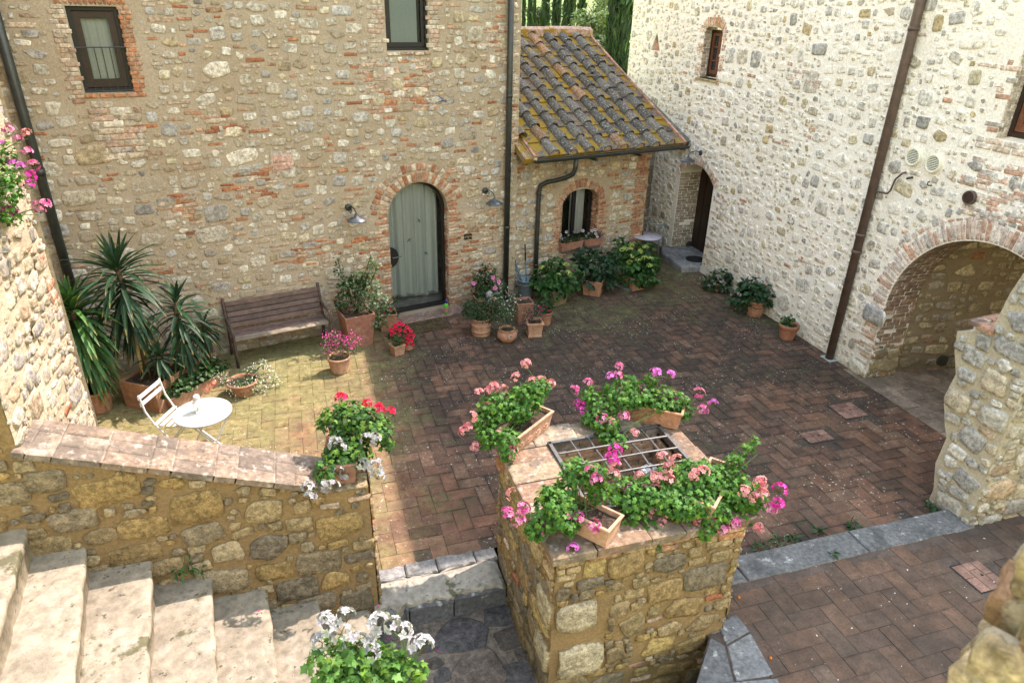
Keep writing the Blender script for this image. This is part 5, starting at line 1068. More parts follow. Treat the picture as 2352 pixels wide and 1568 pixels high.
geranium(b2, c2+np.array([.0, .0, .17]), [(W(1385, 935, r), (.14, .13, .10)), (W(1425, 905, r), (.14, .13, .10)), (W(1470, 905, r), (.14, .12, .09)), (W(1520, 915, r), (.15, .13, .09)), (W(1555, 925, r), (.09, .09, .08)), (W(1350, 905, r), (.07, .07, .06)), (W(1440, 880, r), (.08, .08, .06)), (W(1395, 985, r-np.array([.1, .22, .05])), (.09, .09, .10)), (W(1415, 1015, r-np.array([.1, .3, .1])), (.08, .08, .07)), (W(1355, 960, r), (.07, .07, .06)), (W(1575, 945, r), (.05, .05, .06)), (W(1495, 870, r), (.05, .05, .05))],
  spots(r, [('pink', 1350, 880), ('pink', 1319, 896), ('lilac', 1404, 868), ('pink', 1418, 862), ('pink', 1422, 843), ('magenta', 1331, 930), ('magenta', 1335, 942), ('pink', 1425, 895), ('lilac', 1505, 858), ('lilac', 1538, 862), ('pink', 1476, 893), ('pink', 1548, 910), ('pink', 1605, 903), ('lilac', 1638, 928), ('pink', 1613, 943)]) + spots(r-np.array([.05, .25, .05]), [('pink', 1383, 963), ('salmon', 1402, 970), ('pink', 1432, 957), ('salmon', 1456, 997), ('magenta', 1410, 1032), ('magenta', 1424, 1037)]), 700)
c3 = np.array([1.74, 3.67, ZB]); b3 = gbox('plain terracotta box with bare soil and pink geraniums at the front left of the well', c3, -.93, .58, .22, .19, GB, False)
b3['label'] = 'plain terracotta box with bare soil and pink geraniums at the front left of the well'
r = c3+np.array([0, 0, .22])
geranium(b3, c3+np.array([-.02, .0, .17]), [(W(1270, 1150, r-np.array([.06, .1, 0])), (.11, .10, .08)), (W(1300, 1120, r), (.07, .07, .05)), (W(1325, 1080, r), (.10, .10, .07)), (W(1362, 1090, r), (.09, .09, .07)), (W(1290, 1185, r-np.array([0, .15, .0])), (.10, .09, .08)), (W(1245, 1195, r-np.array([.05, .15, .1])), (.08, .08, .07)), (W(1310, 1205, r-np.array([0, .15, .1])), (.06, .06, .06)), (W(1230, 1215, r-np.array([.05, .15, .1])), (.06, .06, .06)), (W(1375, 1130, r), (.07, .07, .06)), (W(1262, 1130, r), (.05, .05, .05))],
  spots(r-np.array([.03, .17, .05]), [('pink', 1165, 1182), ('pink', 1190, 1193), ('pink', 1203, 1167), ('salmon', 1178, 1135), ('pink', 1300, 1185), ('pink', 1327, 1190), ('magenta', 1257, 1215), ('lilac', 1316, 1262), ('pink', 1365, 1207), ('salmon', 1410, 1092), ('pink', 1357, 1083), ('magenta', 1405, 1055), ('magenta', 1412, 1035), ('salmon', 1413, 1075), ('pink', 1370, 1104)]), 470)
c4 = np.array([2.86, 3.68, ZB]); b4 = gbox('box buried under the widest bush of pink geraniums at the front right of the well', c4, .72, .62, .22, .19, GB, False)
r = c4+np.array([0, 0, .22])
geranium(b4, c4+np.array([0, 0, .17]), [(W(1440, 1130, r-np.array([.2, .1, 0])), (.13, .12, .08)), (W(1490, 1125, r-np.array([.1, .1, 0])), (.14, .12, .09)), (W(1545, 1110, r), (.16, .14, .11)), (W(1600, 1100, r), (.17, .15, .12)), (W(1650, 1105, r), (.16, .14, .11)), (W(1690, 1125, r), (.13, .12, .11)), (W(1725, 1140, r), (.10, .10, .09)), (W(1455, 1180, r-np.array([.1, .2, .1])), (.08, .08, .08)), (W(1490, 1215, r-np.array([.1, .25, .2])), (.07, .07, .06)), (W(1590, 1170, r-np.array([0, .2, .1])), (.12, .10, .10)), (W(1640, 1175, r-np.array([0, .2, .1])), (.11, .10, .09)), (W(1615, 1215, r-np.array([0, .25, .15])), (.06, .06, .06)), (W(1700, 1180, r), (.08, .08, .07)), (W(1565, 1155, r-np.array([.05, .15, 0])), (.13, .11, .09)), (W(1600, 1150, r-np.array([.05, .15, 0])), (.13, .11, .09)), (W(1530, 1150, r-np.array([.05, .15, 0])), (.10, .1, .08)), (W(1500, 1240, r-np.array([.1, .25, .2])), (.05, .05, .04)), (W(1690, 1060, r), (.06, .06, .05)), (W(1720, 1030, r), (.035, .035, .05)), (W(1735, 1010, r), (.025, .025, .03))],
  spots(r-np.array([.02, .16, .0]), [('salmon', 1470, 1095), ('salmon', 1497, 1096), ('salmon', 1518, 1098), ('salmon', 1535, 1105), ('salmon', 1522, 1050), ('salmon', 1555, 1060), ('salmon', 1535, 1078), ('salmon', 1590, 1090), ('salmon', 1615, 1085), ('salmon', 1503, 1175), ('salmon', 1530, 1185), ('salmon', 1525, 1200), ('salmon', 1545, 1195), ('salmon', 1510, 1160), ('salmon', 1610, 1180), ('salmon', 1625, 1190), ('salmon', 1640, 1202), ('pink', 1684, 1202), ('salmon', 1745, 1108), ('salmon', 1752, 1135), ('salmon', 1735, 1145), ('salmon', 1710, 1130), ('magenta', 1790, 1125), ('magenta', 1785, 1157), ('pink', 1768, 1170), ('salmon', 1742, 1212), ('salmon', 1600, 1195), ('pink', 1660, 1215), ('salmon', 1480, 1125), ('salmon', 1505, 1125), ('pink', 1440, 1122)]), 1400)
c5 = np.array([.09, 4.93, ZB-.01]); b5 = gbox('brown trough of white and red geraniums on the lower end of the parapet', c5, pi/2-.12, .56, .26, .20, None, False, (.30, .15, .10))
r = c5+np.array([0, 0, .28])
geranium(b5, c5+np.array([0, 0, .18]), [(W(770, 962, r), (.12, .12, .10)), (W(805, 955, r), (.14, .13, .10)), (W(840, 970, r), (.12, .12, .10)), (W(870, 985, r), (.10, .10, .10)), (W(800, 1005, r), (.12, .11, .09)), (W(800, 1040, r-np.array([0, .1, 0])), (.13, .11, .10)), (W(770, 1050, r-np.array([0, .15, 0])), (.09, .09, .08)), (W(745, 1080, r-np.array([0, .3, .1])), (.07, .07, .08)), (W(885, 1015, r), (.06, .06, .06)), (W(825, 1040, r-np.array([0, .15, 0])), (.08, .08, .07))],
  spots(r+np.array([0, .06, 0]), [('red', 783, 916), ('red', 845, 930), ('red', 870, 938), ('red', 898, 946), ('red', 880, 968), ('white', 765, 972), ('white', 790, 966), ('white', 812, 970)]) + spots(r-np.array([0, .2, 0]), [('white', 770, 1018), ('white', 778, 1030), ('white', 845, 1010), ('white', 862, 1008), ('white', 830, 1065), ('white', 858, 1075), ('white', 778, 1080), ('white', 795, 1088), ('white', 872, 1070), ('white', 868, 1095)]) + spots(r-np.array([0, .45, .1]), [('white', 745, 1115), ('white', 763, 1118), ('white', 707, 1120), ('white', 713, 1140)]), 640, .055, [(.04, .12, .025), (.055, .15, .03), (.035, .10, .025)])
# white geranium close to the camera, on a post at the foot of the stair
pz = CAM+ray(795, 1600)*3.45
ps = thing('stair_post', 'low stone post beside the stair foot that carries the nearest white geranium', 'post', (pz[0], pz[1], -.3))
mb = MB(); mb.slab([(pz[0]-.2, pz[1]-.2), (pz[0]+.2, pz[1]-.2), (pz[0]+.2, pz[1]+.2), (pz[0]-.2, pz[1]+.2)], -.3, pz[2]-.26, (.3, .24, .14), .01); mb.build('shaft', M['stone'], ps)
t_ = thing('potted_geranium', 'white geranium in a terracotta pot, nearest flowers at the lower edge', 'potted plant', (pz[0], pz[1], pz[2]-.255)); pot_round(t_, .14, .10, .26, .04, TERR[1])
r = pz+np.array([0, 0, .15])
geranium(t_, pz, [(W(760, 1520, r), (.10, .09, .07)), (W(815, 1525, r), (.13, .10, .08)), (W(870, 1530, r), (.11, .10, .07)), (W(910, 1545, r), (.07, .07, .06)), (W(950, 1540, r), (.05, .05, .05)), (W(840, 1560, r), (.14, .1, .08)), (W(935, 1515, r), (.04, .04, .03))],
  spots(r, [('white', 752, 1432), ('white', 785, 1452), ('white', 738, 1470), ('white', 795, 1418), ('white', 850, 1492), ('white', 868, 1436), ('white', 905, 1440), ('white', 968, 1485), ('white', 818, 1480), ('white', 925, 1452)]), 300, .058, [(.075, .19, .035), (.06, .16, .03), (.10, .23, .05)], 1.0)
# pink geranium hanging in at the left edge
pl = np.array([-1.93, 5.35, 3.55]); t_ = thing('hanging_geranium', 'pink geranium trailing down the sunlit pier at the left edge', 'potted plant', (-1.90, 4.62, 3.70)); 
pot_rect(t_, .22, .5, .17, .44, .19, .03, .008, TERR[1]); mb = MB(); mb.box(-.14, .0, -.2, .2, -.03, -.005); mb.build('wall_bracket', M['metal'], t_, False, True)
r = np.array([-1.86, 5.45, 3.6])
geranium(t_, np.array([-1.87, 4.75, 3.83]), [(W(8, 400, r), (.07, .12, .08)), (W(22, 440, r), (.06, .08, .06)), (W(5, 350, r), (.06, .08, .06)), (W(28, 500, r), (.05, .05, .04)), (W(5, 470, r), (.07, .08, .08))],
  spots(r+np.array([.06, .03, 0]), [('pink', 18, 300), ('pink', 42, 320), ('salmon', 62, 308), ('lilac', 8, 335), ('lilac', 33, 378), ('lilac', 50, 385), ('magenta', 72, 405), ('magenta', 70, 425), ('pink', 88, 470), ('pink', 103, 470), ('lilac', 20, 485), ('magenta', 33, 492), ('pink', 78, 380), ('lilac', 8, 375), ('pink', 62, 350), ('pink', 92, 485)]), 120, .045, GL, .72)
# ================================================================== TERRACOTTA POTS IN THE YARD
def at(px, py, z=0.): return G(px, py, z)
def hat(base, px, py): b = np.array(base); n = b-CAM; n[2] = 0; return PL(px, py, b, n)
def bushy(root, kind, bl, n, size, cols, mat='leaf', up=.5, fill=.6, droop=.1, name='foliage', stems=(0, 0, .2), ns=0):
    o = np.array(root.location); mb = MB(); blobs(mb, kind, [(np.array(b[0])-o, np.array(b[1])*1.1) for b in bl], int(n*1.6), size, cols, up, fill, .3, droop)
    for b in bl:
        for _ in range(ns): stem(mb, np.array(stems)+RG.normal(0, .02, 3), np.array(b[0])-o, .004, (.06, .07, .03), .02)
    return mb.build(name, M[mat], root, False, True)
def petals(root, pts, n, size, cols, spread, name='blossoms', kind='round'):
    o = np.array(root.location); mb = MB()
    for p in pts:
        k = n; P = np.array(p)-o+RG.normal(0, 1, (k, 3))*np.array(spread); N = unit(k); N[:, 2] = np.abs(N[:, 2]); N[:, 1] -= .4; N /= np.linalg.norm(N, axis=1, keepdims=True)
        leafset(mb, kind, P, N, unit(k), size*RG.uniform(.7, 1.2, k), np.array(cols)[RG.integers(len(cols), size=k)]*RG.uniform(.85, 1.15, (k, 1)))
    return tag(mb.build(name, M['petal'], root, False, True), kind='stuff')
BL5 = None
def blossom_mesh(col, col2, R=.028, n=5):
    mb = MB()
    for k in range(n):
        a = 2*pi*k/n; e = np.array([cos(a), sin(a), .18]); s_ = np.array([-sin(a), cos(a), 0]); mb.add([(0, 0, 0), e*R*.55+s_*R*.42, e*R, e*R*.55-s_*R*.42], [(0, 1, 2, 3)], np.vstack([col2, col, col, col]))
    o = mb.build('blossom', M['petal']); m = o.data; bpy.data.objects.remove(o); return m
BM = {'red': blossom_mesh((.72, .02, .07), (.45, .01, .03), .036), 'rose': blossom_mesh((.62, .02, .10), (.4, .01, .04), .03), 'coral': blossom_mesh((.75, .14, .12), (.75, .45, .2), .028), 'pink': blossom_mesh((.75, .22, .48), (.6, .1, .3), .045), 'hot': blossom_mesh((.8, .10, .36), (.6, .05, .25), .022), 'violet': blossom_mesh((.07, .03, .22), (.5, .35, .05), .028), 'pansy': blossom_mesh((.70, .66, .72), (.06, .02, .10), .032), 'white': blossom_mesh((.8, .8, .78), (.7, .7, .4), .02)}
def blossom(root, k, p, s=1., face=None):
    o = bpy.data.objects.new('blossom', BM[k]); COL.objects.link(o); o.parent = root; q = np.array(p, float)-np.array(root.location); o.location = Vector(q.tolist())
    d = nrm((CAM-np.array(p))*np.array([.5, .5, .5])+unit(1)[0]*2.2+np.array([0, 0, 2.0])); o.rotation_euler = Vector(d.tolist()).to_track_quat('Z', 'Y').to_euler(); o.scale = (s*RG.uniform(.85, 1.15),)*3; return o
def yuc(mb, base, n, L, wd, cols, tmin=-1.1, tmax=1.45, droop=.5, skirt=.5):
    for i in range(n):
        u = i/(n-1); el = tmax+(tmin-tmax)*u**.62+RG.normal(0, .12); az = i*2.399+RG.normal(0, .25); l = L*RG.uniform(.8, 1.1)*(1-.25*(u < .12)); d = np.array([cos(az)*cos(el), sin(az)*cos(el), sin(el)]); sd = nrm(np.cross(d, (0, 0, 1.) if abs(d[2]) < .97 else (1, 0, 0))); V = []; C = []; c = np.array(cols[RG.integers(len(cols))])*RG.uniform(.75, 1.25); p = np.array(base, float)+np.array([0, 0, -skirt*u**1.3]); dd = d.copy(); k = 8
        if u > .86 and RG.random() < .3: c = np.array((.26, .19, .07))
        for j in range(k):
            t = j/(k-1); w_ = wd*(.55+.9*t if t < .4 else .91*(1-((t-.4)/.6)**2.2))*.9+.001; up_ = nrm(np.cross(sd, dd)); V += [p-sd*w_+up_*w_*.45, p, p+sd*w_+up_*w_*.45]; tip = np.array((.30, .22, .06)) if t > .97 else c; C += [tip*1., tip*.85, tip*1.]
            dd = nrm(dd+np.array([0, 0, -droop*.12*(1+t)*max(.15, cos(el))])); p = p+dd*l/(k-1)
        mb.add(V, [(3*j+q, 3*j+q+1, 3*j+q+4, 3*j+q+3) for j in range(k-1) for q in (0, 1)], np.array(C))
YC = [(.018, .058, .024), (.024, .072, .028), (.014, .045, .02)]; YC2 = [(.05, .15, .035), (.04, .12, .035), (.065, .17, .04)]  # second set brighter: sunlight on the left yucca put into its colour
def trunk(mb, a, b, r=.03): mb.tube([np.array(a), (np.array(a)+np.array(b))/2+np.array([.02, .01, 0]), np.array(b)], [r*1.15, r, r*.9], (.14, .10, .065), 8)
# big planter with three yuccas
cn = at(372, 947); e1 = nrm(at(290, 937)-cn); e2 = nrm(at(430, 907)-cn); rz = atan2(e2[1], e2[0])
pc = cn+e1*.27+e2*.30
t_ = thing('potted_yucca', 'tall dark yucca clump in the big square brown planter near the left corner', 'potted plant', (pc[0], pc[1], 0), rz-pi/2*0); pot_rect(t_, .62, .56, .60, .54, .40, .03, .0, (.30, .155, .085))
o_ = local(t_); inv = lambda p: (lambda q: np.array([q[0]*cos(-rz)-q[1]*sin(-rz), q[0]*sin(-rz)+q[1]*cos(-rz), q[2]]))(np.array(p)-o_)
ref = pc+np.array([-.12, .05, 0])
for (px, py, n, L, tr, dr_) in ((268, 610, 150, .66, .42, .75), (404, 690, 85, .48, .42, .8), (364, 815, 30, .34, .36, .4)):
    tp = hat(ref if px < 300 else pc+np.array([.12, .02, 0]) if px > 400 else pc+np.array([.05, -.18, 0]), px, py); mb = MB(); yuc(mb, inv(tp), n, L, .030, YC, -1.35, 1.45, dr_, .85 if n > 80 else .1); yuc_o = mb.build('leaf_rosette', M['sword'], t_, True, True)
    mb = MB(); b_ = inv(tp); trunk(mb, (b_[0]*.6, b_[1]*.6, .34), b_+np.array([0, 0, -.02]), .032); mb.build('trunk', M['bark'], t_, True, True)
# bright yucca at the left
b0 = at(245, 950)+np.array([-.25, .1, 0]); tp = hat(b0, 163, 705); t_ = thing('potted_yucca', 'bright sunlit yucca with long drooping leaves beside the left pier', 'potted plant', (tp[0], tp[1], 0)); pot_round(t_, .2, .15, .32, .04, TERR[2])
mb = MB(); yuc(mb, (0, 0, tp[2]), 210, .68, .033, YC2, -1.4, 1.5, .95, .8); mb.build('leaf_rosette', M['sword'], t_, True, True); mb = MB(); trunk(mb, (0, 0, .28), (0, 0, tp[2]-.05), .04); mb.build('trunk', M['bark'], t_, True, True)
# thin yucca in a small pot with stones
b0 = at(487, 862); t_ = thing('potted_yucca', 'thin single stemmed yucca in a small round stone topped pot left of the bench', 'potted plant', b0); pot_round(t_, .155, .12, .25, .04, (.30, .12, .08))
tp = hat(b0+np.array([-.02, .12, 0]), 467, 742)-b0; mb = MB(); yuc(mb, tp, 46, .44, .024, YC, -1.35, 1.2, .9, .15); mb.build('leaf_rosette', M['sword'], t_, True, True); mb = MB(); trunk(mb, (0, 0, .2), tp, .022); mb.tube([(.06, 0, .2), (.0, .02, .6)], .008, (.4, .3, .15), 5); mb.build('trunk', M['bark'], t_, True, True)
for q in ((.06, .04, .05), (-.07, -.03, .035), (.0, -.07, .03)):
    mb = MB(); d = unit(24); PLx = None; mb.lathe([(.002, -q[2]*.6), (q[2]*.8, -q[2]*.3), (q[2], 0), (q[2]*.75, q[2]*.5), (.002, q[2]*.75)], (.42, .45, .48), 7, (q[0], q[1], .235)); mb.build('pebble', M['gstone'], t_, False, True)
# begonia trough
a_, c_ = at(402, 935), at(505, 880); rz = atan2(c_[1]-a_[1], c_[0]-a_[0]); m_ = (a_+c_)/2+np.array([0, .05, 0])
t_ = thing('begonia_trough', 'long low terracotta trough of coral red begonias in front of the big yucca planter', 'flower box', m_); t_.rotation_euler.z = 0
mb = MB(); Rz = Matrix.Rotation(rz, 3, 'Z')
class _T: pass
tt = thing('tmp', 'x', 'x', (0, 0, 0)); pp = pot_rect(tt, .95, .2, .9, .16, .18, .025, .008, TERR[1]); 
for ch in list(tt.children): ch.parent = t_; ch.rotation_euler.z = rz
bpy.data.objects.remove(tt)
bl = [(m_+np.array([cos(rz)*u, sin(rz)*u, .25+RG.normal(0, .01)]), (.13, .12, .08)) for u in np.linspace(-.40, .40, 7)]
bushy(t_, 'round', bl, 330, .055, [(.03, .085, .02), (.04, .11, .028), (.028, .07, .02)], 'leaf', .6)
for (x, y) in ((408, 925), (425, 918), (418, 912), (432, 915), (445, 905), (460, 898), (452, 894), (470, 885), (492, 878), (478, 893), (440, 912), (415, 930), (485, 884), (465, 903)): blossom(t_, 'coral', hat(m_+np.array([0, -.05, 0]), x, y), 1.1)
# white bowl
b0 = at(560, 902); t_ = thing('white_flower_bowl', 'spreading white flowered plant in a round bowl on the sunny paving before the bench', 'potted plant', b0); pot_round(t_, .21, .15, .20, .03, TERR[2])
tw = []
for (x, y) in ((505, 862), (515, 880), (530, 895), (545, 910), (560, 918), (575, 900), (590, 860), (600, 840), (606, 835), (620, 855), (630, 865), (585, 885), (595, 905), (570, 882), (612, 880), (545, 890), (600, 870), (580, 845), (555, 900), (635, 880), (605, 900), (520, 870), (590, 875)): tw.append(hat(b0+np.array([0, -.12*(y > 880), 0]), x, y))
bushy(t_, 'lance', [(p, (.06, .06, .06)) for p in tw]+[(b0+np.array([0, 0, .22]), (.18, .18, .08))], 420, .04, GL, 'leaf', .5, .6, .1, 'foliage', (0, 0, .18), 2); petals(t_, tw, 26, .026, [(.82, .82, .80), (.78, .78, .72)], (.032, .032, .045), 'blossoms', 'chip')
# pink gaura pot
b0 = at(781, 852); t_ = thing('potted_gaura', 'bright pink gaura in a round terracotta pot at the right end of the bench', 'potted plant', b0); pot_round(t_, .17, .125, .25, .04, TERR[1], .0, 26, True, 0)
tw = [hat(b0, x, y) for x, y in ((750, 790), (765, 785), (780, 775), (795, 780), (805, 770), (815, 790), (760, 800), (775, 795), (790, 800), (770, 770), (800, 790), (755, 805), (785, 785), (750, 770), (818, 778))]
bushy(t_, 'lance', [(p-np.array([0, 0, .05]), (.05, .05, .07)) for p in tw]+[(b0+np.array([0, 0, .32]), (.12, .12, .10))], 320, .045, [(.05, .10, .02), (.07, .12, .03)], 'leaf', .4); petals(t_, tw, 24, .030, [(.78, .10, .38), (.70, .05, .30), (.80, .2, .45)], (.04, .04, .035), 'blossoms', 'chip')
# tall square planter with the shrub
b0 = at(826, 800)+np.array([0, .22, 0]); t_ = thing('potted_shrub', 'tall leafy shrub, sunlight coloured into its right half, in a tall square terracotta planter left of the door', 'potted plant', b0, .23); pot_rect(t_, .48, .46, .36, .34, .55, .02, .0, (.32, .145, .10))
t_.rotation_euler.z = 0
for ch in t_.children: ch.rotation_euler.z = .23
pts = [(800, 660, .16), (825, 650, .17), (850, 665, .17), (870, 690, .14), (880, 720, .10), (790, 690, .13), (835, 690, .16), (780, 620, .07), (790, 650, .10), (775, 595, .04), (845, 625, .10), (855, 605, .06), (850, 590, .04), (868, 612, .05), (820, 640, .12), (865, 735, .09), (880, 745, .06), (780, 700, .07), (895, 705, .05)]
bl = [(hat(b0+np.array([0, -.1 if x > 830 else .08, 0]), x, y), (r_*1., r_*.9, r_*.95)) for x, y, r_ in pts]
bushy(t_, 'ovate', [b for b, q in zip(bl, pts) if q[0] < 832], 330, .058, DL+[(.05, .11, .03)], 'leaf', .5, .6, .1, 'foliage', (0, 0, .5), 2); bushy(t_, 'ovate', [b for b, q in zip(bl, pts) if q[0] >= 832], 380, .056, [(.13, .20, .10), (.10, .17, .07), (.17, .22, .14), (.06, .12, .04)], 'leaf', .5, .6, .1, 'foliage', (0, 0, .5), 2)  # paler right-hand leaves: sunlight put into the leaf colour
# rose planter behind
b0 = at(893, 760)+np.array([-.0, .12, 0]); t_ = thing('potted_rose', 'small dark bush with a few crimson blooms in a square pot beside the door jamb', 'potted plant', b0); pot_rect(t_, .30, .30, .24, .24, .30, .03, .008, TERR[2])
bushy(t_, 'ovate', [(hat(b0, 885, 712), .12), (hat(b0, 900, 718), .10), (hat(b0, 880, 735), .09), (hat(b0, 903, 690), .06)], 190, .05, DL)
for x, y in ((882, 720), (897, 712), (874, 738), (890, 742)): blossom(t_, 'rose', hat(b0+np.array([0, -.12, 0]), x, y), 1.2)
# red impatiens and the little square pot before it
b0 = at(936, 800); t_ = thing('potted_impatiens', 'bright red impatiens in a round terracotta pot by the doormat', 'potted plant', b0); pot_round(t_, .11, .085, .20, .03, TERR[0])
bushy(t_, 'ovate', [(hat(b0, 920, 762), (.16, .15, .12)), (hat(b0, 938, 778), (.12, .12, .10)), (hat(b0, 905, 770), (.09, .09, .08))], 300, .045, DL)
for x, y in ((898, 757), (908, 748), (917, 742), (925, 745), (935, 752), (930, 760), (919, 757), (905, 765), (915, 768), (928, 772), (940, 768), (945, 780), (950, 770), (938, 783), (925, 782), (910, 755), (943, 760), (900, 768), (935, 775), (948, 790), (932, 792)): blossom(t_, 'red', hat(b0+np.array([0, -.13, 0]), x, y), 1.05)
b0 = at(913, 812); t_ = thing('potted_herb', 'small square terracotta pot with a low green herb, front of the red impatiens', 'potted plant', b0); pot_rect(t_, .19, .19, .15, .15, .17, .025, .008, TERR[3]); t_.rotation_euler.z = .35
bushy(t_, 'lance', [(b0+np.array([0, 0, .24]), (.10, .10, .09)), (b0+np.array([-.02, 0, .29]), .06)], 170, .04, [(.04, .10, .03), (.06, .13, .03)])
# right of the door
b0 = at(1113, 722)+np.array([0, .1, 0]); t_ = thing('potted_mandevilla', 'dark mandevilla bush with a few pink trumpet blooms against the wall, beside the right downpipe', 'potted plant', b0); pot_rect(t_, .36, .36, .28, .28, .34, .02, .004, TERR[3])
bushy(t_, 'ovate', [(hat(b0, x, y), r_) for x, y, r_ in ((1115, 640, .20), (1120, 665, .20), (1105, 660, .15), (1135, 650, .14), (1118, 620, .13), (1100, 635, .10), (1140, 675, .12))], 400, .06, DL)
for x, y in ((1133, 638), (1137, 662), (1146, 647), (1127, 678), (1088, 651)): blossom(t_, 'pink', hat(b0+np.array([0, -.2, 0]), x, y), 1.0)
mb = MB(); mb.lathe([(.05, 0), (.07, .02), (.06, .06), (.045, .09), (.06, .12), (.068, .16), (.055, .2), (.02, .225), (.001, .23)], (.30, .29, .27), 14); t2 = mb.build('stone_figurine', M['gstone'], None, True); t2.location = Vector(hat(b0+np.array([0, -.2, 0]), 1124, 690).tolist())-Vector((0, 0, .05)); tag(t2, 'small round grey stone figurine among the pots right of the door', 'figurine')
b0 = at(1105, 766); t_ = thing('potted_oleander', 'dense dark green bush in a plain cylindrical terracotta pot right of the door', 'potted plant', b0); pot_round(t_, .165, .155, .30, .03, TERR[3], 0., 26, True, 1)
bushy(t_, 'lance', [(hat(b0, x, y), (r_*1.1, r_, r_*.8)) for x, y, r_ in ((1105, 710, .22), (1090, 705, .17), (1125, 712, .20), (1110, 695, .16), (1078, 712, .10), (1140, 718, .12))], 620, .075, DL+[(.03, .07, .035)], 'leaf', .45)
b0 = at(1164, 783); t_ = thing('potted_white_gaura', 'airy white flowered plant in a round bellied terracotta urn with a moulded handle', 'potted plant', b0); pot_round(t_, .135, .09, .23, .025, TERR[0], .055)
mb = MB()
for sg in (-1, 1):
    for k in range(2): mb.tube([(.165*cos(a0)*1., .165*sin(a0), z) for a0, z in ((-.6*sg-.8, .15), (-.75*sg-.8, .175), (-.9*sg-.8, .15), (-.8*sg-.8, .11+.02*k))], .014, (.46, .34, .25), 6)
mb.build('moulded_handle', M['terra'], t_, True, True)
tw = [hat(b0, x, y) for x, y in ((1148, 668), (1155, 655), (1165, 690), (1172, 700), (1180, 675), (1152, 700), (1160, 712), (1182, 690), (1175, 720), (1150, 690), (1140, 680), (1185, 710), (1158, 725))]
bushy(t_, 'lance', [(p, (.07, .07, .09)) for p in tw]+[(hat(b0, 1163, 745), (.14, .14, .14)), (hat(b0, 1160, 715), (.14, .14, .14))], 520, .045, [(.035, .085, .03), (.05, .11, .04)], 'leaf', .3); petals(t_, tw, 11, .026, [(.72, .75, .75)], (.05, .05, .06), 'blossoms', 'chip')
b0 = at(1205, 742)+np.array([0, .1, 0]); t_ = thing('potted_salvia', 'mauve and white flowered plant in a deep square terracotta planter, middle of the pot group', 'potted plant', b0); pot_rect(t_, .30, .30, .24, .24, .38, .02, .004, TERR[2])
tw = [hat(b0, x, y) for x, y in ((1170, 680), (1180, 690), (1190, 685), (1205, 700), (1215, 695), (1200, 710), (1225, 705), (1195, 720), (1185, 705), (1235, 700), (1210, 715))]
bushy(t_, 'lance', [(p, .08) for p in tw], 420, .04, DL, 'leaf', .3); petals(t_, tw, 13, .022, [(.34, .08, .30), (.42, .14, .36), (.70, .70, .74)], (.05, .05, .05), 'blossoms', 'chip')
b0 = at(1226, 768); t_ = thing('potted_diascia', 'pink flowered plant spilling over a small moulded square terracotta pot', 'potted plant', b0); pot_rect(t_, .26, .26, .21, .21, .25, .035, .014, TERR[3], .02, True, True); 
for ch in t_.children: ch.rotation_euler.z = -.12
tw = [hat(b0, x, y) for x, y in ((1210, 715), (1222, 710), (1232, 715), (1225, 725), (1210, 730), (1238, 728), (1218, 722), (1228, 700), (1240, 715), (1206, 738))]
bushy(t_, 'lance', [(p, .07) for p in tw], 330, .04, DL+[(.05, .1, .03)], 'leaf', .3); petals(t_, tw, 15, .024, [(.60, .16, .40), (.72, .20, .42), (.5, .10, .34)], (.045, .045, .035), 'blossoms', 'chip')
b0 = at(1252, 744); t_ = thing('potted_red_begonia', 'dark plant with tiny red flowers in a small round pot, right of the pot group', 'potted plant', b0); pot_round(t_, .12, .09, .24, .03, TERR[2])
bushy(t_, 'ovate', [(hat(b0, 1250, 705), .13), (hat(b0, 1255, 690), .12), (hat(b0, 1262, 700), .08)], 200, .045, DL)
for x, y in ((1245, 712), (1256, 704), (1262, 714), (1240, 704)): blossom(t_, 'rose', hat(b0+np.array([0, -.1, 0]), x, y), .8)
# bucket with two long handled tools
b0 = at(1211, 690)+np.array([0, .12, 0]); t_ = thing('zinc_bucket', 'tall grey zinc bucket holding two long handles, between the downpipes', 'bucket', b0)
mb = MB(); mb.lathe([(.11, 0), (.115, .01), (.145, .36), (.152, .365), (.155, .38), (.148, .385), (.14, .37), (.11, .03)], (1, 1, 1), 24); mb.build('body', M['zinc'], t_, True, True); mb = MB(); mb.tube([(.15*cos(a), .15*sin(a), .30) for a in np.linspace(0, 6.283, 25)], .006, (1, 1, 1), 6); mb.build('band', M['zinc'], t_, True, True)
for nm, (x, y), lab, pole in (('broom', (1172, 570), 'blue handled broom leaning out of the zinc bucket, thicker tilted handle', .017), ('dustpan_pole', (1206, 563), 'thin upright blue handled pole standing in the zinc bucket', .012)):
    tp = hat(b0+np.array([0, .18, 0]), x, y); bt_ = b0+np.array([.03, .0, .02]); t2 = thing(nm, lab, 'broom' if nm == 'broom' else 'pole', bt_); d = tp-bt_
    mb = MB(); mb.tube([(0, 0, 0), d*.72], pole, (1, 1, 1), 8); mb.build('pole', M['bluemetal'], t2, True, True); mb = MB(); mb.tube([d*.72, d], pole*1.25, (1, 1, 1), 8); mb.build('grip', M['black'], t2, True, True); mb = MB(); mb.tube([d*.985, d*1.015], pole*1.9, (1, 1, 1), 8); mb.build('end_cap', M['bluemetal'], t2, True, True)
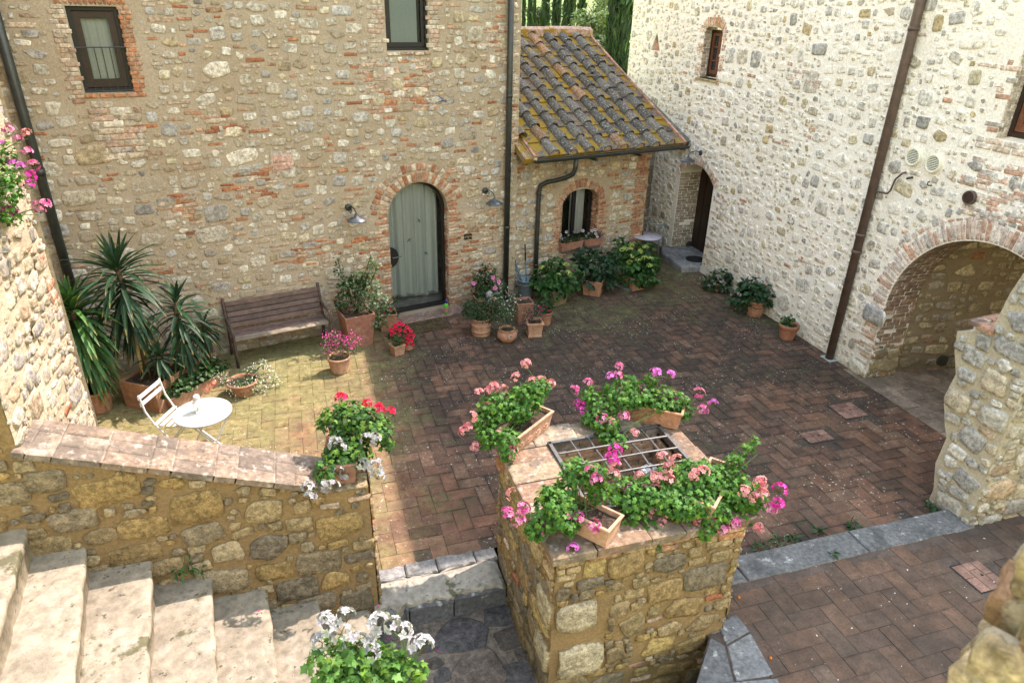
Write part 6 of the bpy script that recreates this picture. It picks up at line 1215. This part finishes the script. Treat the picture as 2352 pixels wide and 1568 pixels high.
# hydrangeas
def hydrangea(label, base, bl, heads, n, potd, cols, rz):
    t_ = thing('potted_hydrangea', label, 'potted plant', base, 0, 'hydrangeas under the annex window'); pot_rect(t_, *potd)
    for ch in t_.children: ch.rotation_euler.z = rz
    bushy(t_, 'ovate', [(hat(np.array(base)+np.array([0, dy, 0]), x, y), (r_*1.1, r_*.9, r_*.85)) for x, y, r_, dy in bl], n, .115, cols, 'leaf', .55, .62, .15, 'foliage', (0, 0, .3), 2)
    for x, y in heads: head(t_, HY, hat(np.array(base)+np.array([0, -.2, 0]), x, y), 1.)
    return t_
hydrangea('left hydrangea with bright green leaves and two pale flower heads in a mossy square pot', at(1279, 700)+np.array([0, .12, 0]), [(1270, 630, .27, 0), (1300, 635, .22, 0), (1250, 645, .20, 0), (1280, 655, .24, -.1), (1310, 650, .14, 0), (1255, 665, .13, -.1), (1275, 610, .16, 0)], [(1300, 609), (1245, 615), (1306, 627), (1283, 632)], 330, (.36, .36, .29, .29, .28, .03, .008, (.21, .155, .09)), HL, .35)
hydrangea('middle hydrangea, the darkest one, nearly without flowers, in a diagonal square pot', at(1370, 680)+np.array([0, .16, 0]), [(1350, 595, .20, .1), (1365, 615, .26, 0), (1340, 580, .13, .15), (1390, 620, .22, 0), (1355, 640, .20, -.1), (1400, 595, .16, .1), (1345, 655, .12, -.1), (1395, 645, .13, 0)], [(1345, 628), (1361, 615)], 330, (.38, .38, .31, .31, .30, .02, .004, TERR[0]), [(.02, .062, .028), (.026, .078, .032), (.016, .05, .024)], .95)
hydrangea('right hydrangea, fullest one with many lime green heads, in a pale square pot', at(1463, 666)+np.array([0, .12, 0]), [(1455, 600, .26, 0), (1485, 610, .22, 0), (1430, 585, .20, .1), (1470, 575, .20, .1), (1470, 630, .22, -.1), (1490, 635, .15, -.1), (1425, 560, .12, .1), (1440, 640, .12, -.1), (1500, 600, .12, 0)], [(1450, 563), (1435, 572), (1429, 573), (1448, 572), (1482, 568), (1471, 577), (1450, 590), (1466, 596), (1445, 602), (1480, 592), (1492, 610), (1494, 594)], 480, (.34, .34, .28, .28, .26, .03, .008, TERR[3]), HL, .15)
mb = MB(); q = [at(1412, 655), at(1440, 670), at(1462, 662), at(1435, 648)]; mb.slab([p[:2] for p in q], .004, .035, (.16, .16, .145), .006); tag(mb.build('stone_slab', M['gstone']), 'loose flat grey stone slab on the paving beside the right hydrangea', 'slab')
# pansy boxes on the annex window sill
for i, (x0, x1, yb) in enumerate(((1288, 1336, 572), (1340, 1383, 560))):
    s0, s1 = OA(x0, yb, .0)[0], OA(x1, yb, .0)[0]; c = A3((s0+s1)/2, -.04, .725); t_ = thing('pansy_box', ('left' if i == 0 else 'right')+' terracotta window box of purple and white pansies on the annex sill', 'flower box', c, 0, 'pansy boxes on the annex window sill'); pot_rect(t_, s1-s0, .17, s1-s0-.04, .13, .15, .025, .006, (.34, .16, .11))
    for ch in t_.children: ch.rotation_euler.z = aa
    bushy(t_, 'ovate', [(c+AD*u+np.array([0, 0, .20]), (.09, .09, .07)) for u in (-.13, 0, .13)], 170, .04, DL)
    for x, y in (((1288, 540), (1290, 548), (1301, 533), (1318, 532), (1330, 530), (1298, 546), (1311, 553), (1327, 533), (1286, 553), (1306, 540), (1300, 562)) if i == 0 else ((1339, 530), (1352, 536), (1360, 530), (1367, 528), (1368, 537), (1382, 536), (1382, 545), (1348, 543), (1385, 550), (1372, 543), (1356, 548))):
        p = hat(c+AN*.10, x, y); blossom(t_, 'pansy' if RG.random() < .5 else 'violet', p, 1.1)
# along the white house
b0 = at(1647, 672)+np.array([.05, .1, 0]); t_ = thing('potted_white_geranium', 'dark low bush with clusters of white flowers against the white house', 'potted plant', b0); pot_round(t_, .13, .10, .18, .03, TERR[2])
bushy(t_, 'round', [(hat(b0, x, y), r_) for x, y, r_ in ((1645, 645, .20), (1660, 640, .17), (1630, 650, .14), (1655, 660, .16), (1668, 652, .12), (1640, 662, .10))], 380, .055, DL)
for x, y in ((1629, 634), (1639, 650), (1657, 645), (1663, 652), (1628, 658), (1655, 667), (1673, 664), (1612, 640), (1650, 636)): head(t_, 'white', hat(b0+np.array([-.1, -.1, 0]), x, y), .85)
b0 = at(1732, 722); t_ = thing('potted_young_hydrangea', 'broad dark leaved hydrangea with small buds in a round pot by the white house', 'potted plant', b0); pot_round(t_, .20, .135, .30, .04, TERR[0], .0, 26, True, 1)
bushy(t_, 'ovate', [(hat(b0, x, y), (r_*1.1, r_, r_*.8)) for x, y, r_ in ((1725, 670, .24), (1750, 672, .20), (1700, 680, .16), (1730, 655, .16), (1760, 685, .13), (1715, 690, .14), (1695, 695, .10))], 260, .115, [(.025, .075, .03), (.033, .09, .034), (.02, .06, .026)], 'leaf', .6)
for x, y in ((1707, 662), (1722, 656), (1760, 652)): blossom(t_, 'coral', hat(b0, x, y), .8)
b0 = at(1687, 698)+np.array([.05, .1, 0]); t_ = thing('tiny_pot', 'tiny terracotta pot half hidden behind the broad leaved hydrangea by the white house', 'pot', b0); pot_round(t_, .09, .07, .15, .03, TERR[3])
b0 = at(1806, 777); t_ = thing('potted_seedling', 'small sparse seedling in a plain round flower pot by the white house downpipe', 'potted plant', b0); pot_round(t_, .165, .11, .27, .07, (.36, .155, .09))
bushy(t_, 'round', [(hat(b0, x, y), r_) for x, y, r_ in ((1805, 735, .06), (1815, 732, .06), (1797, 745, .05), (1812, 745, .05))], 40, .055, HL, 'leaf', .6, .6, .1, 'foliage', (0, 0, .24), 3)
# ================================================================== FURNITURE
bs0, bs1, bd = -3.08, -1.66, .57
t_ = thing('bench', 'weathered brown slatted garden bench against the back wall', 'bench', A3((bs0+bs1)/2, .35, 0)); FBn = frame(A3(0, 0, 0), AD, AN, (0, 0, 1))
WC = [(.135, .085, .065), (.12, .08, .068), (.15, .10, .08), (.115, .075, .06)]
def slat(nm, d, z, wd, th_, tilt, col):
    mb = MB(); c, s_ = cos(tilt), sin(tilt); fr = lambda v: FBn(np.c_[v[:, 0], d+v[:, 1]*c-v[:, 2]*s_, z+v[:, 1]*s_+v[:, 2]*c]); mb.box(bs0+.02, bs1-.02, -wd/2, wd/2, -th_/2, th_/2, col, fr, .006); return mb.build(nm, M['wood'], t_)
for k in range(5): slat('seat_slat', .20+k*.082, .425-.012*sin(k*.9), .072, .022, -.03 if k < 4 else -.25, np.array((.23, .185, .13) if k > 2 else WC[k % 4])*RG.uniform(.9, 1.15))  # front slats paler: sunlight on the seat edge put into the wood colour
for k in range(5): slat('back_slat', .15-.026*k, .50+k*.078, .07, .02, pi/2+.3, np.array(WC[k % 4])*RG.uniform(.85, 1.2))
for s_ in (bs0, bs1):
    mb = MB(); Q = lambda d, z: A3(s_, d, z)
    for pth in ([(.58, .0), (.565, .2), (.575, .42), (.60, .55), (.56, .61), (.45, .62), (.30, .60), (.10, .60)], [(.06, .0), (.10, .2), (.14, .40), (.09, .62), (.02, .86), (.0, .90)], [(.57, .40), (.35, .395), (.13, .40)]):
        mb.tube([Q(d, z) for d, z in pth], .022, (.10, .065, .05), 8)
    mb.build('end_frame', M['wood'], t_, True)
# bistro table and lantern
tc = G(465, 945, .71); t_ = thing('bistro_table', 'round white metal bistro table on crossed folding legs on the sunny paving', 'table', (tc[0], tc[1], 0))
mb = MB(); mb.lathe([(.29, .685), (.308, .688), (.312, .70), (.308, .712), (.0015, .712)], (1, 1, 1), 48); mb.build('table_top', M['white'], t_, True, True)
def bar(mb, a, b, w_=.012, c=(1, 1, 1)): mb.tube([a, b], w_, c, 4)
for sg in (-1, 1):
    for k in (-1, 1):
        mb = MB(); bar(mb, np.array([-.24*k, .19*sg-.02*k, .0]), np.array([.20*k, .19*sg-.02*k, .69]), .012); mb.build('leg', M['white'], t_, False, True)
mb = MB(); bar(mb, (.232, -.19, .03), (.232, .19, .03), .009); bar(mb, (-.232, -.19, .03), (-.232, .19, .03), .009); mb.build('foot_bar', M['white'], t_, False, True)
for ch in t_.children: ch.rotation_euler.z = .5
b_ = G(458, 945, .712); t_ = thing('lantern', 'little white metal candle lantern standing on the bistro table', 'lantern', b_)
mb = MB(); mb.lathe([(.055, 0), (.056, .012), (.05, .018), (.001, .018)], (1, 1, 1), 6); mb.lathe([(.058, .125), (.05, .135), (.035, .158), (.022, .166), (.001, .167)], (1, 1, 1), 12)
mb.lathe([(.02, .165), (.03, .175), (.034, .19), (.03, .205), (.001, .212)], (1, 1, 1), 12); mb.tube([(.034*cos(a), 0, .195+.034*sin(a)) for a in np.linspace(-.3, 3.4, 9)], .003, (1, 1, 1), 5); mb.build('housing', M['white'], t_, False, True)
for j in range(6):
    a = pi/3*j; mb = MB(); bar(mb, (.05*cos(a), .05*sin(a), .015), (.05*cos(a), .05*sin(a), .128), .005); mb.build('upright', M['white'], t_, False, True)
mb = MB(); mb.tube([(0, 0, .018), (0, 0, .05)], .018, (.7, .66, .55), 12); mb.build('candle', M['cream'], t_, False, True)
# folding chair: local x = forward
pL, pR = G(317, 912, .79), G(358, 878, .79); mid = (pL+pR)/2; sd = nrm(pR-pL); fwd = np.array([sd[1], -sd[0], 0]); fwd = fwd if fwd[0] > 0 else -fwd; rz = atan2(fwd[1], fwd[0])
ch0 = mid+fwd*.30; t_ = thing('folding_chair', 'white slatted folding garden chair drawn up to the bistro table', 'chair', (ch0[0], ch0[1], 0), rz)
sp_ = .20
for sg in (-1, 1):
    mb = MB(); mb.tube([(.20, sg*sp_, 0), (.0, sg*sp_, .26), (-.16, sg*sp_, .46), (-.235, sg*sp_, .62), (-.27, sg*sp_, .83)], .011, (1, 1, 1), 6); mb.build('back_post', M['white'], t_, False, True)
    mb = MB(); mb.tube([(-.22, sg*(sp_-.03), 0), (.0, sg*(sp_-.03), .24), (.17, sg*(sp_-.03), .44)], .011, (1, 1, 1), 6); mb.build('front_leg', M['white'], t_, False, True)
for k in range(5): mb = MB(); mb.box(-.17+k*.078, -.17+k*.078+.045, -sp_-.01, sp_+.01, .445, .458, (1, 1, 1), None, .003); mb.build('seat_slat', M['white'], t_, False, True)
for z in (.71, .795): mb = MB(); x = -.262-(z-.71)*.12; mb.box(x-.006, x+.006, -sp_-.015, sp_+.015, z-.025, z+.025, (1, 1, 1), None, .003); mb.build('back_slat', M['white'], t_, False, True)
# table and chair in the covered passage
tc = G(1486, 541, .72); t_ = thing('passage_table', 'pale round cafe table half hidden by the annex corner', 'table', (tc[0], tc[1], 0)); M['lilac'] = paint('pale_lilac_metal', (.42, .40, .48), .45, .4)
mb = MB(); mb.lathe([(.28, .70), (.30, .705), (.30, .718), (.002, .722)], (1, 1, 1), 40); mb.build('table_top', M['lilac'], t_, True, True); mb = MB(); mb.tube([(0, 0, 0), (0, 0, .7)], .025); mb.lathe([(.2, 0), (.19, .02), (.03, .04)], (1, 1, 1), 20); mb.build('pedestal', M['iron'], t_, False, True)
cb = G(1500, 600, 0.)+np.array([.0, .02, 0]); tl = hat(cb, 1481, 556); tr = hat(cb, 1521, 553); t_ = thing('metal_chair', 'grey metal cafe chair with a curved open back in the passage beside the annex', 'chair', cb); o_ = local(t_)
tl[2] = tr[2] = .84; mb = MB(); n_ = 7; top_ = [tl+(tr-tl)*u+np.array([0, -.05*sin(pi*u), -.012*sin(pi*u)]) for u in np.linspace(0, 1, n_)]
mb.tube([p-o_ for p in top_], .012, (1, 1, 1), 6); low = [p-np.array([0, 0, .20]) for p in top_]; mb.tube([l*.86+np.mean(low, 0)*.14-o_ for l in low], .009, (1, 1, 1), 6); mb.build('back_frame', M['zinc'], t_, True, True)
dv = nrm(np.array([(tr-tl)[1], -(tr-tl)[0], 0])); dv = dv if dv[1] > 0 else -dv
for p, q in ((tl, tr), (tr, tl)):
    mb = MB(); mb.tube([p-o_, p*.86+q*.14-o_-np.array([0, 0, .22]), p*.82+q*.18-o_-np.array([0, 0, p[2]-.44]), p*.85+q*.15-o_-np.array([0, 0, p[2]])], .011, (1, 1, 1), 6); mb.build('rear_leg', M['zinc'], t_, True, True)
    mb = MB(); mb.tube([p*.85+q*.15-o_+dv*.38-np.array([0, 0, p[2]-.44]), p*.85+q*.15-o_+dv*.42-np.array([0, 0, p[2]])], .011, (1, 1, 1), 6); mb.build('front_leg', M['zinc'], t_, True, True)
m_ = (tl+tr)/2-o_; mb = MB(); a = nrm(tr-tl); mb.slab([(m_-a*.18)[:2], (m_+a*.18)[:2], (m_+a*.18+dv*.4)[:2], (m_-a*.18+dv*.4)[:2]], .43, .455, (1, 1, 1), .006); mb.build('seat', M['zinc'], t_, False, True)
# wall lamps
def wall_lamp(label, P0, nv, shade_c):
    t_ = thing('wall_lamp', label, 'wall lamp', P0, 0, 'iron wall lamps with shallow dish shades'); n_ = np.array(nv); sc_ = np.array(shade_c)-np.array(P0); z_ = np.array([0, 0, 1.])
    mb = MB(); mb.tube([n_*0, n_*.02, n_*.035], [.055, .052, .03], (1, 1, 1), 16); mb.build('wall_plate', M['metal'], t_, True, True)
    mb = MB(); e = sc_+z_*.10; mb.tube([n_*.02, n_*.02+(e-n_*.02)*.4+z_*.05, n_*.02+(e-n_*.02)*.8+z_*.04, e, e-z_*.08], .009, (1, 1, 1), 7); mb.tube([n_*.02-z_*.03+e*.12*0, e*.25-z_*.07, e*.4-z_*.04, e*.45+z_*.02, e*.33+z_*.02, e*.3-z_*.03], .006, (1, 1, 1), 6); mb.build('bracket', M['metal'], t_, True, True)
    mb = MB(); mb.lathe([(.145, -.028), (.148, -.024), (.14, -.012), (.10, .012), (.05, .032), (.03, .045), (.026, .07), (.001, .075)], (1, 1, 1), 28, sc_); mb.lathe([(.143, -.026), (.09, .0), (.001, .02)], (1, 1, 1), 28, sc_); mb.build('lamp_shade', M['zinc'] if False else M['metal2'], t_, True, True)
    mb = MB(); mb.lathe([(.001, -.035), (.022, -.025), (.026, -.005), (.015, .02), (.001, .03)], (1, 1, 1), 12, sc_); mb.build('bulb', M['white'], t_, True, True)
M['metal2'] = paint('weathered_grey_enamel', (.055, .068, .075), .4, .5, .1, .25, 20, ((.34, .38, .38), 18, .55, .6))
s1_, z1_ = OA(799, 475); s2_, z2_ = OA(819, 503, .30); wall_lamp('dish shaded iron wall lamp on the left of the arched door', A3(s1_, .02, z1_), AN, A3(s2_, .30, z2_))
s1_, z1_ = OA(1113, 437); s2_, z2_ = OA(1136, 465, .30); wall_lamp('dish shaded iron wall lamp on the right of the arched door, near the downpipe', A3(s1_, .02, z1_), AN, A3(s2_, .30, z2_))
y1_, z1_ = OB(1611, 351); y2_, z2_ = OB(1580, 367, BX-.28); wall_lamp('dish shaded iron wall lamp over the deep arched doorway of the white house', (BX-.01, y1_, z1_), (-1, 0, 0), (BX-.28, y2_, z2_))
# doormat and bottle
mb = MB(); q = [at(922, 745), at(1003, 722), at(1032, 752), at(945, 770)]; c = np.mean([p for p in q], 0); mb.slab([p[:2] for p in q], .004, .022, (.075, .055, .03), .004); tag(mb.build('doormat', M['soil']), 'rectangular brown doormat on the paving before the arched door', 'doormat')
b0 = np.array([*A3(.60, .22, 0)[:2], .034]); b0[:2] = G(1025, 720, .034)[:2]; t_ = thing('plant_food_bottle', 'green plastic bottle with a dark blue cap standing by the right door jamb', 'bottle', b0)
mb = MB(); mb.lathe([(.03, 0), (.04, .005), (.042, .03), (.042, .15), (.035, .18), (.018, .2), (.016, .21), (.001, .21)], (1, 1, 1), 16); mb.build('bottle_body', paint('green_plastic', (.06, .42, .03), .4, .4), t_, True, True); mb = MB(); mb.lathe([(.02, .2), (.02, .24), (.016, .25), (.001, .25)], (1, 1, 1), 12); mb.build('cap', paint('blue_plastic', (.02, .03, .25), .4, .4), t_, True, True)
mb = MB(); a = np.linspace(-2.6, -.2, 9); V = [(.0435*cos(q), .0435*sin(q), z) for z in (.04, .085, .13) for q in a]; cc = [((.5, .1, .3) if (j+i) % 3 else (.6, .5, .1)) for i in range(3) for j in range(9)]; mb.add(V, [(i*9+j, i*9+j+1, i*9+10+j, i*9+9+j) for i in range(2) for j in range(8)], np.array(cc)); mb.build('paper_label', M['petal'], t_, False, True)
# swallows
for (px, py, s_off, lab, yw) in ((1016, 232, .5, 'dark swallow in flight before the upper right part of the back wall', .3), (1362, 172, .2, 'dark swallow gliding low over the lichened annex roof', 2.6)):
    if py > 200: P = A3(0, .5, 0); s0_, z0_ = OA(px, py, .5); p = A3(s0_, .5, z0_)
    else: p = PL(px, py, A3(0, -1.2, 0), AN)
    mb = MB(); bird(mb, (0, 0, 0), .26, yw, -.2, .3); o = mb.build('swallow', M['bird']); o.location = Vector(p.tolist()); tag(o, lab, 'bird', 'swallows over the yard')
# ================================================================== WEEDS, FALLEN PETALS
def weed(label, p, r_, n, kind='lance', sz=.07, cols=GL, h=.1):
    mb = MB(); blobs(mb, kind, [((0, 0, h), (r_, r_, h))], n, sz, cols, .35, .7, .3, .2); o = mb.build('weed', M['leaf']); o.location = Vector([float(q) for q in p]); tag(o, label, 'weed', 'weeds in the stone joints')
q = PL(425, 1320, (0, 4.58, 0), (0, 1, 0)); weed('upright leafy weed growing where the parapet meets the fourth stair tread', q, .07, 40, 'lance', .09, HL, .10)
q = PL(463, 1325, (0, 4.58, 0), (0, 1, 0)); weed('smaller weed just right of the leafy one at the parapet foot', q, .04, 20, 'lance', .06, HL, .06)
for x, y, lab, r_ in ((1745, 1262, 'flat weed at the kerb edge nearest the well', .08), (1790, 1248, 'weed in the kerb joint a step right of the nearest one', .06), (1820, 1240, 'third weed along the back of the kerb', .05), (1880, 1225, 'small weed at the middle joint of the kerb', .04), (1955, 1212, 'tiny weed at the back of the kerb near its right half', .03), (2142, 1165, 'dandelion like weed at the foot of the broken buttress', .09), (2235, 1210, 'weed tuft between kerb end and the buttress corner', .09), (1910, 1278, 'tiny weed on the front edge of the kerb', .02)):
    weed(lab, G(x, y, .0 if y < 1270 else .11), r_, int(30*r_/.08)+8, 'lance', .085, [(.03, .10, .03), (.04, .12, .035)], .035)
mb = MB()
for _ in range(150):
    x, y = RG.uniform(-.5, 7.5), RG.uniform(4, 10.5); z = .006
    if RG.random() < .4: x, y, z = RG.uniform(3.1, 6.5), RG.uniform(1.5, 3.8), ZF+.006
    elif x < 1.5 and y < 5.1 or (1.4 < x < 3.1 and y < 5): continue
    leafset(mb, 'chip', np.array([[x, y, z]]), np.array([[.05, .05, 1.]]), unit(1), np.array([RG.uniform(.012, .03)]), np.array([[(.65, .64, .60), (.6, .55, .5), (.55, .05, .2)][RG.choice(3, p=[.6, .32, .08])]]))
tag(mb.build('fallen_petals', M['petal']), 'scattered pale fallen petals and crumbs on the paving', 'petals', None, 'stuff')
mb = MB()
for (x, y) in ((1083, 938), (1093, 940), (1108, 830)): pass
for (px, py, z) in ((592, 1405, .50), (740, 1390, .03), (890, 1468, -.25), (1008, 1495, -.25), (870, 1395, .02)):
    p = G(px, py, z+.006); leafset(mb, 'chip', p[None], np.array([[0., 0, 1]]), unit(1), np.array([.03]), np.array([[.62, .03, .2]]))
tag(mb.build('fallen_petals', M['petal']), 'a few crimson fallen petals on the stair foot and landing', 'petals', None, 'stuff')
for (px, py) in ((1785, 1510), (1785-0, 1510)): pass
for i, (px, py, lab) in enumerate(((1697, 1371, 'tiny orange berry on the front terrace close to the well'), (1770, 1510, 'larger orange berry on the front terrace beside the grey edging slabs'))):
    p = G(px, py, ZF+.01); mb = MB(); mb.lathe([(.001, -.012), (.01, -.007), (.013, 0), (.01, .008), (.001, .012)], (.75, .22, .02), 10); o = mb.build('orange_berry', M['petal'], None, True); o.location = Vector(p.tolist()); tag(o, lab, 'berry')
# ================================================================== TREES BEYOND THE ANNEX
def cyp_mesh(n, seed):
    mb = MB(); k = n; h = RG.random(k)**.9; r = .5*np.minimum(1, h*6+.25)*(1-h)**.45*(1.02+.0*h); a = RG.uniform(0, 2*pi, k); lump = 1+.16*np.sin(a*3+h*14+seed)+.1*np.sin(a*7+h*31); rr_ = r*lump*RG.uniform(.72, 1.05, k)
    P = np.c_[rr_*np.cos(a), rr_*np.sin(a), h*10+.2]; N = np.c_[np.cos(a), np.sin(a), .35*np.ones(k)]+RG.normal(0, .35, (k, 3)); N /= np.linalg.norm(N, axis=1, keepdims=True); T = np.c_[np.cos(a)*.25, np.sin(a)*.25, np.ones(k)]+RG.normal(0, .22, (k, 3))
    C = np.array([(.022, .055, .016), (.03, .075, .02), (.016, .04, .013), (.045, .095, .028)])[RG.integers(4, size=k)]*RG.uniform(.75, 1.25, (k, 1)); leafset(mb, 'lance', P, N, T, RG.uniform(.28, .55, k), C); o = mb.build('crown', M['leaf']); m = o.data; bpy.data.objects.remove(o); return m
CM = [cyp_mesh(4200, s_) for s_ in (0, 2.1)]
mb = MB(); mb.tube([(0, 0, -1), (0, 0, 9)], [.16, .05], (.16, .11, .07), 8); o = mb.build('trunk', M['bark']); TM = o.data; bpy.data.objects.remove(o)
cy = [(1203, 10, 62, 'leftmost slim cypress beyond the annex ridge, half behind the tall house'), (1217.5, 14, 60, 'second cypress from the left beyond the annex ridge'), (1227.5, 8, 64, 'third and thinnest cypress beyond the ridge'), (1253, 21, 58, 'fourth cypress, standing alone in the gap of the row'), (1278, 24, 56, 'fifth cypress, dark and broad, over the middle of the ridge'), (1300, 18, 66, 'sixth cypress, paler and farther back in the row'), (1314, 20, 58, 'seventh cypress, just left of the one with a brown scar'), (1335, 25, 55, 'eighth cypress, broad, above the right end of the ridge'), (1413, 32, 40, 'tall cypress before the pale bushy tree, left of the near pair'), (1438, 30, 38, 'tall cypress touching the end of the white house, right of the near pair')]
for i, (px, wpx, dist, lab) in enumerate(cy):
    d = ray(px, 30); d = d/np.linalg.norm(d[:2]); p = CAM+d*dist; z0 = -7.6 if dist > 50 else -5.2; wm = wpx*dist/1568/.92
    t_ = thing('cypress', lab, 'tree', (p[0], p[1], z0), RG.uniform(0, 6), 'cypresses in a row behind the annex'); hh_ = RG.uniform(16, 18) if dist > 50 else 15.
    for nm, me in (('crown', CM[i % 2]), ('trunk', TM)):
        o = bpy.data.objects.new(nm, me); COL.objects.link(o); o.parent = t_; s_ = wm if nm == 'crown' else 1.; o.scale = (s_, s_, hh_/10)
for (px, py, dist, R_, lab) in ((1372, 75, 48, 1.55, 'round pale green oak between the cypress row and the near pair'), (1395, 130, 46, 1.3, 'lower darker bush under the pale oak'), (1345, 110, 60, 1.2, 'small olive bush behind the right end of the annex ridge'), (1238, 40, 90, 1.2, 'pale distant bush in a gap between the cypresses'), (1392, 30, 70, 1.6, 'distant pale tree above the oak beside the near cypresses')):
    p = CAM+ray(px, py)/np.linalg.norm(ray(px, py)[:2])*dist; t_ = thing('broadleaf_tree', lab, 'tree', (p[0], p[1], -7), 0, 'round trees behind the annex'); mb = MB()
    bl = [(np.array([RG.normal(0, R_*.5), RG.normal(0, R_*.5), p[2]+7+RG.uniform(-1.1, .75)*R_]), R_*RG.uniform(.32, .55)) for _ in range(15)]
    blobs(mb, 'ovate', bl, 2600, .24, [(.10, .15, .055), (.13, .19, .07), (.08, .12, .045), (.16, .21, .09)] if R_ > 1.4 else [(.05, .09, .03), (.07, .11, .035)], .4, .6, .3, .1); mb.build('crown', M['leaf'], t_, False, True)
    mb = MB(); mb.tube([(0, 0, 0), (.1, 0, p[2]+6), (0, .1, p[2]+7)], [.2, .14, .06], (.14, .1, .07), 7)
    for _ in range(4): mb.tube([(.08, 0, p[2]+5.2), (RG.normal(0, .6), RG.normal(0, .6), p[2]+7+.4*R_)], [.08, .03], (.14, .1, .07), 5)
    mb.build('trunk', M['bark'], t_, True, True)
